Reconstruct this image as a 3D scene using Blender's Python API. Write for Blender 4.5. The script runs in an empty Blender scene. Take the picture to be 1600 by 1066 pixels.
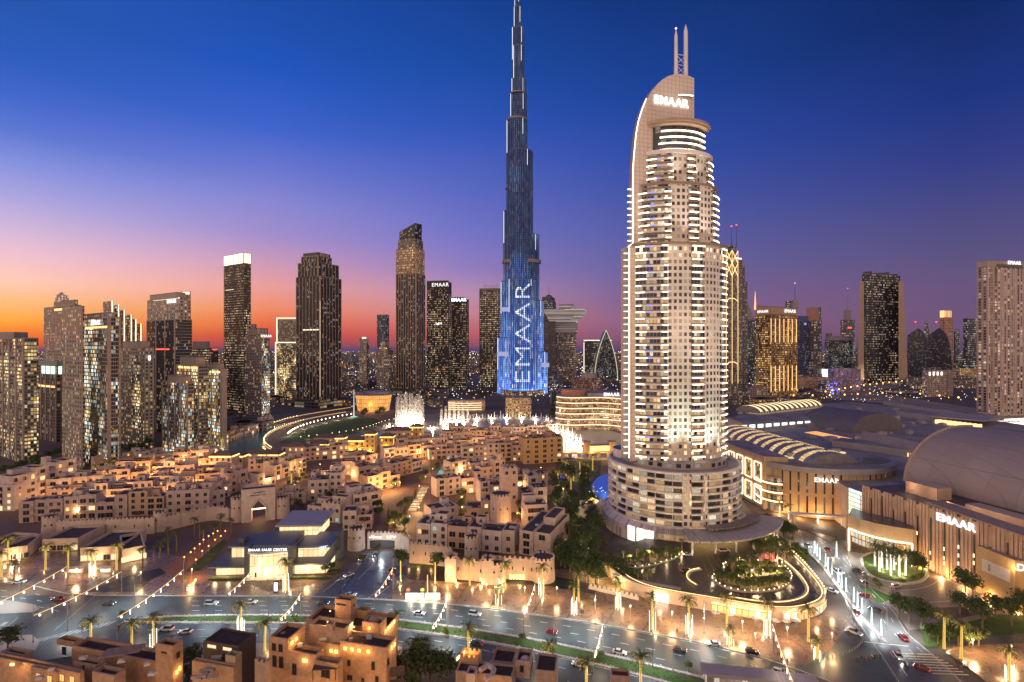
import bpy, math, random
from math import sin, cos, pi, radians, sqrt, atan2, exp
from mathutils import Vector, Matrix
R = random.Random(7)
SC = bpy.context.scene
COL = SC.collection
# ---------------------------------------------------------------- camera
H, F, Y0, CX = 105.0, 800.0, 541.0, 800.0
cam_d = bpy.data.cameras.new('camera'); cam = bpy.data.objects.new('camera', cam_d); COL.objects.link(cam)
cam.location = (0, 0, H); cam.rotation_euler = (radians(90), 0, 0)
cam_d.sensor_width = 36; cam_d.lens = 36 * F / 1600; cam_d.shift_y = (Y0 - 533) / 1600
cam_d.clip_start = 1; cam_d.clip_end = 60000
SC.camera = cam
SC.view_settings.view_transform = 'Standard'; SC.view_settings.look = 'None'
SC.view_settings.exposure = 0.0; SC.view_settings.gamma = 1.0
try:
    SC.cycles.max_bounces = 5; SC.cycles.diffuse_bounces = 2; SC.cycles.glossy_bounces = 3
    SC.cycles.transparent_max_bounces = 12; SC.cycles.sample_clamp_indirect = 4.0; SC.cycles.sample_clamp_direct = 0
    SC.cycles.caustics_reflective = False; SC.cycles.caustics_refractive = False
except Exception: pass

def lin(c):
    if max(c) > 1.01: c = [x / 255 for x in c]
    return tuple(x / 12.92 if x <= .04045 else ((x + .055) / 1.055) ** 2.4 for x in c[:3]) + (1,)

# ---------------------------------------------------------------- node helper
class NT:
    def __init__(s, nt): s.nt = nt
    def n(s, t, ins=None, **kw):
        x = s.nt.nodes.new(t)
        for k, v in kw.items(): setattr(x, k, v)
        for k, v in (ins or {}).items():
            if hasattr(v, 'is_linked'): s.nt.links.new(v, x.inputs[k])
            else: x.inputs[k].default_value = v
        return x
    def m(s, op, a, b=None, c=None, clamp=False):
        d = {0: a}
        if b is not None: d[1] = b
        if c is not None: d[2] = c
        return s.n('ShaderNodeMath', d, operation=op, use_clamp=clamp).outputs[0]
    def mix(s, f, a, b):
        x = s.n('ShaderNodeMix', {0: f, 6: a, 7: b}, data_type='RGBA'); return x.outputs[2]
    def mr(s, v, a, b, c=0.0, d=1.0):
        return s.n('ShaderNodeMapRange', {0: v, 1: a, 2: b, 3: c, 4: d}).outputs[0]
    def noise(s, scale, detail=3.0, vec=None, rough=.5):
        d = {'Scale': scale, 'Detail': detail, 'Roughness': rough}
        if vec is not None: d['Vector'] = vec
        return s.n('ShaderNodeTexNoise', d).outputs[0]

# ---------------------------------------------------------------- world: dusk sky
W = bpy.data.worlds.new("World"); SC.world = W; W.use_nodes = True
W.node_tree.nodes.clear(); w = NT(W.node_tree)
tc = w.n('ShaderNodeTexCoord').outputs['Generated']
sx = w.n('ShaderNodeSeparateXYZ', {0: tc})
X_, Y_, Z_ = sx.outputs
hor = w.m('SQRT', w.m('ADD', w.m('MULTIPLY', X_, X_), w.m('MULTIPLY', Y_, Y_)))
tel = w.m('DIVIDE', Z_, w.m('MAXIMUM', hor, .001))       # tangent of the elevation
az = w.m('ARCTAN2', X_, Y_)                                # 0 towards the tall tower, negative towards the sunset
ST = [(-44.3, 20, [(0,(30,84,176)),(90,(38,92,192)),(150,(62,103,206)),(203,(90,120,213)),(253,(130,145,222)),(304,(168,163,222)),(355,(205,180,215)),(395,(235,190,205)),(440,(254,200,175)),(471,(253,190,120)),(500,(255,168,50)),(517,(245,130,25)),(534,(228,88,34)),(541,(200,80,50)),(546,(95,68,100))]),
      (-25.4, 420, [(0,(20,75,170)),(105,(25,85,190)),(200,(60,100,205)),(263,(105,120,210)),(315,(135,135,210)),(368,(160,140,200)),(410,(200,150,180)),(447,(230,155,150)),(483,(240,138,95)),(504,(235,108,58)),(525,(205,72,52)),(541,(150,66,72)),(546,(88,66,105))]),
      (-5.1, 728, [(0,(14,64,148)),(105,(20,75,165)),(200,(45,85,185)),(300,(90,105,195)),(368,(115,115,195)),(420,(142,122,186)),(460,(182,138,168)),(490,(198,128,140)),(520,(188,92,95)),(540,(140,75,90)),(546,(80,64,105))]),
      (12., 970, [(0,(9,52,125)),(150,(22,68,156)),(250,(50,80,172)),(350,(83,93,168)),(420,(105,98,158)),(470,(128,98,142)),(500,(148,98,130)),(530,(130,80,110)),(545,(90,65,100))]),
      (41., 1500, [(0,(2,38,100)),(150,(20,50,130)),(250,(45,60,135)),(385,(82,77,124)),(450,(100,80,120)),(520,(105,78,112)),(545,(80,62,95))])]
prev = None
for a, px, stops in ST:
    cr = w.nt.nodes.new('ShaderNodeValToRGB'); cr.color_ramp.interpolation = 'B_SPLINE' if False else 'LINEAR'
    k = cos(atan2(px - CX, F))
    ts = sorted(((Y0 - r) / F * k, c) for r, c in stops)
    ts = [(max(0, min(1, (t + .02) / .72)), c) for t, c in ts]
    e = cr.color_ramp.elements
    e[0].position = ts[0][0]; e[0].color = lin(ts[0][1]); e[1].position = ts[-1][0]; e[1].color = lin(ts[-1][1])
    for t, c in ts[1:-1]:
        q = e.new(t); q.color = lin(c)
    w.nt.links.new(w.m('DIVIDE', w.m('ADD', tel, .02), .72, clamp=True), cr.inputs[0])
    if prev is None: col = cr.outputs[0]
    else:
        col = w.mix(w.mr(az, radians(prev), radians(a)), col, cr.outputs[0])
    prev = a
# the sky behind the camera: warm pink band added as fill for camera-facing walls
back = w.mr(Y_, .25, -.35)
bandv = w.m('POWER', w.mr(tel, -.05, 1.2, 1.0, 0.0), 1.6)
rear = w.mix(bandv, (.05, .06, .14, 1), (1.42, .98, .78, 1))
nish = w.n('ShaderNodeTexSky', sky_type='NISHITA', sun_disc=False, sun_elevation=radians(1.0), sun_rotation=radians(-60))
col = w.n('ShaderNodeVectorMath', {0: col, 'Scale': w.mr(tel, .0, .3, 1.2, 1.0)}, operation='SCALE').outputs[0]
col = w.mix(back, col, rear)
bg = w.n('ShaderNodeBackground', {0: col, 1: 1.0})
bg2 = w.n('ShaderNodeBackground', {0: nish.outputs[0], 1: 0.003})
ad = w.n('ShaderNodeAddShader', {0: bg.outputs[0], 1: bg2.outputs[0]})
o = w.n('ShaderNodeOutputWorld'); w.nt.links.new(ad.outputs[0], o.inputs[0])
# added fill from behind the camera: one very soft low sun
sd = bpy.data.lights.new('sun', 'SUN'); sd.energy = .45; sd.angle = radians(50); sd.color = (1, .70, .46)
so = bpy.data.objects.new('sun', sd); COL.objects.link(so)
so.rotation_euler = Vector((-.55, -.72, .42)).to_track_quat('Z', 'Y').to_euler()

# ---------------------------------------------------------------- placement helpers
def zat(py, Y): return H - (py - Y0) * Y / F
def G(px, py, z=0.0):
    Y = (H - z) * F / (py - Y0); return ((px - CX) / F * Y, Y)
def D(px, Y): return ((px - CX) / F * Y, Y)

# ---------------------------------------------------------------- materials
MC = {}
def mat(name, col, rough=.7, metal=0.0, emit=None, es=0.0, noise=0.12, nscale=.15, sample=False, alpha=None):
    key = ('m', name)
    if key in MC: return MC[key]
    m = bpy.data.materials.new(name); m.use_nodes = True; t = NT(m.node_tree); b = m.node_tree.nodes['Principled BSDF']
    c = col if len(col) == 4 else tuple(col) + (1,)
    if noise and not emit:
        pos = t.n('ShaderNodeNewGeometry').outputs['Position']
        f = t.mr(t.noise(nscale, 4.0, pos, .6), .3, .7, 1 - noise, 1 + noise)
        f2 = t.mr(t.noise(nscale * 14, 2.0, pos), .3, .7, 1 - noise * .6, 1 + noise * .6)
        v = t.n('ShaderNodeVectorMath', {0: c[:3], 'Scale': t.m('MULTIPLY', f, f2)}, operation='SCALE')
        m.node_tree.links.new(v.outputs[0], b.inputs['Base Color'])
    else: b.inputs['Base Color'].default_value = c
    b.inputs['Roughness'].default_value = rough; b.inputs['Metallic'].default_value = metal
    if emit:
        b.inputs['Emission Color'].default_value = tuple(emit[:3]) + (1,); b.inputs['Emission Strength'].default_value = es
        if not sample: m.cycles.emission_sampling = 'NONE'
    if alpha is not None: b.inputs['Alpha'].default_value = alpha
    MC[key] = m; return m

WARM = (1, .62, .28); COOL = (.75, .9, 1.0); GOLD = (1, .48, .12); WHT = (1, .86, .7)
def facade(name, wall, glass=(.03,.04,.05), cw=3., ch=3.5, fw=.6, fh=.55, lit=.25, c1=WARM, c2=WHT, es=2.2, rough=.65, grough=.12, cluster=.5,
           slab=None, rib=None, ribcol=None, gvar=1.0, uni=False):
    """window grid on a wall: a pane in every cell, some of them lit from inside"""
    key = ('f', name)
    if key in MC: return MC[key]
    m = bpy.data.materials.new(name); m.use_nodes = True; t = NT(m.node_tree); b = m.node_tree.nodes['Principled BSDF']
    uv = t.n('ShaderNodeUVMap').outputs[0]; s = t.n('ShaderNodeSeparateXYZ', {0: uv})
    u = t.m('DIVIDE', s.outputs[0], cw); v = t.m('DIVIDE', s.outputs[1], ch)
    fu = t.m('FRACT', u); fv = t.m('FRACT', v); cu = t.m('FLOOR', u); cv = t.m('FLOOR', v)
    mu = t.m('LESS_THAN', t.m('ABSOLUTE', t.m('SUBTRACT', fu, .5)), fw / 2)
    mv = t.m('LESS_THAN', t.m('ABSOLUTE', t.m('SUBTRACT', fv, .5)), fh / 2)
    win = t.m('MULTIPLY', mu, mv)
    rnd = t.n('ShaderNodeObjectInfo').outputs['Random']
    cell = t.n('ShaderNodeCombineXYZ', {0: cu, 1: cv, 2: t.m('MULTIPLY', rnd, 37.0)}).outputs[0]
    wn = t.n('ShaderNodeTexWhiteNoise', {'Vector': cell}, noise_dimensions='3D')
    cl = t.noise(.11, 2.0, cell)
    thr = t.m('MULTIPLY', t.mr(cl, .35, .65, 1 - cluster, 1 + cluster), lit)
    on = t.m('LESS_THAN', wn.outputs[0], thr)
    s3 = t.n('ShaderNodeSeparateColor', {0: wn.outputs[1]})
    amp = t.m('MULTIPLY', t.m('POWER', s3.outputs[0], 2.2), es)
    # furniture, curtains: streaky variation inside a lit window
    inner = t.mr(t.noise(2.3, 2.0, uv), .35, .65, .35, 1.3)
    amp = t.m('MULTIPLY', t.m('ADD', amp, es * .12), inner)
    if uni: amp = t.m('MULTIPLY', t.mr(s3.outputs[0], 0, 1, .7, 1.1), es)
    es_ = t.m('MULTIPLY', t.m('MULTIPLY', on, win), amp)
    ecol = t.mix(t.m('GREATER_THAN', s3.outputs[1], .55), tuple(c1) + (1,), tuple(c2) + (1,))
    pos = t.n('ShaderNodeNewGeometry').outputs['Position']
    gv = t.mr(s3.outputs[2], 0, 1, 1-.4*gvar, 1+.5*gvar)
    gl = t.n('ShaderNodeVectorMath', {0: tuple(glass[:3]), 'Scale': gv}, operation='SCALE').outputs[0]
    wf = t.mr(t.noise(.05, 4.0, pos, .65), .3, .7, .85, 1.12)
    wl = t.n('ShaderNodeVectorMath', {0: tuple(wall[:3]), 'Scale': wf}, operation='SCALE').outputs[0]
    if slab:   # pale slab edge under every storey
        wl = t.mix(t.m('LESS_THAN', fv, slab[0]), wl, tuple(slab[1]) + (1,))
    if rib:
        fr = t.m('LESS_THAN', t.m('FRACT', t.m('DIVIDE', s.outputs[0], rib[0])), rib[1])
        win = t.m('MULTIPLY', win, t.m('SUBTRACT', 1., fr)); es_ = t.m('MULTIPLY', es_, t.m('SUBTRACT', 1., fr))
        wl = t.mix(fr, wl, tuple(ribcol or wall) + (1,))
    base = t.mix(win, wl, gl)
    L = m.node_tree.links
    L.new(base, b.inputs['Base Color'])
    L.new(t.mr(win, 0, 1, rough, grough), b.inputs['Roughness'])
    L.new(ecol, b.inputs['Emission Color']); L.new(es_, b.inputs['Emission Strength'])
    bp = t.n('ShaderNodeBump', {'Strength': .6, 'Distance': .25, 'Height': t.m('SUBTRACT', 1., win)})
    L.new(bp.outputs[0], b.inputs['Normal'])
    m.cycles.emission_sampling = 'NONE'
    MC[key] = m; return m

def glow(name, col, es, sample=False):
    es = es if es < 1.5 else 1.5*(es/1.5)**(.62 if sample else .42)
    return mat(name, (.1, .1, .1), .6, emit=col, es=es, noise=0, sample=sample)

# ---------------------------------------------------------------- mesh builder
class MB:
    def __init__(s): s.v = []; s.f = []; s.m = []; s.uv = []
    def face(s, pts, m=0, uv=None):
        i = len(s.v); s.v += [tuple(p) for p in pts]; s.f.append(tuple(range(i, i + len(pts)))); s.m.append(m)
        s.uv += (uv if uv else [(p[0], p[1]) for p in pts])
    def wall(s, a, b, z0, z1, m=0, u0=0.0):
        L = sqrt((a[0]-b[0])**2 + (a[1]-b[1])**2)
        s.face([(a[0],a[1],z0),(b[0],b[1],z0),(b[0],b[1],z1),(a[0],a[1],z1)], m, [(u0,z0),(u0+L,z0),(u0+L,z1),(u0,z1)])
        return u0 + L
    def prism(s, poly, z0, z1, m=0, mt=None, bottom=False, top=True, poly1=None, close=True):
        mt = m if mt is None else mt; u = 0; n = len(poly); q = poly1 or poly
        for i in range(n if close else n - 1):
            a, b, c, d = poly[i], poly[(i+1) % n], q[(i+1) % n], q[i]
            L = sqrt((a[0]-b[0])**2 + (a[1]-b[1])**2)
            s.face([(a[0],a[1],z0),(b[0],b[1],z0),(c[0],c[1],z1),(d[0],d[1],z1)], m, [(u,z0),(u+L,z0),(u+L,z1),(u,z1)]); u += L
        if top: s.face([(p[0],p[1],z1) for p in q], mt)
        if bottom: s.face([(p[0],p[1],z0) for p in reversed(poly)], mt)
    def box(s, cx, cy, z0, w, d, h, yaw=0.0, m=0, mt=None, bottom=True):
        c, q = cos(yaw), sin(yaw)
        P = [(cx + c*x - q*y, cy + q*x + c*y) for x, y in ((-w/2,-d/2),(w/2,-d/2),(w/2,d/2),(-w/2,d/2))]
        s.prism(P, z0, z0 + h, m, mt, bottom)
    def bar(s, a, b, r, m=0, n=5, r2=None):
        a = Vector(a); b = Vector(b); d = b - a
        if d.length < 1e-6: return
        d.normalize(); x = d.orthogonal().normalized(); y = d.cross(x); r2 = r if r2 is None else r2
        A = [a + (x*cos(2*pi*i/n) + y*sin(2*pi*i/n))*r for i in range(n)]; B = [b + (x*cos(2*pi*i/n) + y*sin(2*pi*i/n))*r2 for i in range(n)]
        for i in range(n): s.face([A[i], A[(i+1)%n], B[(i+1)%n], B[i]], m)
        s.face(B, m); s.face(A[::-1], m)
    def path(s, pts, r, m=0, n=4):
        for a, b in zip(pts, pts[1:]): s.bar(a, b, r, m, n)
    def strip(s, pts, w, z, m=0, h=0):
        """flat ribbon (road, marking, kerb) along 2-D points; h > 0 makes it a raised kerb"""
        n = len(pts); Lp = []; Rp = []
        for i in range(n):
            a = pts[max(0,i-1)]; b = pts[min(n-1,i+1)]; dx, dy = b[0]-a[0], b[1]-a[1]; l = sqrt(dx*dx+dy*dy) or 1
            nx, ny = -dy/l, dx/l; Lp.append((pts[i][0]+nx*w/2, pts[i][1]+ny*w/2)); Rp.append((pts[i][0]-nx*w/2, pts[i][1]-ny*w/2))
        for i in range(n-1):
            if h: s.prism([Rp[i], Rp[i+1], Lp[i+1], Lp[i]], z, z+h, m)
            else: s.face([(*Rp[i],z),(*Rp[i+1],z),(*Lp[i+1],z),(*Lp[i],z)], m)
    def sphere(s, c, r, m=0, nu=8, nv=5, half=False, sz=1.0):
        for j in range(nv):
            a0 = (0 if half else -pi/2) + (pi/2 if half else pi)*j/nv; a1 = (0 if half else -pi/2) + (pi/2 if half else pi)*(j+1)/nv
            for i in range(nu):
                b0, b1 = 2*pi*i/nu, 2*pi*(i+1)/nu
                P = [(c[0]+r*cos(a)*cos(b), c[1]+r*cos(a)*sin(b), c[2]+r*sz*sin(a)) for a, b in ((a0,b0),(a0,b1),(a1,b1),(a1,b0))]
                s.face(P, m)
    def build(s, name, mats, parent=None, loc=None, yaw=0.0, smooth=False):
        me = bpy.data.meshes.new(name); me.from_pydata(s.v, [], s.f)
        mats = mats if isinstance(mats, (list, tuple)) else [mats]
        for x in mats: me.materials.append(x)
        me.polygons.foreach_set('material_index', [min(x, len(mats)-1) for x in s.m])
        ul = me.uv_layers.new(name='UVMap'); ul.data.foreach_set('uv', [c for p in s.uv for c in p])
        if smooth: me.polygons.foreach_set('use_smooth', [True]*len(s.f))
        me.validate(); me.update()
        o = bpy.data.objects.new(name, me); COL.objects.link(o)
        if parent is not None: o.parent = parent
        if loc is not None: o.location = loc
        if yaw: o.rotation_euler = (0, 0, yaw)
        return o

def tag(o, label, cat, group=None, kind=None):
    if label: o['label'] = label
    if cat: o['category'] = cat
    if group: o['group'] = group
    if kind: o['kind'] = kind
    return o
def thing(name, label, cat, loc=(0,0,0), yaw=0.0, group=None):
    o = bpy.data.objects.new(name, None); COL.objects.link(o); o.location = loc; o.rotation_euler = (0,0,yaw); o.empty_display_size = .1
    return tag(o, label, cat, group)
def struct(name, mb, mats, **k):
    o = mb.build(name, mats, **k); o['kind'] = 'structure'; return o
def kids(o): return KIDS.get(o.name, [])
def copy_tree(o, parent=None):
    c = o.copy(); COL.objects.link(c)
    if parent is not None: c.parent = parent
    for ch in list(o.children): copy_tree(ch, c)
    return c
def lamp(kind, name, loc, energy, color, parent=None, radius=.3, **k):
    l = bpy.data.lights.new(name, kind); l.energy = energy; l.color = color
    if kind in ('POINT', 'SPOT'): l.shadow_soft_size = radius
    for a, b in k.items(): setattr(l, a, b)
    o = bpy.data.objects.new(name, l); COL.objects.link(o); o.location = loc
    if parent is not None: o.parent = parent
    return o
def letters(txt, size, m, parent=None, loc=(0,0,0), yaw=0.0, name='lettering', depth=.15, rot=None, align='CENTER', bold=0.0):
    c = bpy.data.curves.new(name, 'FONT'); c.body = txt; c.size = size; c.extrude = depth; c.align_x = align; c.align_y = 'CENTER'; c.offset = bold; c.space_character = 1.12
    t0 = bpy.data.objects.new(name, c); COL.objects.link(t0); me = bpy.data.meshes.new_from_object(t0.evaluated_get(bpy.context.evaluated_depsgraph_get()))
    bpy.data.objects.remove(t0); bpy.data.curves.remove(c); me.materials.clear(); me.materials.append(m); o = bpy.data.objects.new(name, me); COL.objects.link(o)
    if parent is not None: o.parent = parent
    o.location = loc; o.rotation_euler = rot or (pi/2, 0, yaw)
    return o
def strokes(parent, w, h, m, loc, yaw=0.0, n=9, name='sign_strokes', seed=1):
    """writing too far off to read: a row of short uneven strokes"""
    rg = random.Random(seed); mb = MB(); x = -w/2
    for k in range(n):
        sw = w/n*rg.uniform(.45,.95); sh = h*rg.uniform(.45,1); mb.box(x+w/n/2, 0, rg.choice((0, h-sh)), sw, .12, sh); x += w/n
    return mb.build(name, m, parent, loc, yaw)
def rel(poly, c): return [(p[0]-c[0], p[1]-c[1]) for p in poly]
def ellipse(cx, cy, rx, ry, n=32, a0=0.0, a1=2*pi, yaw=0.0):
    full = abs(a1-a0-2*pi) < 1e-6
    out = []
    for i in range(n if full else n+1):
        a = a0 + (a1-a0)*i/n; x, y = rx*cos(a), ry*sin(a)
        out.append((cx + x*cos(yaw) - y*sin(yaw), cy + x*sin(yaw) + y*cos(yaw)))
    return out
def lerp(a, b, t): return tuple(a[i] + (b[i]-a[i])*t for i in range(len(a)))
ORD = 'first second third fourth fifth sixth seventh eighth ninth tenth eleventh twelfth thirteenth fourteenth fifteenth sixteenth seventeenth eighteenth nineteenth twentieth'.split()
ORD += ['twenty-' + x for x in ORD[:9]] + ['thirtieth'] + ['thirty-' + x for x in ORD[:9]] + ['fortieth']
# ================================================================ ground, roads, water
def mat_paving(name, c1, c2, rough, scale=.35, warm=0):
    m = bpy.data.materials.new(name); m.use_nodes = True; t = NT(m.node_tree); b = m.node_tree.nodes['Principled BSDF']
    pos = t.n('ShaderNodeNewGeometry').outputs['Position']
    br = t.n('ShaderNodeTexBrick', {'Vector': pos, 'Color1': tuple(c1)+(1,), 'Color2': tuple(c2)+(1,), 'Mortar': (c1[0]*.5, c1[1]*.5, c1[2]*.5, 1), 'Scale': scale, 'Mortar Size': .012})
    f = t.mr(t.noise(.03, 4.0, pos, .55), .3, .7, .86, 1.1); f2 = t.mr(t.noise(1.2, 3.0, pos), .3, .7, .88, 1.1)
    v = t.n('ShaderNodeVectorMath', {0: br.outputs[0], 'Scale': t.m('MULTIPLY', f, f2)}, operation='SCALE')
    m.node_tree.links.new(v.outputs[0], b.inputs['Base Color'])
    m.node_tree.links.new(t.mr(t.noise(.25, 4.0, pos, .7), .35, .65, rough*.92, rough*1.1), b.inputs['Roughness'])
    return m
def mat_asphalt(name, c, rough=.45):
    m = bpy.data.materials.new(name); m.use_nodes = True; t = NT(m.node_tree); b = m.node_tree.nodes['Principled BSDF']
    pos = t.n('ShaderNodeNewGeometry').outputs['Position']
    f = t.mr(t.noise(.05, 5.0, pos, .7), .3, .7, .7, 1.25); f2 = t.mr(t.noise(3.0, 3.0, pos), .3, .7, .85, 1.15)
    v = t.n('ShaderNodeVectorMath', {0: tuple(c), 'Scale': t.m('MULTIPLY', f, f2)}, operation='SCALE')
    m.node_tree.links.new(v.outputs[0], b.inputs['Base Color'])
    m.node_tree.links.new(t.mr(t.noise(.12, 4.0, pos, .7), .35, .65, rough*.75, rough*1.3), b.inputs['Roughness'])
    return m
ASPH = mat_asphalt('asphalt', (.062,.076,.08), .42); ASPHD = mat_asphalt('asphalt_dark', (.028,.026,.026), .42)
PAVE = mat_paving('plaza_paving', (.25,.17,.118), (.22,.15,.105), .28, .55); PAVEP = mat_paving('pale_paving', (.36,.29,.24), (.32,.26,.22), .5, .5)
SAND = mat('city_ground', (.11,.085,.07), .9, nscale=.01, noise=.4); LANE = mat('lane_paint', (.75,.75,.72), .6, noise=.15, nscale=1.0); KERB = mat('kerb_stone', (.48,.44,.40), .8, nscale=2.0, noise=.3)
GRASSM = mat('lawn_grass', (.055,.105,.018), .95, noise=.35, nscale=.3); HEDGE = mat('hedge_leaf', (.045,.08,.025), .9, noise=.4, nscale=1.5); SOIL = mat('garden_soil', (.09,.07,.045), .9, noise=.3, nscale=.4)
def water(name, c, rough, bump=.25, scale=.25):
    m = bpy.data.materials.new(name); m.use_nodes = True; t = NT(m.node_tree); b = m.node_tree.nodes['Principled BSDF']
    b.inputs['Base Color'].default_value = tuple(c)+(1,); b.inputs['Roughness'].default_value = rough; b.inputs['IOR'].default_value = 1.33; b.inputs['Specular IOR Level'].default_value = .8
    pos = t.n('ShaderNodeNewGeometry').outputs['Position']
    bp = t.n('ShaderNodeBump', {'Strength': bump, 'Distance': .5, 'Height': t.noise(scale, 4.0, pos)}); m.node_tree.links.new(bp.outputs[0], b.inputs['Normal']); return m
LAKE = water('lagoon_water', (.035,.20,.22), .25); SEAM = water('sea_water', (.05,.05,.12), .35, .1, .01)
POOL = glow('pool_glow', (.02,.35,.38), .55)
def sheet(name, pxs, m, z=0.0, world=False, kind='structure', flip=False):
    P = pxs if world else [G(x, y) for x, y in pxs]
    a = sum(P[i][0]*P[(i+1)%len(P)][1]-P[(i+1)%len(P)][0]*P[i][1] for i in range(len(P)))
    if a < 0: P = P[::-1]
    from mathutils.geometry import tessellate_polygon
    tri = tessellate_polygon([[Vector((p[0],p[1],0)) for p in P]])
    mb = MB()
    for t in tri:
        q = [P[i] for i in t]; ar = (q[1][0]-q[0][0])*(q[2][1]-q[0][1])-(q[2][0]-q[0][0])*(q[1][1]-q[0][1])
        if ar < 0: q = q[::-1]
        mb.face([(x, y, z) for x, y in q])
    o = mb.build(name, m); o['kind'] = kind; return o
def resample(P, step):
    out = [P[0]]; acc = 0
    for a, b in zip(P, P[1:]):
        L = sqrt((a[0]-b[0])**2+(a[1]-b[1])**2); d = step - acc
        while d <= L: out.append(lerp(a, b, d/L)); d += step
        acc = L - (d - step)
    return out
def smooth(P, n=2):
    for _ in range(n):
        Q = [P[0]]
        for a, b in zip(P, P[1:]): Q += [lerp(a,b,.25), lerp(a,b,.75)]
        P = Q + [P[-1]]
    return P
def interp_edge(E, x):
    for a, b in zip(E, E[1:]):
        if a[0] <= x <= b[0]: return a[1]+(b[1]-a[1])*(x-a[0])/(b[0]-a[0])
    return E[-1][1] if x > E[-1][0] else E[0][1]
sheet('ground', [(-8000,-300),(8000,-300),(8000,12000),(-8000,12000)], SAND, -.25, True)
sheet('sea', [(-8000,7600),(2500,9200),(7900,10500),(7900,11950),(-8000,11950)], SEAM, .5, True)
# broad paved district, plaza and boulevard
sheet('old_town_paving', [(-500,1000),(-500,690),(250,655),(600,640),(980,640),(1010,760),(940,860),(1000,930),(600,930),(0,930)], mat_paving('town_paving',(.20,.13,.085),(.17,.11,.075),.7,.6), -.05)
FAR_E = [(-700,905),(-100,908),(0,911),(50,915),(80,922),(115,930),(250,931),(370,931),(480,932),(590,936),(700,943),(800,955),(900,969),(1000,986),(1100,1005),(1200,1030),(1290,1062),(1400,1105),(1600,1210)]
MED_T = [(205,967),(300,962),(450,961),(600,966),(700,978),(800,993),(900,1012),(1000,1035),(1100,1059),(1200,1090),(1400,1160)]
MED_B = [(195,972),(300,973),(450,973),(600,980),(700,993),(800,1010),(900,1030),(1000,1055),(1100,1083),(1200,1115),(1400,1190)]
NEAR_E = [(-700,1190),(-100,1090),(0,1052),(60,1034),(150,1018),(300,1008),(450,1004),(600,1008),(700,1030),(800,1060),(900,1092),(1100,1150),(1400,1270)]
sheet('plaza', [(-700,905),(-300,850),(0,838),(190,850),(280,870),(420,925),(540,905),(560,880),(640,885),(900,890),(1000,915),(1290,990),(1330,1000),(1400,1105),(1290,1062),(1200,1030),(1100,1005),(1000,986),(900,969),(800,955),(700,943),(590,936),(480,932),(370,931),(250,931),(115,930),(80,922),(50,915),(0,911),(-100,908)], PAVE, .0)
sheet('boulevard', FAR_E + NEAR_E[::-1], ASPH, -.06)
def ledge(E, w, h, name, m, z=-.06):
    P = smooth([G(x,y) for x,y in E], 1); mb = MB(); mb.strip(P, w, z, 0, h); return struct(name, mb, m)
ledge(FAR_E[3:-1], .5, .2, 'kerb', KERB)
mT = [(x,y) for x,y in MED_T]; mB = [(x,y) for x,y in MED_B]
sheet('median_strip', mT + mB[::-1], SOIL, .02)
i1 = [lerp(a,b,.22) for a,b in zip(mT,mB)]; i2 = [lerp(a,b,.8) for a,b in zip(mT,mB)]
g = sheet('median_grass', i1 + i2[::-1], GRASSM, .10, kind='stuff'); tag(g, 'mown green grass strip along the boulevard median', None)
ledge(MED_T, 1.0, .28, 'stone_kerb', KERB); ledge(MED_B, 1.0, .28, 'stone_kerb', KERB)
# white cobbles scattered on the kerbs of the median
mb = MB()
for E in (MED_T, MED_B):
    for p in resample(smooth([G(x,y) for x,y in E],1), .9):
        for _ in range(2):
            r = R.uniform(.16,.38); x = p[0]+R.uniform(-.7,.7); y = p[1]+R.uniform(-.7,.7); mb.prism(ellipse(x,y,r,r*.8,5,yaw=R.random()*3), .1, .22+r*.8, 0, poly1=ellipse(x,y,r*.5,r*.4,5))
o = mb.build('kerb_cobbles', mat('cobble',(.6,.57,.54),.8,nscale=3)); tag(o,'pale cobbles heaped along the median kerbs',None,kind='stuff')
def lanes(E1, E2, fr, name, solid=(), x0=-100, x1=1400):
    xs = [x0 + (x1-x0)*i/80 for i in range(81)]; mb = MB()
    for f in fr:
        P = [G(x, interp_edge(E1,x)+(interp_edge(E2,x)-interp_edge(E1,x))*f) for x in xs]; S = resample(P, 1.0)
        for i in range(0, len(S)-4, 9): mb.strip(S[i:i+4], .22, -.045)
    for f in solid:
        P = [G(x, interp_edge(E1,x)+(interp_edge(E2,x)-interp_edge(E1,x))*f) for x in xs]; mb.strip(resample(P, 3.0), .16, -.045)
    return struct(name, mb, LANE)
lanes(FAR_E, MED_T, (.26,.5,.74), 'road_lane_markings', (.04,.96), 300, 1290); lanes(MED_B, NEAR_E, (.3,.62), 'road_lane_markings', (.05,), 230, 1000)
lanes(FAR_E, [(x,y+38) for x,y in FAR_E], (.3,.55,.8), 'road_lane_markings', (), -60, 110)
# left junction: island, crossing and stop lines
mb = MB()
P0, P1 = G(0,1012), G(185,968)
for i in range(15):
    a = lerp(P0,P1,i/15); b = lerp(P0,P1,(i+.5)/15); mb.face([(a[0],a[1]-3.6,-.04),(b[0],b[1]-3.6,-.04),(b[0]+1.2,b[1]+.6,-.04),(a[0]+1.2,a[1]+.6,-.04)])
mb.strip([G(0,988),G(28,965)], .3, -.04); mb.strip([G(85,985),G(150,930)],.3,-.04); mb.strip([G(2,978),G(10,972)],1.5,-.04)
struct('crossing_markings', mb, mat('crossing_paint',(.32,.33,.33),.6))
sheet('traffic_island', [(-60,938),(5,937),(55,945),(62,952),(52,957),(-60,962)], PAVEP, .08)
sheet('corner_pavement', [(-500,1060),(-200,1010),(0,993),(50,992),(62,1002),(55,1018),(0,1032),(-100,1070),(-500,1160)], PAVEP, .04)
sheet('near_pavement', [(300,1008),(450,1004),(600,1008),(640,1012),(660,1040),(640,1066),(600,1120),(200,1120),(180,1040)], PAVEP, .04)
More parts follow.
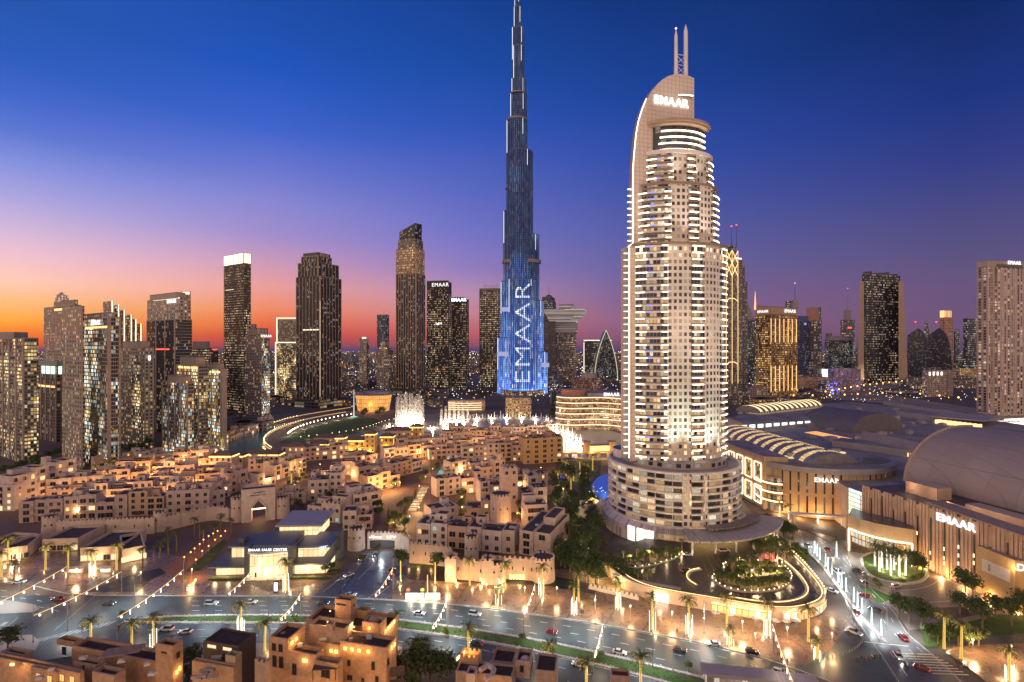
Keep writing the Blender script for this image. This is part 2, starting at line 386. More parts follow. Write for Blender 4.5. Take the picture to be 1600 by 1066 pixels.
# street to the old-town gate
sheet('gate_street', [(430,935),(492,928),(520,906),(552,883),(572,862),(622,862),(650,886),(640,905),(615,918),(612,936)], mat_asphalt('asphalt_blue',(.11,.12,.13),.3), .012)
sheet('wall_service_road', [(615,884),(760,889),(860,899),(935,915),(930,929),(850,915),(640,906)], ASPHD, .014)
sheet('grass_verge', [(640,880),(700,884),(860,892),(860,899),(760,888),(640,886)], GRASSM, .03)
sheet('left_lane_street', [(215,925),(238,905),(262,895),(250,888),(215,895),(130,925)], ASPHD, .014)
mb = MB()
for a, b in (((575,935),(600,915)),((583,936),(608,916)),((505,925),(540,897)),((560,905),(585,880))): mb.strip([G(*a),G(*b)],.25,.03)
mb.strip([G(548,935),G(600,936)],.3,.03); struct('gate_street_markings', mb, LANE)
# right-hand avenue
AV_L = [(1200,826),(1218,838),(1245,853),(1275,876),(1298,900),(1312,925),(1325,950),(1352,992),(1385,1040),(1420,1100),(1450,1200)]
AV_R = [(1232,822),(1262,832),(1300,850),(1330,885),(1362,920),(1400,955),(1418,990),(1450,1015),(1490,1050),(1540,1100),(1600,1200)]
sheet('avenue', AV_L + AV_R[::-1], mat_asphalt('asphalt_avenue',(.12,.12,.12),.35), .02)
sheet('junction_apron', [(1200,1030),(1260,1040),(1300,1012),(1320,985),(1352,992),(1500,1058),(1600,1130),(1600,1300),(1200,1200)], ASPH, .016)
mid = [(1268,866),(1288,888),(1312,920),(1346,965),(1385,1005)]
mb = MB(); mb.strip([G(*p) for p in mid], 1.4, .02, 0, .2); struct('avenue_median_kerb', mb, KERB)
ISL = smooth([G(x,y) for x,y in ((1346,872),(1349,890),(1362,902),(1385,910),(1415,914),(1440,910),(1450,900),(1446,886),(1425,874),(1390,866),(1360,864),(1346,872))],2)
mb = MB(); mb.prism(ISL[:-1] if sum(ISL[i][0]*ISL[i+1][1]-ISL[i+1][0]*ISL[i][1] for i in range(len(ISL)-1)) > 0 else ISL[:-1][::-1],0,.5,0,1); struct('mall_island', mb, [mat('island_kerb',(.52,.44,.36),.7), GRASSM])
mb = MB(); mb.strip(ISL,1.2,.0,0,.62); struct('island_kerb', mb, KERB)
mb = MB()
def between(t_): return [G(a[0]+(b[0]-a[0])*t_, a[1]+(b[1]-a[1])*t_) for a, b in zip(AV_L, AV_R)]
for t_ in (.22,.62,.82):
    S = resample(smooth(between(t_),1), 1.0)
    for i in range(4, len(S)-4, 10): mb.strip(S[i:i+4], .2, .035)
for t_ in (.04,.96): mb.strip(resample(smooth(between(t_),1), 3.0), .16, .035)
for a, b in (((1350,1003),(1420,1010)),((1400,1018),(1420,1024))): mb.strip([G(*a),G(*b)], .35, .036)
struct('avenue_lane_markings', mb, LANE)
mb = MB()
for i in range(8):
    a = lerp(G(1404,1020), G(1462,1056), (i+.5)/8); mb.box(a[0]+5.5, a[1], .04, 11, .62, .01, radians(-4))
struct('crosswalk_bars', mb, mat('crossing_warm',(.75,.6,.4),.6))
sheet('corner_plaza', [(1478,1020),(1490,1010),(1600,1005),(1800,1020),(1800,1300),(1600,1120),(1530,1056),(1500,1034)], PAVE, .03)
sheet('hotel_corner_plaza', [(1290,960),(1322,968),(1352,1000),(1335,1025),(1300,1040),(1262,1045),(1200,1030),(1200,985)], PAVE, .006)
# mall forecourt roads
MF = mat_asphalt('forecourt_concrete', (.24,.20,.17), .42)
sheet('mall_forecourt', [(1262,828),(1320,845),(1330,862),(1440,880),(1530,890),(1620,905),(1700,960),(1700,1000),(1500,975),(1420,985),(1400,958),(1362,920),(1330,885),(1300,850)], MF, .006)
sheet('mall_lawn', [(1438,985),(1500,975),(1560,960),(1680,965),(1700,1012),(1600,1005),(1470,1010),(1445,1012)], GRASSM, .02)
for i_,E_ in enumerate((((1322,868),(1335,895),(1365,915),(1410,925),(1460,915),(1475,895),(1500,905),(1530,925),(1490,940),(1420,942),(1370,925)),((1455,885),(1500,893),(1520,905),(1505,918),(1480,905)))): mb = MB(); mb.strip(smooth([G(*p) for p in E_],2),.25,.02); struct('forecourt_lane_lines', mb, LANE)
sheet('mall_lawn', [(1342,915),(1360,918),(1392,932),(1400,935),(1372,943),(1356,932)], GRASSM, .025)
sheet('side_parking', [(1455,950),(1520,948),(1540,958),(1470,972),(1448,962)], ASPHD, .028)
sheet('service_drive', [(1485,1000),(1600,990),(1700,1010),(1700,1030),(1600,1020),(1480,1010)], ASPH, .026)
# lagoon and park
sheet('park_ground', [(300,722),(330,700),(420,660),(480,645),(620,640),(760,640),(700,675),(560,700),(430,712)], mat('park_paving',(.20,.15,.11),.8), .0)
sheet('lagoon', [(336,713),(338,704),(352,694),(385,680),(425,667),(446,661),(440,666),(420,678),(413,688),(414,697),(424,703),(412,704),(360,712)], LAKE, .25)
LK = [(500,692),(540,684),(590,678),(614,664),(640,650),(700,646),(780,650),(850,652),(880,655),(925,664),(960,675),(1000,690),(1000,715),(935,720),(880,715),(840,700),(700,690),(560,698)]
sheet('fountain_lake', LK, water('lake_water',(.26,.24,.22),.28,.5,.5), .3)
sheet('park_lawn', [(438,692),(448,684),(475,672),(515,661),(545,655),(575,653),(596,657),(590,668),(565,676),(510,683),(460,693)], GRASSM, .35)
sheet('hotel_garden', [(868,720),(940,720),(930,800),(925,860),(1000,918),(900,905),(866,890),(872,800)], mat('garden_ground',(.05,.06,.03),.9), -.02)
# distant roads: highway with orange lamps at the right
sheet('highway', [(1290,612),(1330,600),(1442,592),(1445,598),(1360,612),(1420,622),(1540,640),(1700,650),(1700,668),(1500,650),(1380,630),(1280,622)], mat_asphalt('highway_asphalt',(.30,.24,.18),.7), -.02)

mb = MB()
for (a,b) in (((335,905),(318,928)),((560,890),(530,928)),((668,900),(650,935)),((730,915),(712,942)),((785,920),(765,950)),((850,930),(830,960)),((900,940),(885,968)),((962,950),(945,978)),((1020,965),(1003,987)),((1080,975),(1068,997)),((1138,985),(1145,1013)),((1205,993),(1222,1033)),((1265,1000),(1285,1040)),((60,892),(40,912)),((140,900),(100,925))): mb.strip([G(*a),G(*b)],.35,.012)
struct('plaza_drain_lines', mb, mat('drain_dark',(.05,.035,.03),.6))
# ================================================================ towers of the skyline
ROOFM = mat('roof_dark', (.10,.095,.10), .85); CREAM = (.38,.32,.275); CREAMP = (.42,.335,.29); DARKM = (.055,.05,.055)
def corner(xl, xm, xr, Y, th, cap=60.0, capa=None):
    capa = capa or cap*1.6
    th = radians(th); Mx = (xm-CX)/F*Y; kl = (xl-CX)/F; kr = (xr-CX)/F
    d1 = (-cos(th), sin(th)); d2 = (sin(th), cos(th))
    a = (kl*Y - Mx)/(d1[0] - kl*d1[1]) if abs(d1[0]-kl*d1[1]) > 1e-4 else cap
    b = (kr*Y - Mx)/(d2[0] - kr*d2[1]) if abs(d2[0]-kr*d2[1]) > 1e-4 else cap
    if xr - xm < 1.0 or b <= 0 or b > cap: b = min(cap, max(12, abs(a)*.8)) if (b <= 0 or xr-xm < 1.0) else cap
    if xm - xl < 1.0 or a <= 0 or a > capa: a = min(cap, max(12, b*.8)) if (a <= 0 or xm-xl < 1.0) else capa
    M = (Mx, Y)
    B = (M[0]+b*d2[0], M[1]+b*d2[1]); A = (M[0]+a*d1[0], M[1]+a*d1[1])
    return [M, B, (A[0]+b*d2[0], A[1]+b*d2[1]), A]
class Tw: pass
def tower(name, label, Y, th, tiers, cat='tower', group=None, zb=0.0, cap=60.0, parapet=True):
    c0 = corner(*tiers[0][:3], Y, th, cap); cx = sum(p[0] for p in c0)/4; cy = sum(p[1] for p in c0)/4
    t = thing(name, label, cat, (cx, cy, 0), 0, group)
    T = Tw(); T.o = t; T.c = (cx, cy); T.Y = Y; T.tiers = []
    z = zb
    nm = ['shaft', 'setback_block', 'upper_block', 'crown_block', 'top_block', 'top_block']
    for i, tr in enumerate(tiers):
        xl, xm, xr, yt, m = tr[:5]; p = rel(corner(xl, xm, xr, Y + (tr[5] if len(tr) > 5 else 0), th, cap), (cx, cy)); z1 = zat(yt, Y)
        mb = MB(); mb.prism(p, z if i == 0 else z + .0, z1, 0, 1); us = min(1.0, 800/Y)**.8; mb.uv = [(a*us, b*us) for a, b in mb.uv]
        if parapet:
            q = [((a[0]-sum(x[0] for x in p)/4)*.93 + sum(x[0] for x in p)/4, (a[1]-sum(x[1] for x in p)/4)*.93 + sum(x[1] for x in p)/4) for a in p]
            for k in range(4):
                mb.prism([p[k], p[(k+1)%4], q[(k+1)%4], q[k]], z1+.02, z1+1.3, 2)
        mb.build(nm[i] if len(tiers) > 1 else 'shaft', [m, ROOFM, tr[6] if len(tr) > 6 else mat('parapet_tone', (.3,.25,.22))], t)
        T.tiers.append((p, z, z1)); z = z1
    return T
def facepts(p, side):   # 'L' left face A->M, 'R' right face M->B
    return (p[3], p[0]) if side == 'L' else (p[0], p[1])
def fins(T, i, m, n, w=.6, d=.7, sides='LR', z0=None, z1=None, name='facade_fins'):
    p, a0, a1 = T.tiers[i]; a0 = a0 if z0 is None else z0; a1 = a1 + 1 if z1 is None else z1; mb = MB()
    for s in sides:
        a, b = facepts(p, s); dx, dy = b[0]-a[0], b[1]-a[1]; L = sqrt(dx*dx+dy*dy); ux, uy = dx/L, dy/L; nx, ny = uy, -ux
        k = n if isinstance(n, int) else max(2, int(L/n))
        for j in range(k+1):
            t_ = w/2 + (L-w)*j/k; mb.box(a[0]+ux*t_+nx*(d/2-.05), a[1]+uy*t_+ny*(d/2-.05), a0, w, d, a1-a0, atan2(uy, ux))
    return mb.build(name, m, T.o)
def slabs(T, i, m, dz=3.6, h=.45, d=1.0, sides='LR', f0=0.0, f1=1.0, name='balcony_slabs', z0=None, z1=None, step=1):
    p, a0, a1 = T.tiers[i]; a0 = a0 if z0 is None else z0; a1 = a1 if z1 is None else z1; mb = MB(); z = a0 + dz
    while z < a1:
        for s in sides:
            a, b = facepts(p, s); dx, dy = b[0]-a[0], b[1]-a[1]; L = sqrt(dx*dx+dy*dy); ux, uy = dx/L, dy/L; nx, ny = uy, -ux
            mb.box(a[0]+dx*(f0+f1)/2+nx*(d/2-.05), a[1]+dy*(f0+f1)/2+ny*(d/2-.05), z, L*(f1-f0)+.02, d, h, atan2(uy, ux))
        z += dz
    return mb.build(name, m, T.o)
def band(T, i, m, za, zb, side='LR', f0=0., f1=1., d=.4, name='light_band', out=.35):
    p = T.tiers[i][0]; mb = MB()
    for s in side:
        a, b = facepts(p, s); dx, dy = b[0]-a[0], b[1]-a[1]; L = sqrt(dx*dx+dy*dy); ux, uy = dx/L, dy/L; nx, ny = uy, -ux
        mb.box(a[0]+dx*(f0+f1)/2+nx*out, a[1]+dy*(f0+f1)/2+ny*out, za, L*(f1-f0), d, zb-za, atan2(uy, ux))
    return mb.build(name, m, T.o)
def sign(T, i, txt, side, f, z, size, m=None, out=1.0, depth=.3, bold=.0):
    p = T.tiers[i][0]; a, b = facepts(p, side); dx, dy = b[0]-a[0], b[1]-a[1]; L = sqrt(dx*dx+dy*dy); nx, ny = dy/L, -dx/L
    return letters(txt, size, m or SIGNW, T.o, (a[0]+dx*f+nx*out, a[1]+dy*f+ny*out, z), atan2(dy, dx), depth=depth, bold=bold)
def mast(T, x, y, z0, z1, r, m, tip=None, name='mast'):
    mb = MB(); mb.bar((x,y,z0), (x,y,z1), r, 0, 6, r*.35); mb.build(name, m, T.o)
    if tip:
        mb = MB(); mb.sphere((x,y,z1), r*2.2, 0, 6, 4); mb.build('aviation_light', tip, T.o)
SIGNW = glow('sign_white', (1,.95,.9), 1.45); REDL = glow('red_lamp', (1,.06,.03), 14.0); LINEW = glow('line_white', (1,.82,.55), 2.6); LINEG = glow('line_gold', (1,.55,.2), 3.0)
CONC = mat('cream_render', CREAM, .75); CONCP = mat('pink_render', CREAMP, .75); STONE = mat('grey_stone', (.32,.28,.27), .7); DARK = mat('dark_metal', (.06,.055,.06), .4); BRONZE = mat('bronze_fins', (.40,.31,.25), .5, .1)
fRes = facade('residential_cream', CREAM, cw=4.0, ch=3.7, fw=.46, fh=.55, lit=.34, es=3.2, c1=(1,.55,.2), c2=(1,.8,.5))
fResP = facade('residential_pink', CREAMP, cw=4.2, ch=3.7, fw=.46, fh=.55, lit=.30, es=3.0, c1=(1,.55,.2))
fGlassC = facade('curtain_glass_cool', (.34,.30,.28), (.03,.045,.06), cw=1.6, ch=3.4, fw=.84, fh=.74, lit=.5, c1=(1,.6,.22), c2=(.7,.95,1), es=3.2, cluster=.95)
fGlassW = facade('curtain_glass_warm', (.30,.26,.22), (.035,.045,.05), cw=2.1, ch=3.3, fw=.82, fh=.66, lit=.55, c1=(1,.6,.2), c2=(1,.85,.5), es=3.2, cluster=.95)
fBalc = facade('balcony_mix', (.36,.29,.25), (.03,.035,.045), cw=3.4, ch=3.4, fw=.8, fh=.62, lit=.4, es=3, cluster=.7)
fDark = facade('dark_tower', (.045,.036,.034), (.012,.014,.02), cw=2.3, ch=3.6, fw=.7, fh=.75, lit=.13, es=2.6, cluster=1.0, grough=.08, c1=(1,.6,.3), c2=(.9,.85,.8))
fSpeck = facade('speckled_tower', (.075,.058,.05), (.014,.014,.018), cw=2.6, ch=3.6, fw=.62, fh=.45, lit=.5, c1=(1,.62,.28), c2=(1,.82,.55), es=2.2, cluster=.6)
fGold = facade('golden_tower', (.20,.12,.06), (.03,.015,.01), cw=2.9, ch=3.6, fw=.6, fh=.55, lit=.7, c1=(1,.5,.12), c2=(1,.62,.25), es=2.0, cluster=.5)
fRose = facade('rose_grid', (.52,.38,.34), (.04,.04,.05), cw=2.6, ch=3.3, fw=.55, fh=.62, lit=.4, es=2.4)
fOff = facade('office_glass', (.05,.055,.07), (.03,.04,.055), cw=2.2, ch=3.8, fw=.86, fh=.5, lit=.35, c1=(1,.7,.4), c2=(.8,.95,1), es=2.0, cluster=.9)
fFar = facade('far_block', (.17,.14,.15), (.04,.045,.06), cw=4.5, ch=4.5, fw=.6, fh=.5, lit=.45, c1=(1,.65,.3), c2=(.9,.9,1), es=2.0, cluster=.8)

# ---- left cluster
T = tower('apartment_tower', 'cream and glass tower cut off by the left frame edge', 456, 32, [(-60,38,60,530,fGlassW)]); 
fins(T, 0, CONC, 5, 3.0, .9, 'L'); slabs(T, 0, CONC, 3.4, .35, .9, 'LR'); 
mb = MB(); mb.box(0,0,T.tiers[0][2],14,14,7); mb.build('roof_house', STONE, T.o)
T = tower('apartment_tower', 'dark slim tower with green-lit crown behind the leftmost tower', 560, 30, [(57,88,98,572,facade('slim_dark',(.20,.15,.12),cw=4,ch=3.5,fw=.6,fh=.7,lit=.2))])
fins(T, 0, CONC, 4, 1.8, .8, 'L'); 
mb = MB(); q = T.tiers[0]; mb.prism([(x*1.08,y*1.08) for x,y in q[0]], q[2], q[2]+5, 0); mb.build('roof_crown', mat('mint_metal',(.25,.34,.28),.4), T.o)
band(T, 0, glow('mint_light',(.6,1,.7),2.6), q[2]-9, q[2]-.5, 'LR', .3, 1.0); band(T, 0, LINEG, q[2]-24, q[2]-22, 'L', .1, .95, name='ledge_light')
T = tower('apartment_tower', 'broad tower with white rooftop lettering and bowed curtain-glass front, left skyline', 433, 34, [(92,170,188,497,fGlassC),(108,168,184,490,fResP)])
q = T.tiers[0]
fins(T, 0, CONCP, 1, 1.2, .8, 'LR'); slabs(T, 0, CONCP, 3.4, .5, 1.6, 'R'); slabs(T, 0, CONCP, 3.4, .4, .7, 'L', .46, 1.0)
# cream wing in front on the left, taller than the glass
p0 = rel(corner(90,127,132,430,34,30),T.c); mb = MB(); mb.prism(p0, 0, zat(478,430), 0, 1); mb.build('side_wing', [fRes, ROOFM], T.o)
mb = MB(); mb.prism(rel(corner(127,130,172,428,60,40),T.c), zat(490,430), zat(484,430), 0, 0); 
sign(T, 0, 'EMAAR', 'L', .72, zat(503,430), 6.0); band(T, 0, LINEG, zat(512,430), zat(509,430), 'L', .45, .98, name='ledge_light')
T = tower('apartment_tower', 'pale tower crowned by a small glazed cupola, left skyline', 610, 30, [(62,120,127,478,fRes),(84,116,122,470,fRes)])
mb = MB(); mb.box(0,0,T.tiers[1][2],9,9,9); mb.prism(ellipse(0,0,5,5,8), T.tiers[1][2]+9, T.tiers[1][2]+13, 0, poly1=ellipse(0,0,.6,.6,8)); mb.build('glazed_cupola', facade('cupola_glass',(.5,.35,.25),cw=2,ch=3,fw=.7,fh=.8,lit=1.0,es=1.3,c1=(1,.6,.45),c2=(1,.6,.45),cluster=0), T.o)
band(T, 0, LINEG, T.tiers[0][2]-4, T.tiers[0][2]-1.5, 'L', .35, .95)
# stepped fins tower
t0 = D(192, 660); st = thing('apartment_tower', 'stepped tower of five descending slabs with lit vertical edges', 'tower', (*t0, 0))
for i, (xl, xr, yt) in enumerate([(161,177,470),(178,187,476),(187,196,484),(196,207,491),(207,214,498),(214,222,505)]):
    p = rel(corner(xl, xr-2, xr, 650+i*3, 35, 40), t0); mb = MB(); mb.prism(p, 0, zat(yt,650), 0, 1); mb.build('slab_block', [fBalc if i%2 else fResP, ROOFM], st)
    mb = MB(); mb.box(p[0][0]+.8,p[0][1]-.8, zat(540,650), .8,.8, zat(yt,650)-zat(540,650)); mb.build('edge_light', LINEW, st)
T = tower('apartment_tower', 'pinkish tower with a dark glazed centre strip beside the bowed tower', 520, 33, [(185,226,241,545,fRes),(192,222,234,535,CONCP)])
band(T, 0, fGlassW, 20, zat(555,520), 'L', .55, .82, name='glazed_strip'); mb = MB(); mb.box(T.tiers[0][0][1][0]-2,T.tiers[0][0][1][1]-3,T.tiers[0][2]-12,.6,5,5); mb.build('round_sign', SIGNW, T.o)
T = tower('apartment_tower', 'dark-glass tower with twin blocks and white rooftop lettering', 600, 33, [(230,274,300,500,fDark),(230,281,297,466,fResP),(234,276,290,458,CONCP)])
slabs(T, 0, CONC, 3.6, .5, .8, 'R'); sign(T, 1, 'EMAAR', 'L', .78, T.tiers[1][2]-3, 6.5); band(T, 1, LINEW, T.tiers[1][2], T.tiers[1][2]+.8, 'L', .2, 1); fins(T, 0, CONC, 3, 1.6, 1, 'L')
mb = MB(); px_ = rel([D(283,640),D(298,640),D(298,655),D(283,655)], T.c); mb.prism(px_, 0, zat(455,640), 0, 1); mb.build('tall_slab', [facade('slab_lines',(.42,.33,.29),cw=5,ch=60,fw=.3,fh=.9,lit=0), CONCP], T.o)
mb = MB(); mb.box((px_[0][0]+px_[1][0])/2, px_[0][1]-.4, zat(460,640), 9, .5, 3); mb.build('slab_lamp', LINEW, T.o)
band(T, 0, glow('red_sign',(1,.08,.05),5), zat(547,600), zat(545,600), 'L', .35, .8, name='red_lettering_strip')
T = tower('apartment_tower', 'grey tower with red aviation lamps seen between two pale towers', 720, 33, [(298,330,341,545,fSpeck),(301,322,328,535,STONE)])
band(T, 0, REDL, T.tiers[0][2]-1.5, T.tiers[0][2]-.5, 'R', .1,.9, name='aviation_light')
T = tower('apartment_tower', 'pale tower with a row of gold crown lamps and blank side block', 505, 33, [(276,311,325,572,fGlassW),(281,306,320,560,CONC)])
band(T, 0, LINEG, T.tiers[0][2]-3, T.tiers[0][2]-1, 'L', .1, .95); slabs(T,0,CONC,3.4,.45,1.2,'R'); fins(T,0,CONC,3,1.5,.7,'L')
T = tower('apartment_tower', 'shorter pale tower in front with blue-white reflections in its glass', 470, 33, [(254,294,303,600,fGlassC),(262,290,298,590,CONC)])
band(T, 0, LINEG, T.tiers[0][2]+.5, T.tiers[0][2]+2.5, 'L', .25, .98); fins(T,0,CONC,4,1.3,.8,'L'); slabs(T,0,CONC,3.4,.35,.8,'L')
T = tower('apartment_tower', 'slim dark-glass tower with two crown lamps nearest the lagoon', 520, 33, [(324,346,354,578,fGlassC),(327,344,350,570,CONC)])
band(T, 0, LINEG, T.tiers[0][2]-3.5, T.tiers[0][2]-1.5, 'L', .2, .95); fins(T,0,CONC,3,1.2,.8,'LR')
T = tower('residential_tower', 'tall dark tower topped by a blazing white lantern', 740, 33, [(350,381,392,412,fSpeck)])
slabs(T, 0, mat('balcony_brown',(.26,.19,.15)), 3.7, .5, 1.4, 'LR')
q = T.tiers[0]; mb = MB(); mb.prism([(x*1.0,y*1.0) for x,y in q[0]], q[2]+1.4, q[2]+15, 0, 0); mb.build('lantern_crown', glow('lantern',(1,.72,.42),7.0,True), T.o)
fins(T, 0, mat('lantern_frame',(.8,.6,.4)), 4, .8, .8, 'LR', q[2]+1, q[2]+16, 'lantern_frame'); band(T,0,LINEW,zat(451,740),zat(450,740),'L',.1,.5,name='ledge_light')
T = tower('apartment_tower', 'pinkish tower with a glass half beside the lantern-topped tower', 690, 33, [(383,408,422,524,fRes),(386,406,419,514,fResP)])
band(T, 0, fGlassC, 10, zat(528,690), 'R', .05, .95, name='glazed_half'); sign(T, 0, 'EMAAR', 'R', .5, T.tiers[0][2]-1, 4.5, out=1.4); mb=MB(); mb.box(-4,-2,T.tiers[1][2],5,5,7); mb.build('roof_house',STONE,T.o)
T = tower('residential_tower', 'glass block outlined by a white light frame, partly behind the ribbed dark tower', 1050, 20, [(432,466,480,500,facade('amber_back',(.25,.18,.12),cw=3,ch=3.6,fw=.7,fh=.6,lit=.5,es=1.8)),])
for nm_, z0_, z1_, xl_, xr_, yy in (('light_frame', 0, zat(498,1050), 433, 464, 1048), ('front_light_frame', 8, zat(536,1000), 431, 464, 1000)):
    a = rel([D(xl_, yy), D(xr_, yy)], T.c); mb = MB()
    for p in a: mb.box(p[0], p[1]-1, z0_, 1.6, 1, z1_-z0_)
    mb.box((a[0][0]+a[1][0])/2, a[0][1]-1, z1_, a[1][0]-a[0][0]+1.6, 1, 1.8); mb.build(nm_, LINEW, T.o)
a = rel([D(432,1000),D(464,1000),D(464,1040),D(432,1040)], T.c); mb = MB(); mb.prism(a, 0, zat(537,1000), 0, 1); mb.build('front_block', [fGlassW, ROOFM], T.o)
T = tower('residential_tower', 'wide dark tower with vertical ribs and stepped shoulders on the lagoon', 860, 24, [(463,500,533,432,fDark),(466,497,529,410,fDark),(471,497,518,400,fDark)], cap=80)
for i in (0,1): fins(T, i, BRONZE, 7.0, .9, 1.1, 'LR')
fins(T, 2, BRONZE, 6.0, .8, .8, 'LR'); q = T.tiers[2]; mb = MB(); mb.prism([(x*.9,y*.9) for x,y in q[0]], q[2], q[2]+7, 0); mb.build('roof_crown', DARK, T.o)
sign(T, 2, 'EMAAR', 'R', .42, q[2]+3, 6.0, mat('sign_dim',(.6,.55,.5)), out=1.2); fins(T,0,LINEW,1,.5,.6,'R',zat(620,860),zat(470,860),'edge_light'); band(T,0,LINEW,zat(516,860),zat(514.5,860),'L',.3,.95,name='ledge_light')
mb = MB(); q = T.tiers[0]; mb.prism([(x*1.06,y*1.06-1) for x,y in q[0]],0,14,0,1); mb.build('podium',[facade('dark_podium',(.12,.1,.09),cw=8,ch=5,fw=.9,fh=.7,lit=.5,es=1.0),ROOFM],T.o)
T = tower('apartment_tower', 'small pale tower with a white roof lamp, between the two ribbed towers', 1280, 20, [(561,573,577,530,fRes)]); mb=MB(); mb.box(0,0,T.tiers[0][2],8,8,5); mb.build('roof_lamp',LINEW,T.o)
T = tower('office_tower', 'narrow blue-black tower behind the stepped cream tower', 1700, 20, [(589,603,608,492,facade('blue_black',(.08,.08,.12),cw=3,ch=4,fw=.7,fh=.6,lit=.3,c1=(.7,.8,1),es=1.2))])
T = tower('apartment_tower', 'stepped cream tower with a spot-lit top beside the tall bronze tower', 1240, 20, [(588,608,617,560,fRes),(590,606,614,545,fRes),(594,602,607,534,fRose)]); band(T,1,LINEG,T.tiers[1][2],T.tiers[1][2]+2,'L',.2,.9)
# tall bronze tower with slanted crown
T = tower('residential_tower', 'tall bronze tower with amber upper storeys and a slanted dark crown', 1080, 22, [(619,650,664,428,fDark),(619,650,663,388,facade('amber_top',(.30,.19,.11),(.08,.05,.03),cw=3.2,ch=4.0,fw=.8,fh=.6,lit=.9,c1=(1,.55,.24),c2=(1,.62,.32),es=1.1,cluster=.2)),(622,649,661,374,facade('amber_top2',(.24,.16,.11),cw=3.2,ch=4.0,fw=.8,fh=.6,lit=.5,c1=(1,.6,.3),es=1.2))], cap=60)
fins(T, 0, mat('fin_bronze',(.46,.34,.26),.5), 6.0, .9, 1.2, 'LR'); fins(T, 1, mat('fin_bronze',(.3,.2,.15)), 5.0, .8, .9, 'LR')
q = T.tiers[2]; p = [(x*.9,y*.9) for x,y in q[0]]; mb = MB(); za, zb_ = zat(360,1080), zat(346,1080)
tops = {0: zb_-3, 1: zb_, 2: za+4, 3: za}
for k in range(4):
    a, b = p[k], p[(k+1)%4]; mb.face([(*a,q[2]),(*b,q[2]),(*b,tops[(k+1)%4]),(*a,tops[k])], 0, [(0,0),(20,0),(20,30),(0,30)])
mb.face([(*p[k],tops[k]) for k in range(4)],1); mb.build('slanted_crown',[fDark,DARK],T.o)
mb = MB(); q = T.tiers[0]; mb.prism([(x*1.5,y*1.4) for x,y in q[0]],0,15,0,1); mb.build('podium',[facade('dark_podium',(.12,.1,.09)),ROOFM],T.o)
T = tower('office_tower', 'black speckled slab tower with white lettering, left of its shorter twin', 1180, 12, [(667,701,705,441,fSpeck)]); q = T.tiers[0]
fins(T,0,DARK,1,.8,1,'LR'); band(T,0,DARK,q[2]-14,q[2]+4,'L',0,1,name='sign_panel',out=.5); sign(T,0,'EMAAR','L',.62,q[2]-6,12,out=1.2); a,b=facepts(q[0],'L'); c_=lerp(a,b,.55); strokes(T.o,15,6,SIGNW,(c_[0],c_[1]-1.2,zat(508,1180)),atan2(b[1]-a[1],b[0]-a[0]),5,'lit_logo',3)
T = tower('office_tower', 'shorter black speckled slab with bright lettering, right of its twin', 1230, 12, [(706,728,732,468,fSpeck)]); q = T.tiers[0]
fins(T,0,DARK,1,.8,1,'LR'); band(T,0,DARK,q[2]-8,q[2]+6,'L',0,1,name='sign_panel',out=.5); sign(T,0,'EMAAR','L',.5,q[2]-1,11,glow('sign_cool',(.85,.9,1),10),out=1.2,bold=.2)
T = tower('residential_tower', 'amber speckled block with roof lettering just left of the tallest tower', 1300, 10, [(749,780,790,452,facade('amber_speck',(.10,.075,.055),cw=3,ch=3.5,fw=.55,fh=.45,lit=.6,c1=(1,.62,.26),c2=(1,.8,.5),es=1.6))]); q=T.tiers[0]
band(T,0,mat('roof_edge',(.3,.24,.2)),q[2]-1,q[2]+3,'LR',0,1,out=.6,name='roof_edge'); sign(T,0,'EMAAR','L',.6,q[2]+8,11,mat('sign_dim',(.6,.55,.5)))

# ---- right of the tallest tower
T = tower('office_tower', 'grey tower with a domed stepped top and thin spire behind the tallest tower', 1750, 20, [(846,862,869,470,fOff),(847,860,867,464,DARK)]); mb=MB(); mb.sphere((0,0,T.tiers[1][2]),13,0,10,4,True,.8); mb.build('domed_top',DARK,T.o); mast(T,0,0,T.tiers[1][2]+8,zat(445,1750),1,DARK)
T = tower('hotel_tower', 'hotel tower with a cantilevered sky deck of white lit storeys', 1500, 12, [(866,898,905,520,facade('sky_lower',(.22,.17,.14),cw=2.6,ch=3.8,fw=.6,fh=.5,lit=.6,c1=(1,.6,.3),c2=(1,.78,.5),es=1.4)),(862,900,907,483,facade('sky_upper',(.4,.36,.34),(.1,.09,.09),cw=60,ch=4.2,fw=1.0,fh=.4,lit=1.0,c1=(1,.9,.8),c2=(1,.9,.8),es=.9,cluster=0)),(873,895,902,476,facade('sky_top',(.4,.36,.34),cw=60,ch=4,fw=1,fh=.5,lit=1,c1=(1,.9,.8),c2=(1,.9,.8),es=1,cluster=0))])
a = rel([D(850,1495),D(917,1495),D(915,1535),D(852,1535)],T.c); b_ = rel([D(858,1495),D(905,1495),D(903,1535),D(860,1535)],T.c); mb = MB(); mb.prism(b_, zat(502,1500), zat(488,1500), 0, 1, True, poly1=a); mb.prism(a, zat(488,1500), zat(483,1500), 0, 1); mb.build('sky_deck',[facade('sky_upper',(.4,.36,.34)),ROOFM],T.o)
a = rel([D(849,1500),D(868,1500),D(868,1530),D(849,1530)],T.c); mb = MB(); mb.prism(a,0,zat(484,1500),0,1); mb.build('side_leg',[facade('leg_dark',(.14,.11,.11),cw=20,ch=8,fw=.4,fh=.2,lit=.3,es=.8),ROOFM],T.o)
T = tower('office_building', 'broad office block with lit cornice behind the pointed glass arch', 1700, 12, [(912,955,972,532,fOff)]); band(T,0,LINEW,T.tiers[0][2]-1,T.tiers[0][2]+1.5,'LR',0,1)
fins(T,0,LINEW,1,2,1,'L',zat(585,1700),zat(535,1700),'edge_light')
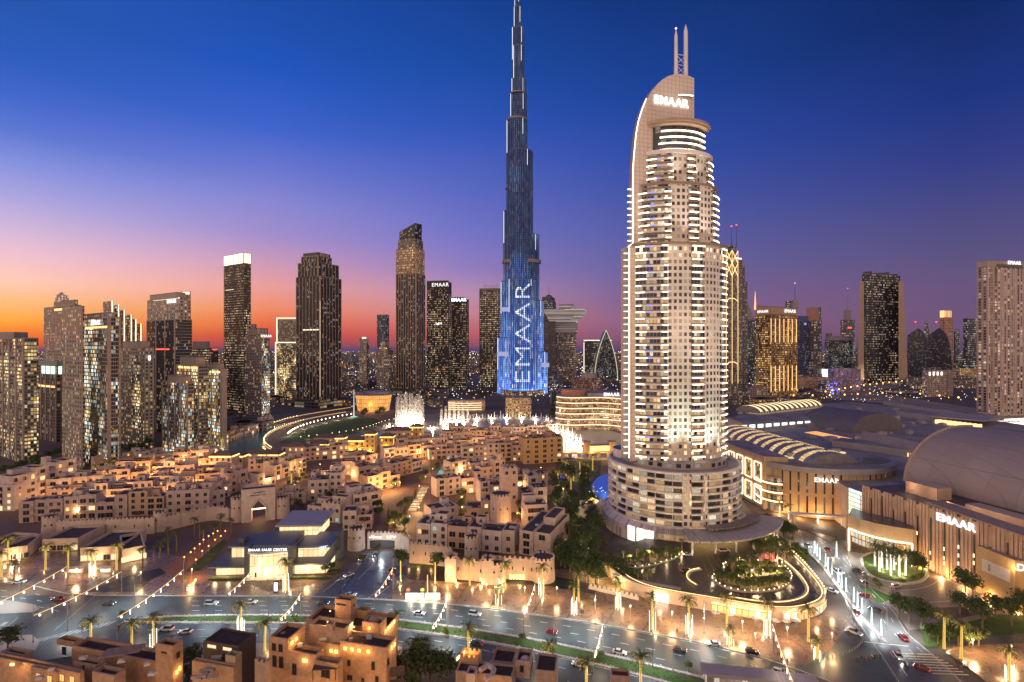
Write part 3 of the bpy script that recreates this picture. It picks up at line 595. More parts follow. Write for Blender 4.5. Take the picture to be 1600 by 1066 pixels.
# pointed arch building
t0 = D(947,1550); t = thing('office_building', 'dark glass building shaped like a pointed arch with a lit rim', 'office building', (*t0,0))
def arch_prof(w, h, n=14): 
    L = []
    for i in range(n+1):
        k = i/n; L.append((w*(1-k**2.0), h*k))
    return L
w_, h_ = 34, zat(517,1550); pr = arch_prof(w_, h_); out = [(-x,z) for x,z in pr] + [(x,z) for x,z in reversed(pr[:-1])]
def extr(out, y0, y1, ma=0, mbk=0, ms=1, mb=None):
    mb = mb or MB(); mb.face([(x,y0,z) for x,z in reversed(out)], ma, [(x,z) for x,z in reversed(out)]); mb.face([(x,y1,z) for x,z in out], mbk, [(x,z) for x,z in out])
    for a, b in zip(out, out[1:]+out[:1]): mb.face([(a[0],y0,a[1]),(a[0],y1,a[1]),(b[0],y1,b[1]),(b[0],y0,b[1])][::-1], ms)
    return mb
extr(out,0,45).build('glass_body',[fOff,DARK],t)
o2 = [(x*1.03,z*1.01) for x,z in out]; mb = MB(); 
for a, b in zip(o2, o2[1:]): mb.bar((a[0],-1,a[1]),(b[0],-1,b[1]),1.1,0,4)
mb.build('lit_rim', glow('rim_light',(.8,.8,.45),1.0), t)
# twin-spire tower right of the hotel
T = tower('office_tower', 'tall tower with twin masts and golden zigzag neon beside the big hotel', 900, 62, [(1128,1134,1160,402,facade('neon_tower',(.24,.20,.17),cw=2.6,ch=3.8,fw=.7,fh=.55,lit=.4,c1=(1,.62,.3),es=1.8)),(1128,1133,1150,383,fOff)])
for x in (-4, 5): mast(T, x, -6, zat(385,900), zat(350 if x > 0 else 352,900), .6, DARK, REDL)
p = T.tiers[0][0]; mb = MB(); a, b = facepts(p,'R'); nx, ny = (b[1]-a[1]), -(b[0]-a[0]); l = sqrt(nx*nx+ny*ny); nx/=l; ny/=l
def fp(u, z, T=T, a=a, b=b, nx=nx, ny=ny): return (a[0]+(b[0]-a[0])*u+nx*1.0, a[1]+(b[1]-a[1])*u+ny*1.0, z)
for zt, zl in ((zat(390,900),zat(430,900)),):
    for u0, u1 in ((0,.35),(.35,.7)):
        for k in range(2):
            za = zt-(zt-zl)*k/2; zc = zt-(zt-zl)*(k+1)/2; mb.bar(fp(u0,za),fp(u1,zc),.5); mb.bar(fp(u1,za),fp(u0,zc),.5)
for zt in (470, 570): 
    mb.bar(fp(0,zat(zt,900)),fp(.2,zat(zt-4,900)),.5); mb.bar(fp(.2,zat(zt-4,900)),fp(.5,zat(zt-4,900)),.5); mb.bar(fp(.5,zat(zt-4,900)),fp(.7,zat(zt,900)),.5)
for u in (0,.35,.7): mb.bar(fp(u,zat(600,900)),fp(u,zat(390,900)),.35)
mb.build('neon_lines', glow('neon_gold',(1,.62,.25),4.0), T.o); sign(T,0,'EMAAR','R',.72,zat(402,900),5,out=1.5)
mb = MB(); mb.prism(rel([D(1150,925),D(1164,925),D(1164,950),D(1150,950)],T.c),0,zat(412,925),0,1); mb.prism(rel([D(1160,926),D(1168,926),D(1168,950),D(1160,950)],T.c),0,zat(440,925),0,1); mb.build('rear_block',[facade('rear_glass',(.16,.15,.18),cw=3,ch=3.8,fw=.8,fh=.5,lit=.25),ROOFM],T.o)
T = tower('office_tower', 'wedge-topped tower with an orange-lit edge between neon and golden towers', 1400, 66, [(1165,1168,1180,500,fOff)]); q=T.tiers[0]; p=q[0]; mb=MB(); zt=zat(471,1400)
mb.face([(*p[0],q[2]),(*p[1],q[2]),(*p[0],zt)],0); mb.face([(*p[3],q[2]),(*p[0],q[2]),(*p[0],zt),(*p[3],zt)],0); mb.face([(*p[2],q[2]),(*p[3],q[2]),(*p[3],zt)],0); mb.face([(*p[1],q[2]),(*p[2],q[2]),(*p[3],zt),(*p[0],zt)],0); mb.build('wedge_top',STONE,T.o); fins(T,0,glow('edge_orange',(1,.35,.1),2.5),1,2,1,'L',40,zt,'lit_edge')
T = tower('hotel_tower', 'golden uplit slab hotel with a swooping roof and two white signs', 960, 66, [(1180,1205,1246,492,fGold)],cap=70); q=T.tiers[0]; p=q[0]
fins(T,0,mat('golden_fin',(.5,.32,.16)),6,1.2,1.0,'R'); fins(T,0,LINEG,6,1.1,.4,'R',zat(612,960),zat(572,960),'upright_glow').location=(-1.2,-.9,0); fins(T,0,LINEG,6,1.0,.4,'R',zat(535,960),zat(498,960),'top_glow').location=(-1.2,-.9,0)  # glowing bars on the ribs stand in for their uplighting
mb=MB(); z=q[2]; mb.face([(*p[3],z),(*p[0],z),(p[0][0],p[0][1],z+14),(p[3][0],p[3][1],z+20)],0); mb.face([(*p[0],z),(*p[1],z),(p[1][0],p[1][1],z+13),(p[0][0],p[0][1],z+14)],0); mb.face([(*p[1],z),(*p[2],z),(p[2][0],p[2][1],z+20),(p[1][0],p[1][1],z+13)],0); mb.face([(*p[2],z),(*p[3],z),(p[3][0],p[3][1],z+20),(p[2][0],p[2][1],z+20)],0); mb.face([(*p[0],z+14),(*p[1],z+13),(*p[2],z+20),(*p[3],z+20)],1)
mb.build('swooping_roof',[mat('warm_stone',(.5,.34,.22)),mat('lit_roof',(.55,.4,.25))],T.o); sign(T,0,'EMAAR','L',.5,z+7,7); sign(T,0,'EMAAR','R',.72,z+8,9)
mb=MB(); mb.box(p[1][0]-6,p[1][1]-4,z+13,9,9,16); mb.build('roof_house',STONE,T.o); mast(T,p[1][0]-6,p[1][1]-4,z+29,zat(440,960),.5,DARK,SIGNW)
mb=MB(); mb.bar((p[3][0],p[3][1],z+12),(p[3][0],p[3][1],zat(452,960)),2.2,0,6,.2); mb.build('corner_spire',glow('spire_rainbow',(.9,.45,.2),2),T.o)
T = tower('office_tower', 'low blue-signed glass block beside the golden hotel', 1500, 68, [(1245,1250,1266,502,facade('blue_glass',(.08,.09,.16),(.03,.04,.09),cw=3,ch=4,fw=.8,fh=.6,lit=.2,c1=(.5,.6,1),es=1.2)),(1246,1250,1262,494,mat('blue_crown',(.1,.12,.3)))]); sign(T,0,'O','R',.5,T.tiers[0][2]-8,9,glow('blue_sign',(.2,.3,1),6))
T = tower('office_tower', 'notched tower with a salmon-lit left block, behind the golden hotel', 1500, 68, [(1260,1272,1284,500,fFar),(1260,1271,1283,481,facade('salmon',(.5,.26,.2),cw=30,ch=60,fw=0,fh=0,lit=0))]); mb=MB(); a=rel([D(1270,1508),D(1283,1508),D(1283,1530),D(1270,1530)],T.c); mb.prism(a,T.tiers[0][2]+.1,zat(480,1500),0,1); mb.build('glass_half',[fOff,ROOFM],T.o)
T = tower('office_tower', 'tower with a needle spire and red lamps behind the drum building', 2000, 68, [(1313,1322,1336,500,fFar),(1318,1324,1330,485,STONE)]); mast(T,0,0,T.tiers[1][2],zat(468,2000),3,STONE); mast(T,0,0,zat(470,2000),zat(450,2000),.8,STONE,REDL,'needle'); band(T,0,REDL,zat(513,2000),zat(511,2000),'R',.2,.6,name='aviation_light')
t0 = D(1311,1560); t = thing('office_building','squat round dark-glass drum building right of the golden hotel','office building',(*t0,0)); mb=MB(); mb.prism(ellipse(0,0,40,30,24),0,zat(532,1530),0,1); mb.build('glass_drum',[fOff,ROOFM],t); mb=MB(); mb.prism(ellipse(0,0,41,31,24),zat(532,1530),zat(525,1530),0,0,poly1=ellipse(0,2,34,22,24)); mb.build('drum_roof',STONE,t)
T = tower('office_tower','tall dark tower flanked by curved stone buttresses',1450, 72, [(1347,1352,1406,428,facade('dark_office',(.03,.026,.03),(.012,.012,.018),cw=3.6,ch=4.2,fw=.7,fh=.5,lit=.42,c1=(1,.68,.36),es=1.7,cluster=.6))],cap=150)
fins(T,0,DARK,6,1.6,1.2,'R'); q=T.tiers[0]
for s,(xa,xb,xc) in enumerate(((1340,1350,1352),(1419,1404,1407))):
    for nm_,za,zb2,k in (('buttress',0,zat(440,1450),0),):
        base=rel([D(xa,1445),D(xb,1445),D(xb,1500),D(xa,1500)],T.c); top=rel([D(1343 if s==0 else 1411,1445),D(xb,1445),D(xb,1500),D(1343 if s==0 else 1411,1500)],T.c)
        if s: base=[base[1],base[0],base[3],base[2]]; top=[top[1],top[0],top[3],top[2]]
        mb=MB(); mb.prism(base,0,zb2,0,0,poly1=top); mb.build('buttress',mat('buff_stone',(.42,.30,.22)),T.o)
    lamp('SPOT','buttress_uplight',(T.tiers[0][0][0][0]+(-14 if s==0 else 90),-75,4),120000,(1,.72,.45),T.o,2.0,spot_size=radians(55),spot_blend=.8).rotation_euler=(radians(118),0,radians(15 if s else -10))
mb=MB()
for k in range(4): 
    a,b=facepts(q[0],'R'); c=lerp(a,b,(k+.5)/4); mb.box(c[0]+1,c[1]+10,q[2],17,17,8-k%2*3,radians(40))
mb.build('roof_blocks',DARK,T.o)
for i,(xa,xb,lab) in enumerate(((1421,1451,'left'),(1454,1484,'right'))):
    t0=D((xa+xb)/2,1650); t=thing('office_tower',f'{lab} one of two dark sail-shaped towers with curved outer edges','tower',(*t0,0),radians(-38),'pair of sail-shaped towers')
    w_=(xb-xa)/2/800*1650*.95; h_=zat(513,1650)
    pr=[(-w_,0)]+[(w_*(1-.0*k)*sqrt(max(0,1-(k/8)**2.6)) ,h_*k/8) for k in range(9)]+[(-w_*.15,h_),(-w_,h_*.86)]
    extr(pr,0,34).build('sail_body',[facade('sail_glass',(.05,.05,.07),(.02,.025,.035),cw=3,ch=4,fw=.8,fh=.5,lit=.14,c1=(1,.7,.4),c2=(.6,.8,1),es=1.5),DARK],t)
    mb=MB(); mb.bar((-w_*.3,17,h_*.9),(-w_*.3,17,h_*1.12),1.4,0,6); mb.build('mast',mat('mast_pink',(.6,.35,.35)),t); mb=MB(); mb.sphere((-w_*.3,17,h_*1.13),2.2); mb.build('aviation_light',REDL,t)
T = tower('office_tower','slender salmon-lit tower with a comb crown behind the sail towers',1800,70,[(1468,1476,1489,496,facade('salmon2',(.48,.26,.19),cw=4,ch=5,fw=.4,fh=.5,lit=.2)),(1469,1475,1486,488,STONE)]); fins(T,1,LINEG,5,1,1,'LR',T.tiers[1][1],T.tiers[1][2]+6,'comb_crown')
T = tower('office_tower','plain dark tower with a white corner lamp by the big apartment slab',1500,72,[(1505,1512,1527,498,fOff)]); mb=MB(); mb.sphere((T.tiers[0][0][1][0]-1,T.tiers[0][0][1][1]-2,T.tiers[0][2]-3),2.5); mb.build('corner_lamp',glow('star_lamp',(.8,1,1),30),T.o)
T = tower('hotel_building','pale mid-rise block with uplit arches under its roof, right of the highway',1060,74,[(1441,1449,1506,580,fRose)],cap=70); q=T.tiers[0]; fins(T,0,CONCP,6,2.2,1.2,'R')
mb=MB(); a,b=facepts(q[0],'R')
for k in range(4): c=lerp(a,b,.1+.16*k); mb.box(c[0]-1.2,c[1]-1.4,q[2]-9,3.5,.8,7,atan2(b[1]-a[1],b[0]-a[0]))
mb.build('arch_lamps',glow('arch_lamp',(1,.85,.7),7),T.o); band(T,0,mat('wing_stone',(.3,.25,.23)),0,q[2]-4,'R',.8,1.0,2.5,'stone_wing',1.3)
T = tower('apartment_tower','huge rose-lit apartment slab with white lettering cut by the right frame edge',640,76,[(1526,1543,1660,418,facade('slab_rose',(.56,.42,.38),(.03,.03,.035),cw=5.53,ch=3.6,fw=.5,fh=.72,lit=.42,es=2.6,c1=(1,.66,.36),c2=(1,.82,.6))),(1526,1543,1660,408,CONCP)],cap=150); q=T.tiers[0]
fins(T,0,mat('slab_fin',(.66,.52,.46),.7),17,1.1,.9,'R'); slabs(T,0,CONCP,3.3,.4,1.3,'L'); slabs(T,0,CONCP,3.3,.4,1.6,'R',.02,.12); slabs(T,0,CONCP,3.3,.4,1.6,'R',.5,.62,'side_balcony_slabs'); sign(T,1,'EMAAR','R',.33,T.tiers[1][2]-1,6.5,out=1.5)
mb=MB(); a,b=facepts(q[0],'R'); mb.box(*lerp(a,b,.25),0,.1,.1,.1); 
band(T,1,DARK,T.tiers[1][1]+1,T.tiers[1][1]+5,'R',.12,.45,name='plant_screen')
band(T,0,glow('podium_light',(1,.9,.8),3.0),12,15,'R',0,1,6,'garage_lights',6); band(T,0,mat('garage_deck',(.4,.32,.28)),15,17,'R',0,1,9,'garage_deck',6); band(T,0,glow('podium_light',(1,.9,.8),3.0),6,9,'R',0,1,6,'garage_lights',6); band(T,0,mat('garage_deck',(.4,.32,.28)),0,5,'R',0,1,9,'garage_base',6)
# ================================================================ the tallest tower: bundled setback tubes with a light show on its lower third
YB = 1130.0
bt = thing('supertall_tower', 'immensely tall stepped tower with blue light show on its lower facade', 'skyscraper', ((815-CX)/F*YB, YB, 0))
BX = (815-CX)/F*YB
def burj_mat(name, lit, c1, es, wall, glass, blue=0):
    return facade(name, wall, glass, cw=3.2, ch=3.9, fw=.78, fh=.72, lit=lit, c1=c1, c2=(.6,.8,1), es=es, grough=.1, cluster=.6)
def ledmat():
    m = bpy.data.materials.new('led_and_glass_glow'); m.use_nodes = True; t = NT(m.node_tree); b = m.node_tree.nodes['Principled BSDF']
    uv = t.n('ShaderNodeUVMap').outputs[0]; s = t.n('ShaderNodeSeparateXYZ', {0: uv}); u, v = s.outputs[0], s.outputs[1]
    pos = t.n('ShaderNodeNewGeometry').outputs['Position']; sp = t.n('ShaderNodeSeparateXYZ', {0: pos})
    vert = t.m('LESS_THAN', t.m('FRACT', t.m('DIVIDE', u, 4.4)), .26); hor_ = t.m('LESS_THAN', t.m('FRACT', t.m('DIVIDE', v, 3.9)), .30)
    cell = t.n('ShaderNodeCombineXYZ', {0: t.m('FLOOR', t.m('DIVIDE', u, 2.2)), 1: t.m('FLOOR', t.m('DIVIDE', v, 7.8)), 2: 0.0}).outputs[0]
    wn = t.n('ShaderNodeTexWhiteNoise', {'Vector': cell}, noise_dimensions='3D')
    st = t.n('ShaderNodeCombineXYZ', {0: t.m('MULTIPLY', u, .25), 1: t.m('MULTIPLY', v, .02), 2: 0.0}).outputs[0]
    str_ = t.mr(t.noise(1.2, 3.0, st), .4, .68, 0, 1)
    c = t.mix(str_, (.035,.085,.55,1), (.22,.5,.95,1)); c = t.mix(t.m('MULTIPLY', t.m('GREATER_THAN', wn.outputs[0], .86), .7), c, (.75,.7,1,1))
    up = t.m('ADD', t.mr(sp.outputs[2], 110, 270, 1.0, .10), t.m('MULTIPLY', t.mr(t.noise(.012,3.0,pos), .5, .7, 0, .35), t.mr(sp.outputs[2], 400, 560, 1, .25)))       # show fades upwards; a faint blue glow is added to the glass above
    amp = t.m('MULTIPLY', t.m('ADD', t.m('MULTIPLY', vert, .9), t.m('ADD', .30, t.m('MULTIPLY', hor_, .5))), up)
    low = t.mr(sp.outputs[2], 20, 60, 1.7, 1.0); amp = t.m('MULTIPLY', amp, low)
    b.inputs['Roughness'].default_value = .2; b.inputs['Specular IOR Level'].default_value = .12
    fl = t.m('MAXIMUM', vert, hor_); m.node_tree.links.new(t.mix(fl, (.008,.014,.03,1), (.035,.055,.095,1)), b.inputs['Base Color'])
    m.node_tree.links.new(c, b.inputs['Emission Color']); m.node_tree.links.new(t.m('MULTIPLY', amp, 1.15), b.inputs['Emission Strength']); m.cycles.emission_sampling = 'NONE'
    return m
LED = ledmat(); STEEL = mat('brushed_steel', (.06,.09,.15), .4, .2); MECH = mat('louvre_band', (.24,.20,.18), .45, .4)
def tube(name, xl, xr, ytop, dy, m, ybot=None, cap=True, depth=None):
    """one lobe of the bundle: a vertical half-round shaft"""
    cx = ((xl+xr)/2-CX)/F*YB - BX; r = (xr-xl)/2/F*YB; zt = zat(ytop, YB); zb = 0 if ybot is None else zat(ybot, YB)
    mb = MB(); P = ellipse(cx, dy, r, depth or r*1.2, 20); mb.prism(P, zb, zt, 0, 1); o = mb.build(name, [m, STEEL], bt)
    if cap:
        mb = MB(); 
        for a in (0, 2, 4, 6, 8, 10, 12, 14, 16, 18):
            p = P[a]; mb.bar((p[0],p[1],zb),(p[0],p[1],zt+2),.5,0,4)
        mb.prism(ellipse(cx,dy,r+.4,(depth or r*1.2)+.4,20), zt-1.2, zt+1, 0); mb.build('steel_fins', STEEL, o)
        mb = MB(); q = P[15] if False else (cx, dy-(depth or r*1.2)-.3); mb.box(cx-r*.93, dy-(depth or r)*.45, zt-70, .8, .8, 71); mb.box(cx+r*.55, dy-(depth or r*1.2)*.86, zt-34, .6, .6, 34); mb.build('edge_light', glow('edge_cool',(.8,.88,1),2.6), o)
    return o
mLow = mUp = LED
tube('wing_lobe', 777, 799, 528, 6, mLow); tube('wing_lobe', 782, 806, 440, 10, mLow); tube('wing_lobe', 786, 818, 330, 12, mUp)
tube('wing_lobe', 832, 856, 550, 6, mLow); tube('wing_lobe', 826, 850, 470, 10, mLow); tube('wing_lobe', 815, 843, 367, 14, mUp)
tube('front_lobe', 794, 839, 440, -22, mLow, depth=19); tube('central_lobe', 791, 833, 240, 4, mUp); tube('central_lobe', 791, 824, 192, 0, mUp); tube('core_lobe', 797, 823, 150, -2, mUp, depth=12)
tube('core_lobe', 799, 822, 125, 0, mUp, depth=10); tube('core_lobe', 800, 819, 45, 0, mUp, depth=9); tube('core_lobe', 802, 818, 75, -4, mUp, depth=9); tube('spire_lobe', 803, 815, 12, 0, mUp, depth=6); tube('spire_lobe', 804, 812, -20, 0, mUp, depth=4)
mb = MB(); mb.bar(((808-CX)/F*YB-BX,0,zat(-20,YB)),((808-CX)/F*YB-BX,0,828),3.2,0,8,.6); mb.build('spire', STEEL, bt)
for yr, xl, xr, h in ((296,790,833,5),(412,785,845,5),(193,791,824,6),(150,796,823,2)):
    mb = MB(); mb.prism(ellipse(((xl+xr)/2-CX)/F*YB-BX, 0, (xr-xl)/2/F*YB+.6, 26 if yr>200 else 21, 24), zat(yr,YB), zat(yr-h,YB), 0); mb.build('mechanical_band', MECH, bt)
mb = MB()
for yr, xl, xr in ((488,782,795),(556,777,795),(573,845,857)): mb.box(((xl+xr)/2-CX)/F*YB-BX, -24, zat(yr,YB), (xr-xl)/F*YB, 1, 9)
mb.build('service_glow', glow('service_glow',(.45,.46,.75),.8), bt)
# lettering of the light show, running up the front lobe
letters('EMAAR', 50, glow('show_white',(.70,.78,1),1.45), bt, ((817-CX)/F*YB-BX, -42.2, zat(522,YB)), name='light_show_lettering', depth=.2, rot=(pi/2, -pi/2, 0), bold=-.5).scale = (1.25, .9, 1)
mb = MB()
for k in range(-7,8): x = k*4.1; mb.box(x+((817-CX)/F*YB-BX), -42.2+abs(x/30)**2*9, 14, 1.5, 2.6, 220)
for k in range(56): mb.box((817-CX)/F*YB-BX, -42.9, 16+k*3.9, 44, .5, .9)
mb.build('facade_fins', mat('show_fins',(.04,.07,.16),.4), bt)
# terraces at the foot
mb = MB()
for k, (xl, xr, y0_, y1_, yy) in enumerate(((770,864,636,626,-55),(776,858,626,618,-50),(782,852,618,611,-42))):
    c = ((xl+xr)/2-CX)/F*(YB+yy)-BX; mb.prism(ellipse(c, 0, (xr-xl)/2/F*(YB+yy), 50-k*3, 28), 0 if k==0 else zat(y0_,YB+yy), zat(y1_,YB+yy), 0, 1)
mb.build('podium_terraces', [facade('podium_gold',(.4,.28,.18),cw=4,ch=4.5,fw=.7,fh=.6,lit=.75,c1=(1,.6,.3),c2=(1,.8,.5),es=2.2,cluster=.2), mat('terrace',(.3,.24,.2))], bt)

# ================================================================ the great hotel with the sail-shaped crown
HC = (95.0, 303.0); PHI = radians(9.6)
ht = thing('hotel_tower', 'huge floodlit hotel tower with sail crown, twin masts and round podium', 'hotel', (HC[0], HC[1], 0), PHI)
HW = mat('hotel_white', (.74,.68,.65), .55, noise=.06, nscale=.3); HPANEL = facade('hotel_panels', (.40,.31,.26), (.66,.55,.47), cw=2.4, ch=2.4, fw=.93, fh=.93, lit=0, grough=.5, gvar=.06)
HGL = facade('hotel_glass', (.30,.25,.22), (.02,.03,.07), cw=1.9, ch=3.66, fw=.84, fh=.62, lit=.5, c1=(1,.58,.24), c2=(1,.80,.5), es=3.4, cluster=.6)
HGRID = facade('hotel_grid', (.72,.62,.54), (.045,.05,.06), cw=2.9, ch=3.66, fw=.56, fh=.56, lit=.5, c1=(1,.62,.3), c2=(1,.8,.55), es=2.4, cluster=.7)
BARW = glow('balcony_bar', (1,.76,.48), 15.0, True); BARB = glow('balcony_blue', (.1,.16,1), 5.0)
FH = 3.66
def arcpt(rx, ry, x, cy=0.0, e=0.0): 
    k = max(-1, min(1, x/rx)); return (x, cy - ry*sqrt(1-k*k*.97))
def curve(rx, ry, x0, x1, off=0.0, n=8):
    P = []
    for i in range(n+1):
        x = x0 + (x1-x0)*i/n; p = arcpt(rx, ry, x); q = arcpt(rx, ry, x+.01); tx, ty = q[0]-p[0], q[1]-p[1]; l = sqrt(tx*tx+ty*ty)
        P.append((p[0]+ty/l*off, p[1]-tx/l*off))
    return P
def ribbon(mb, P, z0, z1, m=0, u0=0.0):
    u = u0
    for a, b in zip(P, P[1:]): u = mb.wall(a, b, z0, z1, m, u)
    return u
def slabarc(mb, P0, P1, z0, z1, m=0):
    """curved slab between outer curve P1 and inner curve P0"""
    for i in range(len(P0)-1): mb.prism([P1[i],P1[i+1],P0[i+1],P0[i]], z0, z1, m, bottom=True)
SEC = [('main_shaft', 31.0, 19.0, 40.0, 162.0, [(-27,-12,'b'),(-12,1.3,'g'),(1.3,9.3,'c'),(9.3,10.6,'p'),(10.6,22,'g'),(22,30,'c')], -30.5),
       ('middle_shaft', 26.0, 16.5, 162.0, 196.0, [(-24.5,-9,'b'),(-9,1,'g'),(1,7.5,'c'),(7.5,8.6,'p'),(8.6,17,'g'),(17,25,'c')], -25),
       ('upper_shaft', 22.5, 14.5, 196.0, 214.0, [(-19.5,-7,'b'),(-7,1,'g'),(1,6.5,'c'),(6.5,7.5,'p'),(7.5,15,'g'),(15,21.5,'c')], -20)]
for nm_, rx, ry, z0, z1, zones, xl in SEC:
    body = MB()
    for x0, x1, kind in zones:
        P = curve(rx, ry, x0, x1, .9 if kind == 'p' else 0, 8)
        ribbon(body, P, z0, z1, {'b':1,'c':1,'g':0,'p':2}[kind])
    P = curve(rx, ry, xl, zones[0][0], .35, 4); ribbon(body, P, z0, z1, 2)
    outer = curve(rx, ry, xl, rx, 0, 24); back = [(rx, 4), (rx-6, 16), (xl+8, 16), (xl, 4)]
    poly = outer + back
    for a, b in zip(back[:], back[1:]): body.wall(a, b, z0, z1, 1)
    body.wall(outer[-1], back[0], z0, z1, 1); body.wall(back[-1], outer[0], z0, z1, 2)
    body.face([(p[0],p[1],z1) for p in poly], 2)
    bo = body.build(nm_, [HGRID, HGL, HPANEL], ht)
    sl = MB(); bars = MB(); blue = MB(); k = 0; z = z0 + FH*.9
    while z < z1 - 1.5:
        for x0, x1, kind in zones:
            if kind == 'b':
                w_ = x1-x0
                # bowed balcony stack with a gap in the middle
                for (a, b, of) in ((x0+.3, x0+w_*.34, 1.7), (x0+w_*.34, x0+w_*.74, 1.2), (x0+w_*.74, x1, 1.9)):
                    slabarc(sl, curve(rx,ry,a,b,0,4), curve(rx,ry,a,b,of,4), z-.25, z+.6)
                L0 = R.choice((.16,.26,.32,.34)); slabarc(bars, curve(rx,ry,x0+.3,x0+w_*L0,1.75,3), curve(rx,ry,x0+.3,x0+w_*L0,2.0,3), z-.1, z+.3)
                L1 = R.choice((.78,.82,.88)); slabarc(bars, curve(rx,ry,x0+w_*L1,x1,1.95,2), curve(rx,ry,x0+w_*L1,x1,2.2,2), z-.1, z+.28)
                if R.random() < .4: slabarc(blue, curve(rx,ry,x0+w_*.34,x0+w_*.46,1.3,2), curve(rx,ry,x0+w_*.34,x0+w_*.46,1.5,2), z, z+.5)
            elif kind == 'c':
                slabarc(sl, curve(rx,ry,x0,x1,0,3), curve(rx,ry,x0,x1,1.5,3), z-.25, z+.75)
                e_ = R.choice((.1,1.2,2.4)) if x1 < rx else .1; slabarc(bars, curve(rx,ry,x0+.2,x1-e_,1.55,3), curve(rx,ry,x0+.2,x1-e_,1.8,3), z-.1, z+.3)
        z += FH; k += 1
    sl.build('balcony_slabs', HW, bo); bars.build('balcony_light_bars', BARW, bo); blue.build('blue_light_bars', BARB, bo)
# ledges between the sections
for z, rx, ry, xl in ((162, 31.5, 19.5, -30), (196, 25, 16.5, -23)):
    mb = MB(); slabarc(mb, curve(rx,ry,xl,rx-.2,-4,20), curve(rx,ry,xl,rx-.2,1.6,20), z-.6, z+.7); mb.build('cornice', mat('cornice_bronze',(.28,.20,.15),.5), ht)
# glass drum and disc roof
mb = MB(); P = curve(19, 13.5, -17, 16, 0, 18); ribbon(mb, P, 214, 230); mb.wall(P[-1], (16,8), 214, 230); mb.build('glass_drum', facade('drum_glass',(.05,.05,.07),(.02,.03,.05),cw=3,ch=2,fw=.9,fh=.8,lit=.06,es=2), ht)
mb = MB()
for k in range(4): slabarc(mb, curve(19,13.5,-14+k*.6,1.2,.3,8), curve(19,13.5,-14+k*.6,1.2,.9,8), 216+k*3.5, 216.5+k*3.5); slabarc(mb, curve(19,13.5,2,15.5,.3,8), curve(19,13.5,2,15.5,.9,8), 216+k*3.5, 216.5+k*3.5)
mb.build('drum_light_rings', BARW, ht)
mb = MB(); slabarc(mb, curve(19.5,15,-18,17.5,-8,20), curve(19.5,15,-18,17.5,2.6,20), 231, 232.6); slabarc(mb, curve(19.5,15,-18,17.5,-8,20), curve(19.5,15,-18,17.5,1.6,20), 229.8, 231); mb.build('disc_roof', mat('disc_bronze',(.42,.30,.22),.45), ht)
mb = MB(); slabarc(mb, curve(23,15.3,-20,21,-1,16), curve(23,15.3,-20,21,.8,16), 213.4, 215.6); mb.build('roof_railing', HW, ht)
# sail-shaped shield wall
prof = [(-27.5,40),(-27.5,162),(-25.2,162.1),(-25.4,185),(-25.2,205),(-24.2,220),(-22,234),(-18.5,246),(-13.5,256),(-7,263),(0,266),(6,266),(10.5,264.5),(10.5,225),(-12,225),(-12,162),(-20,161.9),(-20,40)]
prof = [(x, z) for x, z in prof]
mb = MB(); y0_, y1_ = -5.5, -1.0
def shield(mb, y0, y1):
    # split into quads: vertical strips to avoid concave faces
    outer = [(-27.5,40),(-27.5,161),(-25.4,163),(-25.4,185),(-25.3,205),(-24.6,214),(-23.5,225),(-22,233),(-19.8,240),(-17.3,246),(-14.5,251),(-11.2,255.3),(-8,258.6),(-4.7,261),(-1,262.7),(2.5,263.6),(7,263.6),(11.5,262.5)]
    inner = [(-20,40),(-20,161),(-14,163),(-14,185),(-14,205),(-13.6,212),(-12.6,219),(-11,222),(-9.5,223),(-8,224),(-6,224.4),(-4,224.8),(-2,225),(0,225.2),(2.5,225.3),(5,225.4),(8,225.6),(11.5,226)]
    for i in range(len(outer)-1):
        a, b, c, d = outer[i], outer[i+1], inner[i+1], inner[i]
        yf = y0 - (9.5 if i < 2 else 3.0 if i < 6 else 0)*0
        mb.face([(a[0],y0,a[1]),(d[0],y0,d[1]),(c[0],y0,c[1]),(b[0],y0,b[1])], 0, [a,d,c,b]); mb.face([(a[0],y1,a[1]),(b[0],y1,b[1]),(c[0],y1,c[1]),(d[0],y1,d[1])], 0, [a,b,c,d])
        mb.face([(a[0],y0,a[1]),(b[0],y0,b[1]),(b[0],y1,b[1]),(a[0],y1,a[1])], 1)
    mb.face([(11.5,y0,226),(11.5,y1,226),(11.5,y1,262.5),(11.5,y0,262.5)], 0)
shield(mb, y0_, y1_); mb.build('sail_wall', [HPANEL, mat('rim_panel',(.30,.27,.27),.5)], ht)
mb = MB(); outer = [(-27.9,42),(-27.9,161.5),(-25.8,163),(-25.8,185),(-25.7,205),(-25,214),(-23.9,225),(-22.4,233),(-20.2,240),(-17.8,246)]
for a, b in zip(outer, outer[1:]): mb.bar((a[0],y0_-.2,a[1]),(b[0],y0_-.2,b[1]),.28,0,4)
mb.build('edge_light', glow('edge_warm',(1,.82,.6),5,True), ht)
for k in range(42):
    z = 44+k*FH; mb = MB(); mb.box(-28.4 if z < 161 else -26.3, -3, z, 2.0, 1.2, .4); mb.build('side_lamp', glow('side_lamp',(1,.85,.6),5), ht)
letters('EMAAR', 6.6, glow('sign_hotel',(1,.95,.9),4), ht, (-3.0, y0_-.7, 246), name='lettering', depth=.3, bold=.05)
for x, zt, r in ((1.5, 290.5, 1.1), (7.6, 294.5, 1.35)):
    mb = MB(); mb.bar((x,-3.4,262 if x < 5 else 228),(x,-3.4,zt-4),r,0,10,r*.8); mb.bar((x,-3.4,zt-4),(x,-3.4,zt),r*.8,0,10,.15); mb.build('mast', HW, ht)
mb = MB()
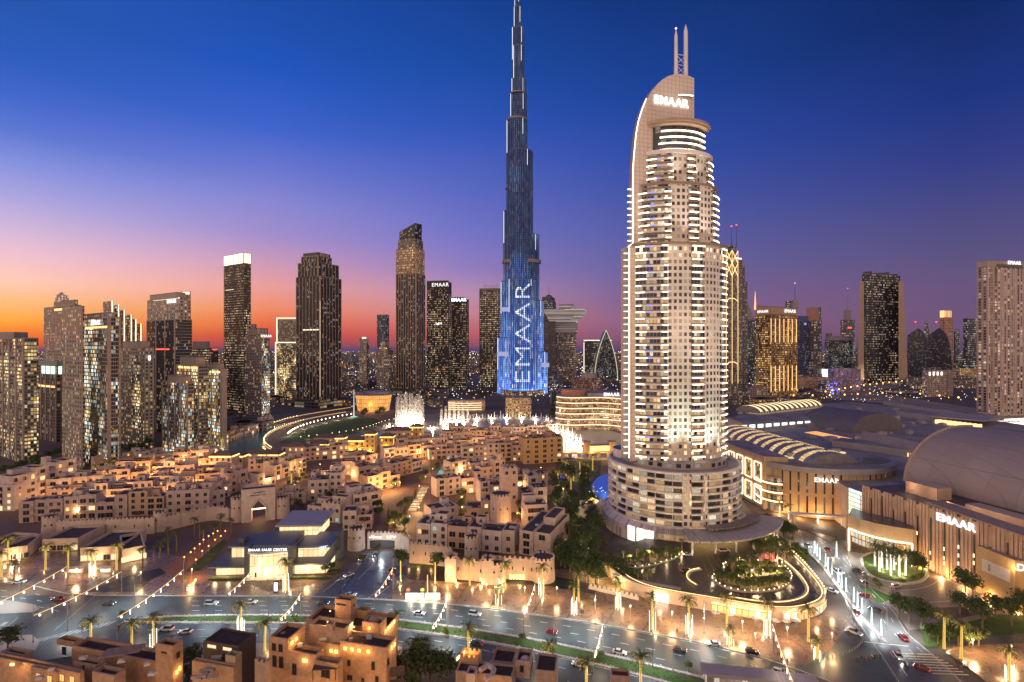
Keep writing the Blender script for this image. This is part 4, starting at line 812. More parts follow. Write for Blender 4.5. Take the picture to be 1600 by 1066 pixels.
for k in range(2): z = 264+k*6; mb.bar((1.5,-3.4,z),(7.6,-3.4,z+6),.18,0,4); mb.bar((7.6,-3.4,z),(1.5,-3.4,z+6),.18,0,4); mb.bar((1.5,-3.4,z+6),(7.6,-3.4,z+6),.2,0,4)
mb.build('mast_bracing', HW, ht)
mb = MB(); mb.sphere((1.5,-3.4,291),.6); mb.build('aviation_light', SIGNW, ht)
mb = MB(); slabarc(mb, [(1,-5.5),(4,-5.6),(7,-5.6),(9.5,-5.6)], [(1,-5.9),(4,-6.9),(7,-7.4),(9.5,-7.4)], 250.5, 251.4); mb.build('crown_hood', BRONZE, ht); mb = MB(); slabarc(mb, [(1.2,-5.9),(4,-6.9),(7,-7.4),(9.5,-7.4)], [(1.2,-6.1),(4,-7.1),(7,-7.6),(9.5,-7.6)], 250.6, 251.1); mb.build('hood_light', BARW, ht)
# the shield wall and everything fixed to it stand turned a little further than the body
th_ = radians(7)
for o_ in list(ht.children):
    if o_.name.split('.')[0] in ('sail_wall','edge_light','mast','mast_bracing','aviation_light','crown_hood','hood_light','lettering','side_lamp'):
        x_, y_ = o_.location[0]*1.09-1.6, o_.location[1]; o_.scale = (1.09 if not o_.name.startswith('lettering') else 1.0, 1, 1)
        o_.location = (x_*cos(th_)-y_*sin(th_), x_*sin(th_)+y_*cos(th_), o_.location[2]); o_.rotation_euler[2] += th_
# podium drum
pm = thing('hotel_podium', 'x', 'x', (0,0,0)); COL.objects.unlink(pm); bpy.data.objects.remove(pm)
PR = 37.5
PB = facade('podium_rooms', (.10,.08,.07), (.03,.03,.035), cw=4.6, ch=3.5, fw=.95, fh=.95, lit=.42, c1=(1,.62,.3), c2=(1,.85,.6), es=2.6, cluster=.7)
mb = MB(); mb.prism(ellipse(0,0,PR-1.5,PR-1.5,64), 10, 38, 0, 1); pb = mb.build('podium', [PB, mat('terrace_grey',(.30,.27,.27))], ht); pb.rotation_euler = (0, 0, radians(-27))
mb = MB(); E1 = ellipse(0,0,PR,PR,72); E2 = ellipse(0,0,PR-1.6,PR-1.6,72)
for k in range(9):
    z = 10 + k*3.5; A_ = E1+[E1[0]]; B_ = E2+[E2[0]]; slabarc(mb, B_, A_, z-.15, z+.8)
mb.build('balcony_bands', HW, pb)
mb = MB()
for k in range(26):
    a = 2*pi*(k+.5)/26; mb.box(cos(a)*(PR-.9), sin(a)*(PR-.9), 11, .25, 1.2, 27, a+pi/2)
mb.build('balcony_dividers', HW, pb)
for a, wd in ((-1.38,4.4),(-1.12,1.6)):
    mb = MB(); mb.box(cos(a)*(PR-.6), sin(a)*(PR-.6), 10.9, wd, 2.0, 27.6, a+pi/2); mb.build('window_pier', HGRID, pb)
mb = MB(); mb.prism(ellipse(0,0,PR+3.2,PR+3.2,64), 0, 7.5, 0, 1); mb.prism(ellipse(0,0,PR+3.2,PR+3.2,64), 7.51, 9.75, 0, 1, poly1=ellipse(0,0,PR+.4,PR+.4,64)); mb.build('podium_base', [facade('base_panels',(.56,.48,.46),(.5,.42,.4),cw=1.5,ch=5,fw=.93,fh=.96,lit=0,grough=.6), HW], pb)
mb = MB()
for a in (-2.12,-1.98,-1.86): mb.box(cos(a)*(PR+3.3), sin(a)*(PR+3.3), .5, 4.2, .5, 7.5, a+pi/2)
mb.build('lit_panels', glow('panel_white',(1,.87,.72),2.6,True), pb)
# setback storey and terrace rail on the podium
mb = MB(); mb.prism(ellipse(0,0,30,27,48), 38.05, 41.5, 0, 1); mb.build('setback_storey', [facade('setback',(.42,.36,.34),cw=5,ch=3.5,fw=.5,fh=.6,lit=.2),mat('terrace_grey',(.3,.27,.27))], pb)
mb = MB(); mb.prism(ellipse(-26,2,9,9,24), 38.1, 43, 0, 1); mb.build('side_dome_base', [HW, STEEL], pb)
# entrance canopy wrapping the right-hand foot
mb = MB(); A0, A1 = -1.95, -.12
for (r0, r1, z, a0, a1, m_) in ((PR+3.3, 58, 10.6, -1.45, -.10, 0), (PR+3.3, 49, 9.6, -1.75, -1.46, 0), (PR+3.5, 47, 12.6, -1.2, -.25, 1)):
    n = 14
    for i in range(n):
        x0, x1 = a0+(a1-a0)*i/n, a0+(a1-a0)*(i+1)/n; gap = .006
        mb.prism([(cos(x0+gap)*r0,sin(x0+gap)*r0),(cos(x0+gap)*r1,sin(x0+gap)*r1),(cos(x1-gap)*r1,sin(x1-gap)*r1),(cos(x1-gap)*r0,sin(x1-gap)*r0)][::1], z, z+.8, m_, bottom=True)
mb.build('entrance_canopy', [mat('canopy_grey',(.42,.38,.37),.5), mat('canopy_brown',(.22,.18,.17),.5)], pb)
mb = MB()
for k in range(7):
    a = -1.4 + k*.2; mb.bar((cos(a)*55, sin(a)*55, .0), (cos(a)*55, sin(a)*55, 10.6), .5, 0, 8)
mb.build('canopy_columns', HW, pb)
mb = MB(); mb.prism(ellipse(0,0,PR+3.35,PR+3.35,40,-1.35,-.3)+[(10,-20)], 4.8, 9.4, 0, 0, top=False, close=False); mb.build('lobby_glow', glow('lobby_gold',(1,.6,.22),2.2,True), pb)
for k, (x, y, c, e) in enumerate(((-10,-27,(.75,1,.85),42000),(2,-28,(.7,1,.9),48000),(14,-25,(.75,1,.95),48000),(25,-16,(.8,1,.95),34000))):
    l = lamp('SPOT', 'tower_uplight', (x, y, 42), e, c, ht, .6, spot_size=radians(70), spot_blend=.9); l.rotation_euler = (radians(168), 0, 0)

for x, y, z, e in ((-14,-23,164,9000),(0,-25,164,12000),(12,-22,164,12000),(21,-16,164,8000),(-6,-20,198,5000),(8,-20,198,5000),(-8,-20,233,5000),(2,-20,233,5000),(6,-60,60,90000),(-20,-56,55,60000),(30,-42,55,60000),(-22,-40,120,30000)):
    l = lamp('SPOT', 'facade_uplight', (x, y, z), e, (1,.88,.74), ht, .6, spot_size=radians(80), spot_blend=.9); l.rotation_euler = (radians(165), 0, 0)
# ================================================================ mall, waterfront, hotel forecourt
ROOFG = mat('roof_grey', (.29,.25,.24), .7, nscale=.05, noise=.35); ROOFL = mat('roof_pale', (.36,.32,.32), .7); TAN = mat('sandstone_lit', (.52,.36,.22), .75); TANP = mat('sandstone_pink', (.50,.36,.28), .75)
SKYL = glow('skylight', (1,.74,.36), 1.7); SHOPW = glow('shop_window', (1,.62,.26), 2.2); SHOPC = glow('shop_cool', (.8,.95,1), 2.2)
def block(name, label, cat, pts, z1, m, mt=None, z0=0.0, part='walls', group=None):
    cx = sum(p[0] for p in pts)/len(pts); cy = sum(p[1] for p in pts)/len(pts)
    a = sum(pts[i][0]*pts[(i+1)%len(pts)][1]-pts[(i+1)%len(pts)][0]*pts[i][1] for i in range(len(pts)))
    if a < 0: pts = pts[::-1]
    t = thing(name, label, cat, (cx, cy, 0), 0, group); mb = MB(); mb.prism(rel(pts,(cx,cy)), z0, z1, 0, 1); mb.build(part, [m, mt or ROOFG], t)
    return t, (cx, cy)
def vault(mb, A, B, hw, z0, h, n=12, m=0, k0=0, k1=None, quarter=False):
    """barrel roof along A->B"""
    dx, dy = B[0]-A[0], B[1]-A[1]; L = sqrt(dx*dx+dy*dy); nx, ny = -dy/L, dx/L; k1 = n if k1 is None else k1; S = []
    for k in range(n+1):
        a = pi*k/n*(.5 if quarter else 1); S.append((cos(a)*hw, sin(a)*h))
    for k in range(k0, k1):
        (o0, h0), (o1, h1) = S[k], S[k+1]
        P = [(A[0]-nx*o0, A[1]-ny*o0, z0+h0), (A[0]-nx*o1, A[1]-ny*o1, z0+h1), (B[0]-nx*o1, B[1]-ny*o1, z0+h1), (B[0]-nx*o0, B[1]-ny*o0, z0+h0)]
        mb.face(P[::-1], m, [(0,k*3),(0,k*3+3),(L,k*3+3),(L,k*3)])
    for E, sgn in ((A,1),(B,-1)):
        mb.face([(E[0]-nx*o, E[1]-ny*o, z0+hh) for o, hh in (S if sgn > 0 else S[::-1])] + ([(E[0],E[1],z0)] if quarter else []), m)
# --- big roofscape
t, c = block('mall_building', 'vast low mall building with flat grey roofs behind the round pavilion', 'mall', [G(x,y,24) for x,y in [(1136,668),(1150,650),(1200,636),(1330,628),(1440,640),(1600,664),(1750,690),(1750,770),(1600,716),(1490,700),(1415,775),(1345,775),(1280,735),(1200,718),(1135,700)]], 24, TANP, ROOFG)
def rp(x, y, z): p = G(x, y, z); return (p[0]-c[0], p[1]-c[1])
for _ in range(150):
    px = R.uniform(1150,1590); py = R.uniform(640,760)
    if py > 660+(1500-px)*.28 and px > 1300 or py > 705: continue
    p = rp(px,py,24.1); mb = MB(); w_,d_,h_ = R.uniform(3,9),R.uniform(2,6),R.uniform(1,3.2); mb.box(p[0],p[1],24.05,w_,d_,h_,R.uniform(0,.4)); mb.box(p[0],p[1],24.06+h_,w_*.5,d_*.5,.5,.2); mb.build('roof_plant', ROOFL, t)
for (x0,y0,x1,y1,h) in ((1135,668,1290,715,5),(1290,640,1380,655,7),(1400,645,1475,655,6),(1300,690,1440,708,5),(1380,628,1540,652,5)):
    q = [rp(x0,y0,28),rp(x1,y1,28)]; dx,dy=q[1][0]-q[0][0],q[1][1]-q[0][1]; L=sqrt(dx*dx+dy*dy); n=(-dy/L*20,dx/L*20)
    mb = MB(); mb.prism([q[0],q[1],(q[1][0]+n[0],q[1][1]+n[1]),(q[0][0]+n[0],q[0][1]+n[1])],24.1,24+h,0,1); mb.build('raised_roof', [ROOFL, ROOFG], t)
# two skylit barrel roofs
A, B = (190-c[0], 440-c[1]), (203-c[0], 322-c[1]); mb = MB(); vault(mb, A, B, 17, 29, 8.5); mb.prism([(A[0]-17,A[1]),(B[0]-17,B[1]),(B[0]+17,B[1]),(A[0]+17,A[1])], 24.1, 29, 0, 0, top=False); v1 = mb.build('barrel_roof', mat('roof_metal',(.26,.235,.24),.5,nscale=.3,noise=.25), t)
for k in range(11):
    a = lerp(A,B,(k+.25)/11.3); b = lerp(A,B,(k+.62)/11.3); mb = MB(); vault(mb, a, b, 17.2, 29.15, 8.65, 12, 0, 1, 6); mb.build('skylight', facade('skylight_panes',(.2,.13,.06),(.3,.2,.1),cw=2.1,ch=2.4,fw=.86,fh=.86,lit=3,es=1.0,c1=(1,.62,.24),c2=(1,.72,.34),cluster=0,uni=True), v1)
A, B = rp(1168,634,33), rp(1268,624,33); mb = MB(); vault(mb, A, B, 16, 25, 8); v2 = mb.build('barrel_roof', mat('roof_metal',(.26,.235,.24)), t)
for k in range(13):
    a = lerp(A,B,(k+.2)/13); b = lerp(A,B,(k+.6)/13); mb = MB(); vault(mb, a, b, 16.15, 25.1, 8.1, 12, 0, 1, 6); mb.build('skylight', SKYL, v2)
# clerestory, court, arcade glow
mb = MB(); a, b = rp(1148,662,30), rp(1258,655,30); vault(mb, (a[0],a[1]+16), (b[0]+10,b[1]+16), 26, 24.1, 9, 10); mb.build('shell_roof', ROOFG, t)
mb = MB()
for k in range(9): p = lerp(a,b,(k+.5)/9); mb.box(p[0],p[1]-11,26.5,6.5,.5,3.4,atan2(b[1]-a[1],b[0]-a[0]))
mb.build('clerestory_windows', SHOPC, t)
a, b = rp(1275,655,44), rp(1375,668,26); mb = MB(); vault(mb, rp(1290,652,30), rp(1372,664,30), 34, 24.1, 17, 12); mb.build('shell_roof', mat('shell_dark',(.16,.14,.145),.6), t)
mb = MB(); q = [rp(*p,24) for p in ((1256,676),(1275,674),(1342,688),(1325,690))]; mb.face([(x,y,24.12) for x,y in q][::-1]); mb.build('lit_court', glow('court_orange',(1,.42,.12),1.1), t)
mb = MB(); q = [rp(1346,690,27),rp(1440,712,27)]; mb.wall(q[0],q[1],27,36); mb.build('white_fascia', ROOFL, t)
mb = MB()
for k in range(22): p = lerp(q[0],q[1],(k+.5)/22); mb.box(p[0]-.3,p[1]-1.0,24.2,1.4,.4,R.choice((1.8,2.6)))
mb.build('gallery_windows', SHOPW, t)
mb = MB(); q = [rp(1462,656,28),rp(1532,664,28)]
for k in range(9): p = lerp(q[0],q[1],(k+.5)/9); mb.box(p[0],p[1]-.5,24.5,7,.5,4)
mb.build('gallery_windows', SHOPW, t)
mb = MB(); q = [rp(1455,651,30),rp(1540,658,30),rp(1560,652,30),rp(1470,646,30)]; mb.prism(q,29.3,30.3,0); mb.build('gallery_canopy', ROOFL, t)
# arcade wing facing the promenade
t, c = block('mall_wing', 'golden arcade front of framed glass bays beside the big hotel', 'mall', [(157,385),(162,330),(176,326),(176,385)], 34, TAN, ROOFG)
mb = MB(); mf = MB()
for k in range(5):
    for (z0,z1) in ((3,14),(17,29)):
        a = lerp((157,385),(162,330),(k+.15)/5); b = lerp((157,385),(162,330),(k+.85)/5); a=(a[0]-c[0]-.25,a[1]-c[1]); b=(b[0]-c[0]-.25,b[1]-c[1])
        mb.wall(a,b,z0,z1)
        for (p,q) in (((a[0]-.3,a[1],z0),(a[0]-.3,a[1],z1)),((b[0]-.3,b[1],z0),(b[0]-.3,b[1],z1)),((a[0]-.3,a[1],z1),(b[0]-.3,b[1],z1)),((a[0]-.3,a[1],z0),(b[0]-.3,b[1],z0))): mf.bar(p,q,.35,0,4)
mb.build('shop_glazing', facade('shop_glazing',(.5,.3,.15),(.1,.06,.03),cw=2.4,ch=2.6,fw=.7,fh=.7,lit=.8,c1=(1,.5,.18),es=2.0,cluster=.2), t); mf.build('light_frame', glow('frame_gold',(1,.72,.38),5,True), t)
# round pavilion with lettering
t0 = (205,338); t = thing('round_pavilion', 'round orange-lit mall pavilion with slit windows and white lettering', 'mall pavilion', (*t0,0))
dm = facade('drum_slits', (.56,.36,.2), (.04,.035,.03), cw=4.6, ch=14, fw=.22, fh=.86, lit=.3, es=1.0, c1=(1,.75,.4)); mb = MB(); mb.prism(ellipse(0,0,40.5,29,64), 0, 27.5, 0, 1); mb.build('drum_wall', [dm, ROOFG], t)
mb = MB(); mb.prism(ellipse(0,0,43,31,64), 27.52, 31, 0, 1); mb.build('roof_fascia', [ROOFL, ROOFG], t)
mb = MB(); mb.prism(ellipse(22,-6,16,10,24), 31.02, 31.25, 0); mb.build('roof_glass', mat('green_glass',(.06,.09,.08),.1), t)
for (x,y,m_) in ((-19,2,SKYL),(20,17,SKYL)): 
    mb = MB(); mb.prism(ellipse(x,y,6,4,16),31.02,31.6,1); mb.prism(ellipse(x,y+.6,3,2,12),31.6,34,0); mb.build('roof_lantern', [ROOFL, glow('lantern_dim',(1,.8,.4),.9)], t)
letters('EMAAR', 3.9, SIGNW, t, (-15,-28.9,23.8), radians(-14), depth=.3, bold=.04)
for x,y in ((-30,-26),(-20,-31.5),(-8,-34),(4,-36),(-38,-18),(16,-43),(30,-44)): lamp('POINT','wall_uplight',(x,y,2),3200,(1,.52,.16),t,.4)
mb = MB(); mb.prism([(8,-34),(36,-40),(40,-22),(12,-20)],0,15,0,1); mb.build('entrance_block',[facade('entrance_block',(.52,.34,.17),(.04,.03,.03),cw=9,ch=15,fw=.7,fh=.5,lit=0),ROOFG],t)
mb = MB()
for z in (13,18.5,7.5): 
    P = ellipse(-36,-6,9,12,12,pi*.75,pi*1.5); mb.path([(x,y,z) for x,y in P],.45); 
mb.build('balcony_light_rings', glow('ring_warm',(1,.7,.35),7,True), t)
mb = MB()
for z in (6.6,12,17.5): mb.prism(ellipse(-35,-6,9,12,20),z,z+.8,0,bottom=True)
mb.prism(ellipse(-34,-5,7.6,10,20),0,22,1,0); mb.build('balcony_stack', [TAN, facade('cafe_glass',(.4,.25,.12),cw=2,ch=5.5,fw=.85,fh=.7,lit=.7,c1=(1,.55,.2),es=1.4)], t)
# glass link + ribbed wing
t, c = block('glass_link', 'bright glass entrance link between the round pavilion and ribbed wall', 'mall link', [(188,286),(189,275),(225,285),(222,300)], 26, facade('link_glass',(.5,.55,.5),(.2,.3,.3),cw=1.6,ch=2.4,fw=.85,fh=.85,lit=3.0,c1=(.8,1,.95),c2=(1,.9,.6),es=1.5,cluster=0,uni=True), ROOFG)
WA, WB_, WC = (189,276), (204,204), (216,140)
t, c = block('mall_wing', 'long pinkish ribbed mall wall with lettering and rooftop parking', 'mall', [WA, WB_, WC, (300,150), (262,290), (225,284)], 29, mat('ribbed_panel',(.50,.345,.25),.7), mat('deck_dark',(.10,.085,.085),.6), part='body')
mb = MB(); ml = MB()
for (P, Q) in ((WA,WB_),(WB_,WC)):
    ms = MB()
    L = sqrt((P[0]-Q[0])**2+(P[1]-Q[1])**2); n = int(L/1.55); yw = atan2(Q[1]-P[1],Q[0]-P[0])
    for k in range(n):
        p = lerp(P,Q,(k+.5)/n); x, y = p[0]-c[0], p[1]-c[1]
        if k % 4 == 3:
            ms.box(x-.25,y,3.5+(k*7%5),.5,.3,R.choice((14,17,20)),yw)
            for zz in range(4):
                if R.random() < .45: ml.box(x-.45,y,5+zz*R.uniform(2.2,3.4),.5,.3,1.6,yw)
        else: mb.box(x-.3,y,0,1.1,.5,30.2,yw)
    ms.build('dark_slits', DARK, t)
mb.build('wall_ribs', mat('rib_panel',(.54,.37,.27),.7), t); ml.build('lit_slits', glow('slit_lit',(1,.78,.45),3), t)
p = (199-c[0]-1.2, 228.7-c[1]); letters('EMAAR', 4.8, glow('sign_wall',(1,.95,.9),1.4), t, (p[0],p[1],26.3), atan2(-72,15), depth=.3, bold=.12)
for k in range(14):
    p = lerp(WA,WC,(k+.5)/14); lamp('POINT','wall_uplight',(p[0]-c[0]-3.2,p[1]-c[1]-.5,1.5),2300,(1,.55,.2),t,.4)
# rooftop things
for (px,py,w_,d_,h_) in ((1450,775,16,9,6),(1490,800,10,6,3),(1570,815,26,8,4)): q = G(px,py,29); mb = MB(); mb.box(q[0]-c[0],q[1]-c[1],29.05,w_,d_,h_,radians(-78)); mb.build('roof_house', [TANP, ROOFG], t)
mb = MB(); q0, q1 = G(1440,785,33), G(1590,838,33); L = sqrt((q0[0]-q1[0])**2+(q0[1]-q1[1])**2); mid_ = lerp(q0,q1,.5); mb.box(mid_[0]-c[0]+6,mid_[1]-c[1],33,L,9,.5,atan2(q1[1]-q0[1],q1[0]-q0[0])); 
for k in range(9): p=lerp(q0,q1,k/8); mb.bar((p[0]-c[0]+6,p[1]-c[1],29),(p[0]-c[0]+6,p[1]-c[1],33),.25)
mb.build('parking_canopy', mat('canopy_tan',(.34,.25,.2),.7), t)
for k in range(6):
    q = G(1420+k*30,770+k*11,30); o = lamp('POINT','parking_lamp',(q[0],q[1],33),500,(1,.6,.3),None,.2); o.parent=t; o.location=(q[0]-c[0],q[1]-c[1],33)
mb = MB(); lk = [G(x,y,29) for x,y in ((1360,757),(1378,762),(1392,762),(1384,770),(1400,780),(1430,790),(1460,797))]; 
t, c2 = block('mall_hall', 'great curved barrel-roofed hall above the ribbed wall', 'mall hall', [(221,284),(233,231),(250,150),(330,150),(300,294)], 29.5, TANP, ROOFG)
A = (258-c2[0], 294-c2[1]); B = (300-c2[0], 122-c2[1]); mb = MB(); n = 16
for k in range(n): # quarter barrel rising away from the ribbed wall
    pass
S = [(41*(1-cos(pi/2*k/n)), 29*sin(pi/2*k/n)) for k in range(n+1)] + [(41+8*k, 29-k*k*.25) for k in range(1,6)]
a0 = (219-c2[0], 285-c2[1]); ax = (.237,-.9715); pr_ = (.9715,.237); Lv = 170
for k in range(len(S)-1):
    q = []
    for (o_, h_), e in (((S[k]),0),((S[k+1]),0),((S[k+1]),Lv),((S[k]),Lv)): q.append((a0[0]+pr_[0]*o_+ax[0]*e, a0[1]+pr_[1]*o_+ax[1]*e, 29.6+h_))
    mb.face(q[::-1], 0)
mb.face([(a0[0]+pr_[0]*o_, a0[1]+pr_[1]*o_, 29.6+h_) for o_, h_ in S] + [(a0[0]+pr_[0]*81,a0[1]+pr_[1]*81,29.6)], 0)
mb.build('barrel_roof', facade('vault_skin',(.30,.24,.22),(.36,.29,.27),cw=5.2,ch=13,fw=.96,fh=.985,lit=0,grough=.6,gvar=.12), t, smooth=False)
mb = MB(); mb.path([(a0[0]+pr_[0]*o_-ax[0]*.3, a0[1]+pr_[1]*o_-ax[1]*.3, 29.8+h_) for o_, h_ in S[:-4]], .9, 0, 6)
mb.build('roof_rim', mat('rim_tan',(.42,.32,.27),.6), t)
mb = MB()
for k_ in (5,10,15): mb.path([(a0[0]+pr_[0]*S[k_][0]+ax[0]*e, a0[1]+pr_[1]*S[k_][0]+ax[1]*e, 29.62+S[k_][1]) for e in (0,Lv)], .14, 0, 4)
mb.build('roof_seams', mat('seam',(.26,.2,.19)), t)
# corner block with the cut-off name
t, c = block('mall_corner', 'gold-lit corner block with white banner and mall name, right edge', 'mall entrance', [(198.5,219),(199.5,203),(245,193),(245,219)], 20, mat('gold_stone',(.5,.33,.16)), ROOFG)
letters('DUBAI', 3.9, glow('sign_mall',(.85,.95,1),1.6), t, (199.55-c[0],202.5-c[1],17.4), atan2(-10,45.5), depth=.15, align='LEFT', bold=.05); lamp('POINT','corner_lamp',(198-c[0],203-c[1],17),900,(1,.6,.2),t,.3)
mb = MB(); mb.wall((198.2-c[0],216-c[1]),(199.0-c[0],204.5-c[1]),10.5,15.5); mb.build('banner', mat('banner_white',(.62,.56,.5)), t)
mb = MB(); mb.wall((198.1-c[0],213-c[1]),(198.15-c[0],212.2-c[1]),11.6,14.4); mb.build('banner_figure', mat('banner_grey',(.25,.24,.25)), t)
# portal canopy
t0 = (183,252); t = thing('entrance_portal', 'curved drive-in portal outlined by a bright light strip', 'entrance', (*t0,0)); P = [(173.5,264),(175,257.5),(178.5,251.5),(184,246.5),(190.5,243)]; P = rel(P,t0)
mb = MB(); bk = [(x+10,y+12) for x,y in P]
ribbon(mb, P, 11.2, 18); ribbon(mb, bk[::-1], 11.2, 18); mb.face([(x,y,18) for x,y in P+bk[::-1]],1); mb.face([(x,y,11.2) for x,y in (P+bk[::-1])[::-1]],0)
for q in (P[0],P[-1]): mb.box(q[0],q[1],0,1.6,1.6,18)
mb.build('canopy_shell', [TAN, mat('portal_glass',(.10,.11,.10),.2)], t)
mb = MB(); mb.path([(x-.4,y-.5,11.2) for x,y in P], .28, 0, 5); mb.bar((P[0][0]-.5,P[0][1]-.9,0),(P[0][0]-.5,P[0][1]-.9,11.2),.28,0,5); mb.bar((P[-1][0]-1.2,P[-1][1]-.8,0),(P[-1][0]-1.2,P[-1][1]-.8,11.2),.28,0,5); mb.build('light_strip', glow('portal_strip',(1,.82,.5),14,True), t)
mb = MB(); ribbon(mb, [(x+9,y+11) for x,y in P], 0, 10); mb.build('lobby_glazing', facade('portal_lobby',(.4,.3,.2),(.2,.2,.15),cw=2,ch=3,fw=.8,fh=.8,lit=3,c1=(1,.8,.5),es=.9,uni=True), t)
# --- waterfront mall with flowing terraces
t0 = D(925,650); t = thing('waterfront_mall', 'waterfront mall of flowing terraces edged with warm light ribbons', 'waterfront mall', (*t0,0)); wav = [(-46,14),(-40,2),(-28,-3),(-14,-2),(0,2),(14,0),(28,-8),(42,-22),(60,-40),(90,-60)]
wav = smooth(wav,2); ter = facade('terrace_crowd',(.30,.19,.12),(.12,.07,.04),cw=1.7,ch=2.2,fw=.8,fh=.8,lit=.75,c1=(1,.55,.22),c2=(1,.75,.45),es=1.6,cluster=.4)
for k in range(6):
    off = k*2.2; P = [(x+off*.3, y+off-(4-k)*1.2) for x,y in wav]; mb = MB(); ribbon(mb,P,k*6.5,k*6.5+5.6,0); mb.prism([(P[0][0],P[0][1])]+P+[(95,60),(-40,60)],k*6.5+5.6,k*6.5+6.5,1,1); q = mb.build('terrace_storey',[ter,mat('terrace_edge',(.5,.4,.33))],t)
    if 1: mb = MB(); mb.path([(x-.1,y-.6,k*6.5+5.9) for x,y in P],.55,0,4); mb.build('light_ribbon', glow('ribbon_warm',(1,.7,.42),4.5), q)
mb = MB(); mb.prism(ellipse(-18,40,17,12,24),39,47,0,1); mb.build('copper_drum', [mat('copper_drum',(.5,.22,.13)), ROOFG], t); letters('EMAAR', 6, SIGNW, t, (28,16,42), 0, depth=.3, bold=.2)
mb = MB(); mb.prism([(-2,24),(70,10),(80,60),(0,60)],39,43,0,1); mb.build('upper_storey',[ROOFL,ROOFG],t)
t0 = D(917,900); t = thing('round_office', 'stacked red-brown round building behind the waterfront terraces', 'round building', (*t0,0)); mb = MB(); mb.prism(ellipse(0,0,27,22,28),0,zat(590,900),0,1); mb.build('drum_storeys',[facade('red_drum',(.30,.14,.10),cw=2.2,ch=3.6,fw=.8,fh=.5,lit=.5,c1=(1,.5,.3),es=1.0),ROOFL],t); mb=MB(); mb.prism(ellipse(4,0,14,12,20),zat(590,900),zat(583,900),0,1); mb.build('upper_drum',[ROOFL,ROOFL],t)
t0 = D(583,830); t = thing('opera_house', 'amber-glowing glass opera house with an overhanging prow roof', 'opera house', (*t0,0)); mb = MB()
P = smooth([(-31,2),(-22,-12),(0,-17),(22,-12),(31,4),(24,30),(-24,30),(-31,2)],1)[:-1]; Q = [(x*.82,y*.86) for x,y in P]; mb.prism(Q,0,26,0,1,poly1=[(x*.96,y*.96) for x,y in P]); mb.build('amber_glazing',[facade('amber_glass',(.25,.12,.04),(.4,.18,.05),cw=2.6,ch=6.5,fw=.86,fh=.92,lit=3,c1=(1,.42,.10),c2=(1,.5,.16),es=1.1,cluster=0,uni=True),ROOFG],t)
mb = MB(); mb.prism([(x*1.06-2,y*1.1) for x,y in P],26.1,27.6,0,0,bottom=True,poly1=[(x*1.1,y*1.12) for x,y in P]); mb.prism([(x*.75+6,y*.7) for x,y in P],27.7,31,0,0); mb.build('prow_roof',[mat('prow_roof',(.25,.24,.26),.4),ROOFG],t)
lamp('POINT','opera_light',(0,-14,12),30000,(1,.45,.12),t,4)
def lowrise(px0, px1, y0, ytop, Y, label, m, cat='building', name='lakeside_building', group=None):
    a, b = D(px0,Y), D(px1,Y); return block(name, label, cat, [a,b,(b[0],b[1]+28),(a[0],a[1]+28)], zat(ytop,Y), m, ROOFG, group=group)
GOLDW = facade('gold_lowrise',(.42,.28,.17),(.1,.06,.03),cw=3,ch=4,fw=.6,fh=.5,lit=.7,c1=(1,.55,.2),c2=(1,.75,.4),es=2.0,cluster=.3)
t, c = lowrise(700,757,640,626,830,'curved low pavilion striped with warm light beside the fountains',GOLDW,'pavilion','lake_pavilion')
mb = MB()
for k in range(4): mb.path([(x,y-1-sin((x+30)/60*pi)*8,3+k*3.4) for x in range(-29,31,6) for y in [-14]],.5,0,4)
mb.build('light_ribs',glow('ribbon_warm',(1,.7,.42),3),t)
t, c = lowrise(790,830,0,622,760,'glass entrance drum at the foot of the tallest tower',GOLDW,'pavilion','lake_pavilion')
lowrise(862,890,0,612,900,'low office slab just right of the tallest tower',fOff); lowrise(845,880,0,588,1250,'low lit block right behind the tallest tower terraces',fFar)
lowrise(538,560,0,632,900,'small lit hall left of the opera house',GOLDW); lowrise(600,640,0,608,1300,'dim block behind the opera house',fFar)
lowrise(1132,1200,0,606,950,'pale service block between the neon tower and mall',fRes); lowrise(1245,1300,0,590,1150,'pinkish block right of the golden hotel base',facade('pink_block',(.5,.3,.24),cw=3,ch=3.4,fw=.5,fh=.5,lit=.5,es=1.6))
lowrise(1305,1345,0,576,1180,'purple-lit block with blue lights near the highway',facade('purple_block',(.35,.24,.36),cw=3,ch=3.4,fw=.5,fh=.5,lit=.5,c1=(.5,.4,1),c2=(1,.8,.7),es=1.8)); 
t, c = lowrise(1290,1312,0,596,1100,'low building strung with bright blue lights',fFar); mb = MB()
for k in range(26): mb.sphere((R.uniform(-16,16),-15,R.uniform(4,30)),.9,0,5,3)
mb.build('blue_lamps',glow('blue_lamp',(.12,.1,1),14),t)
lowrise(1395,1440,0,612,1150,'long lit station block beside the highway',GOLDW)
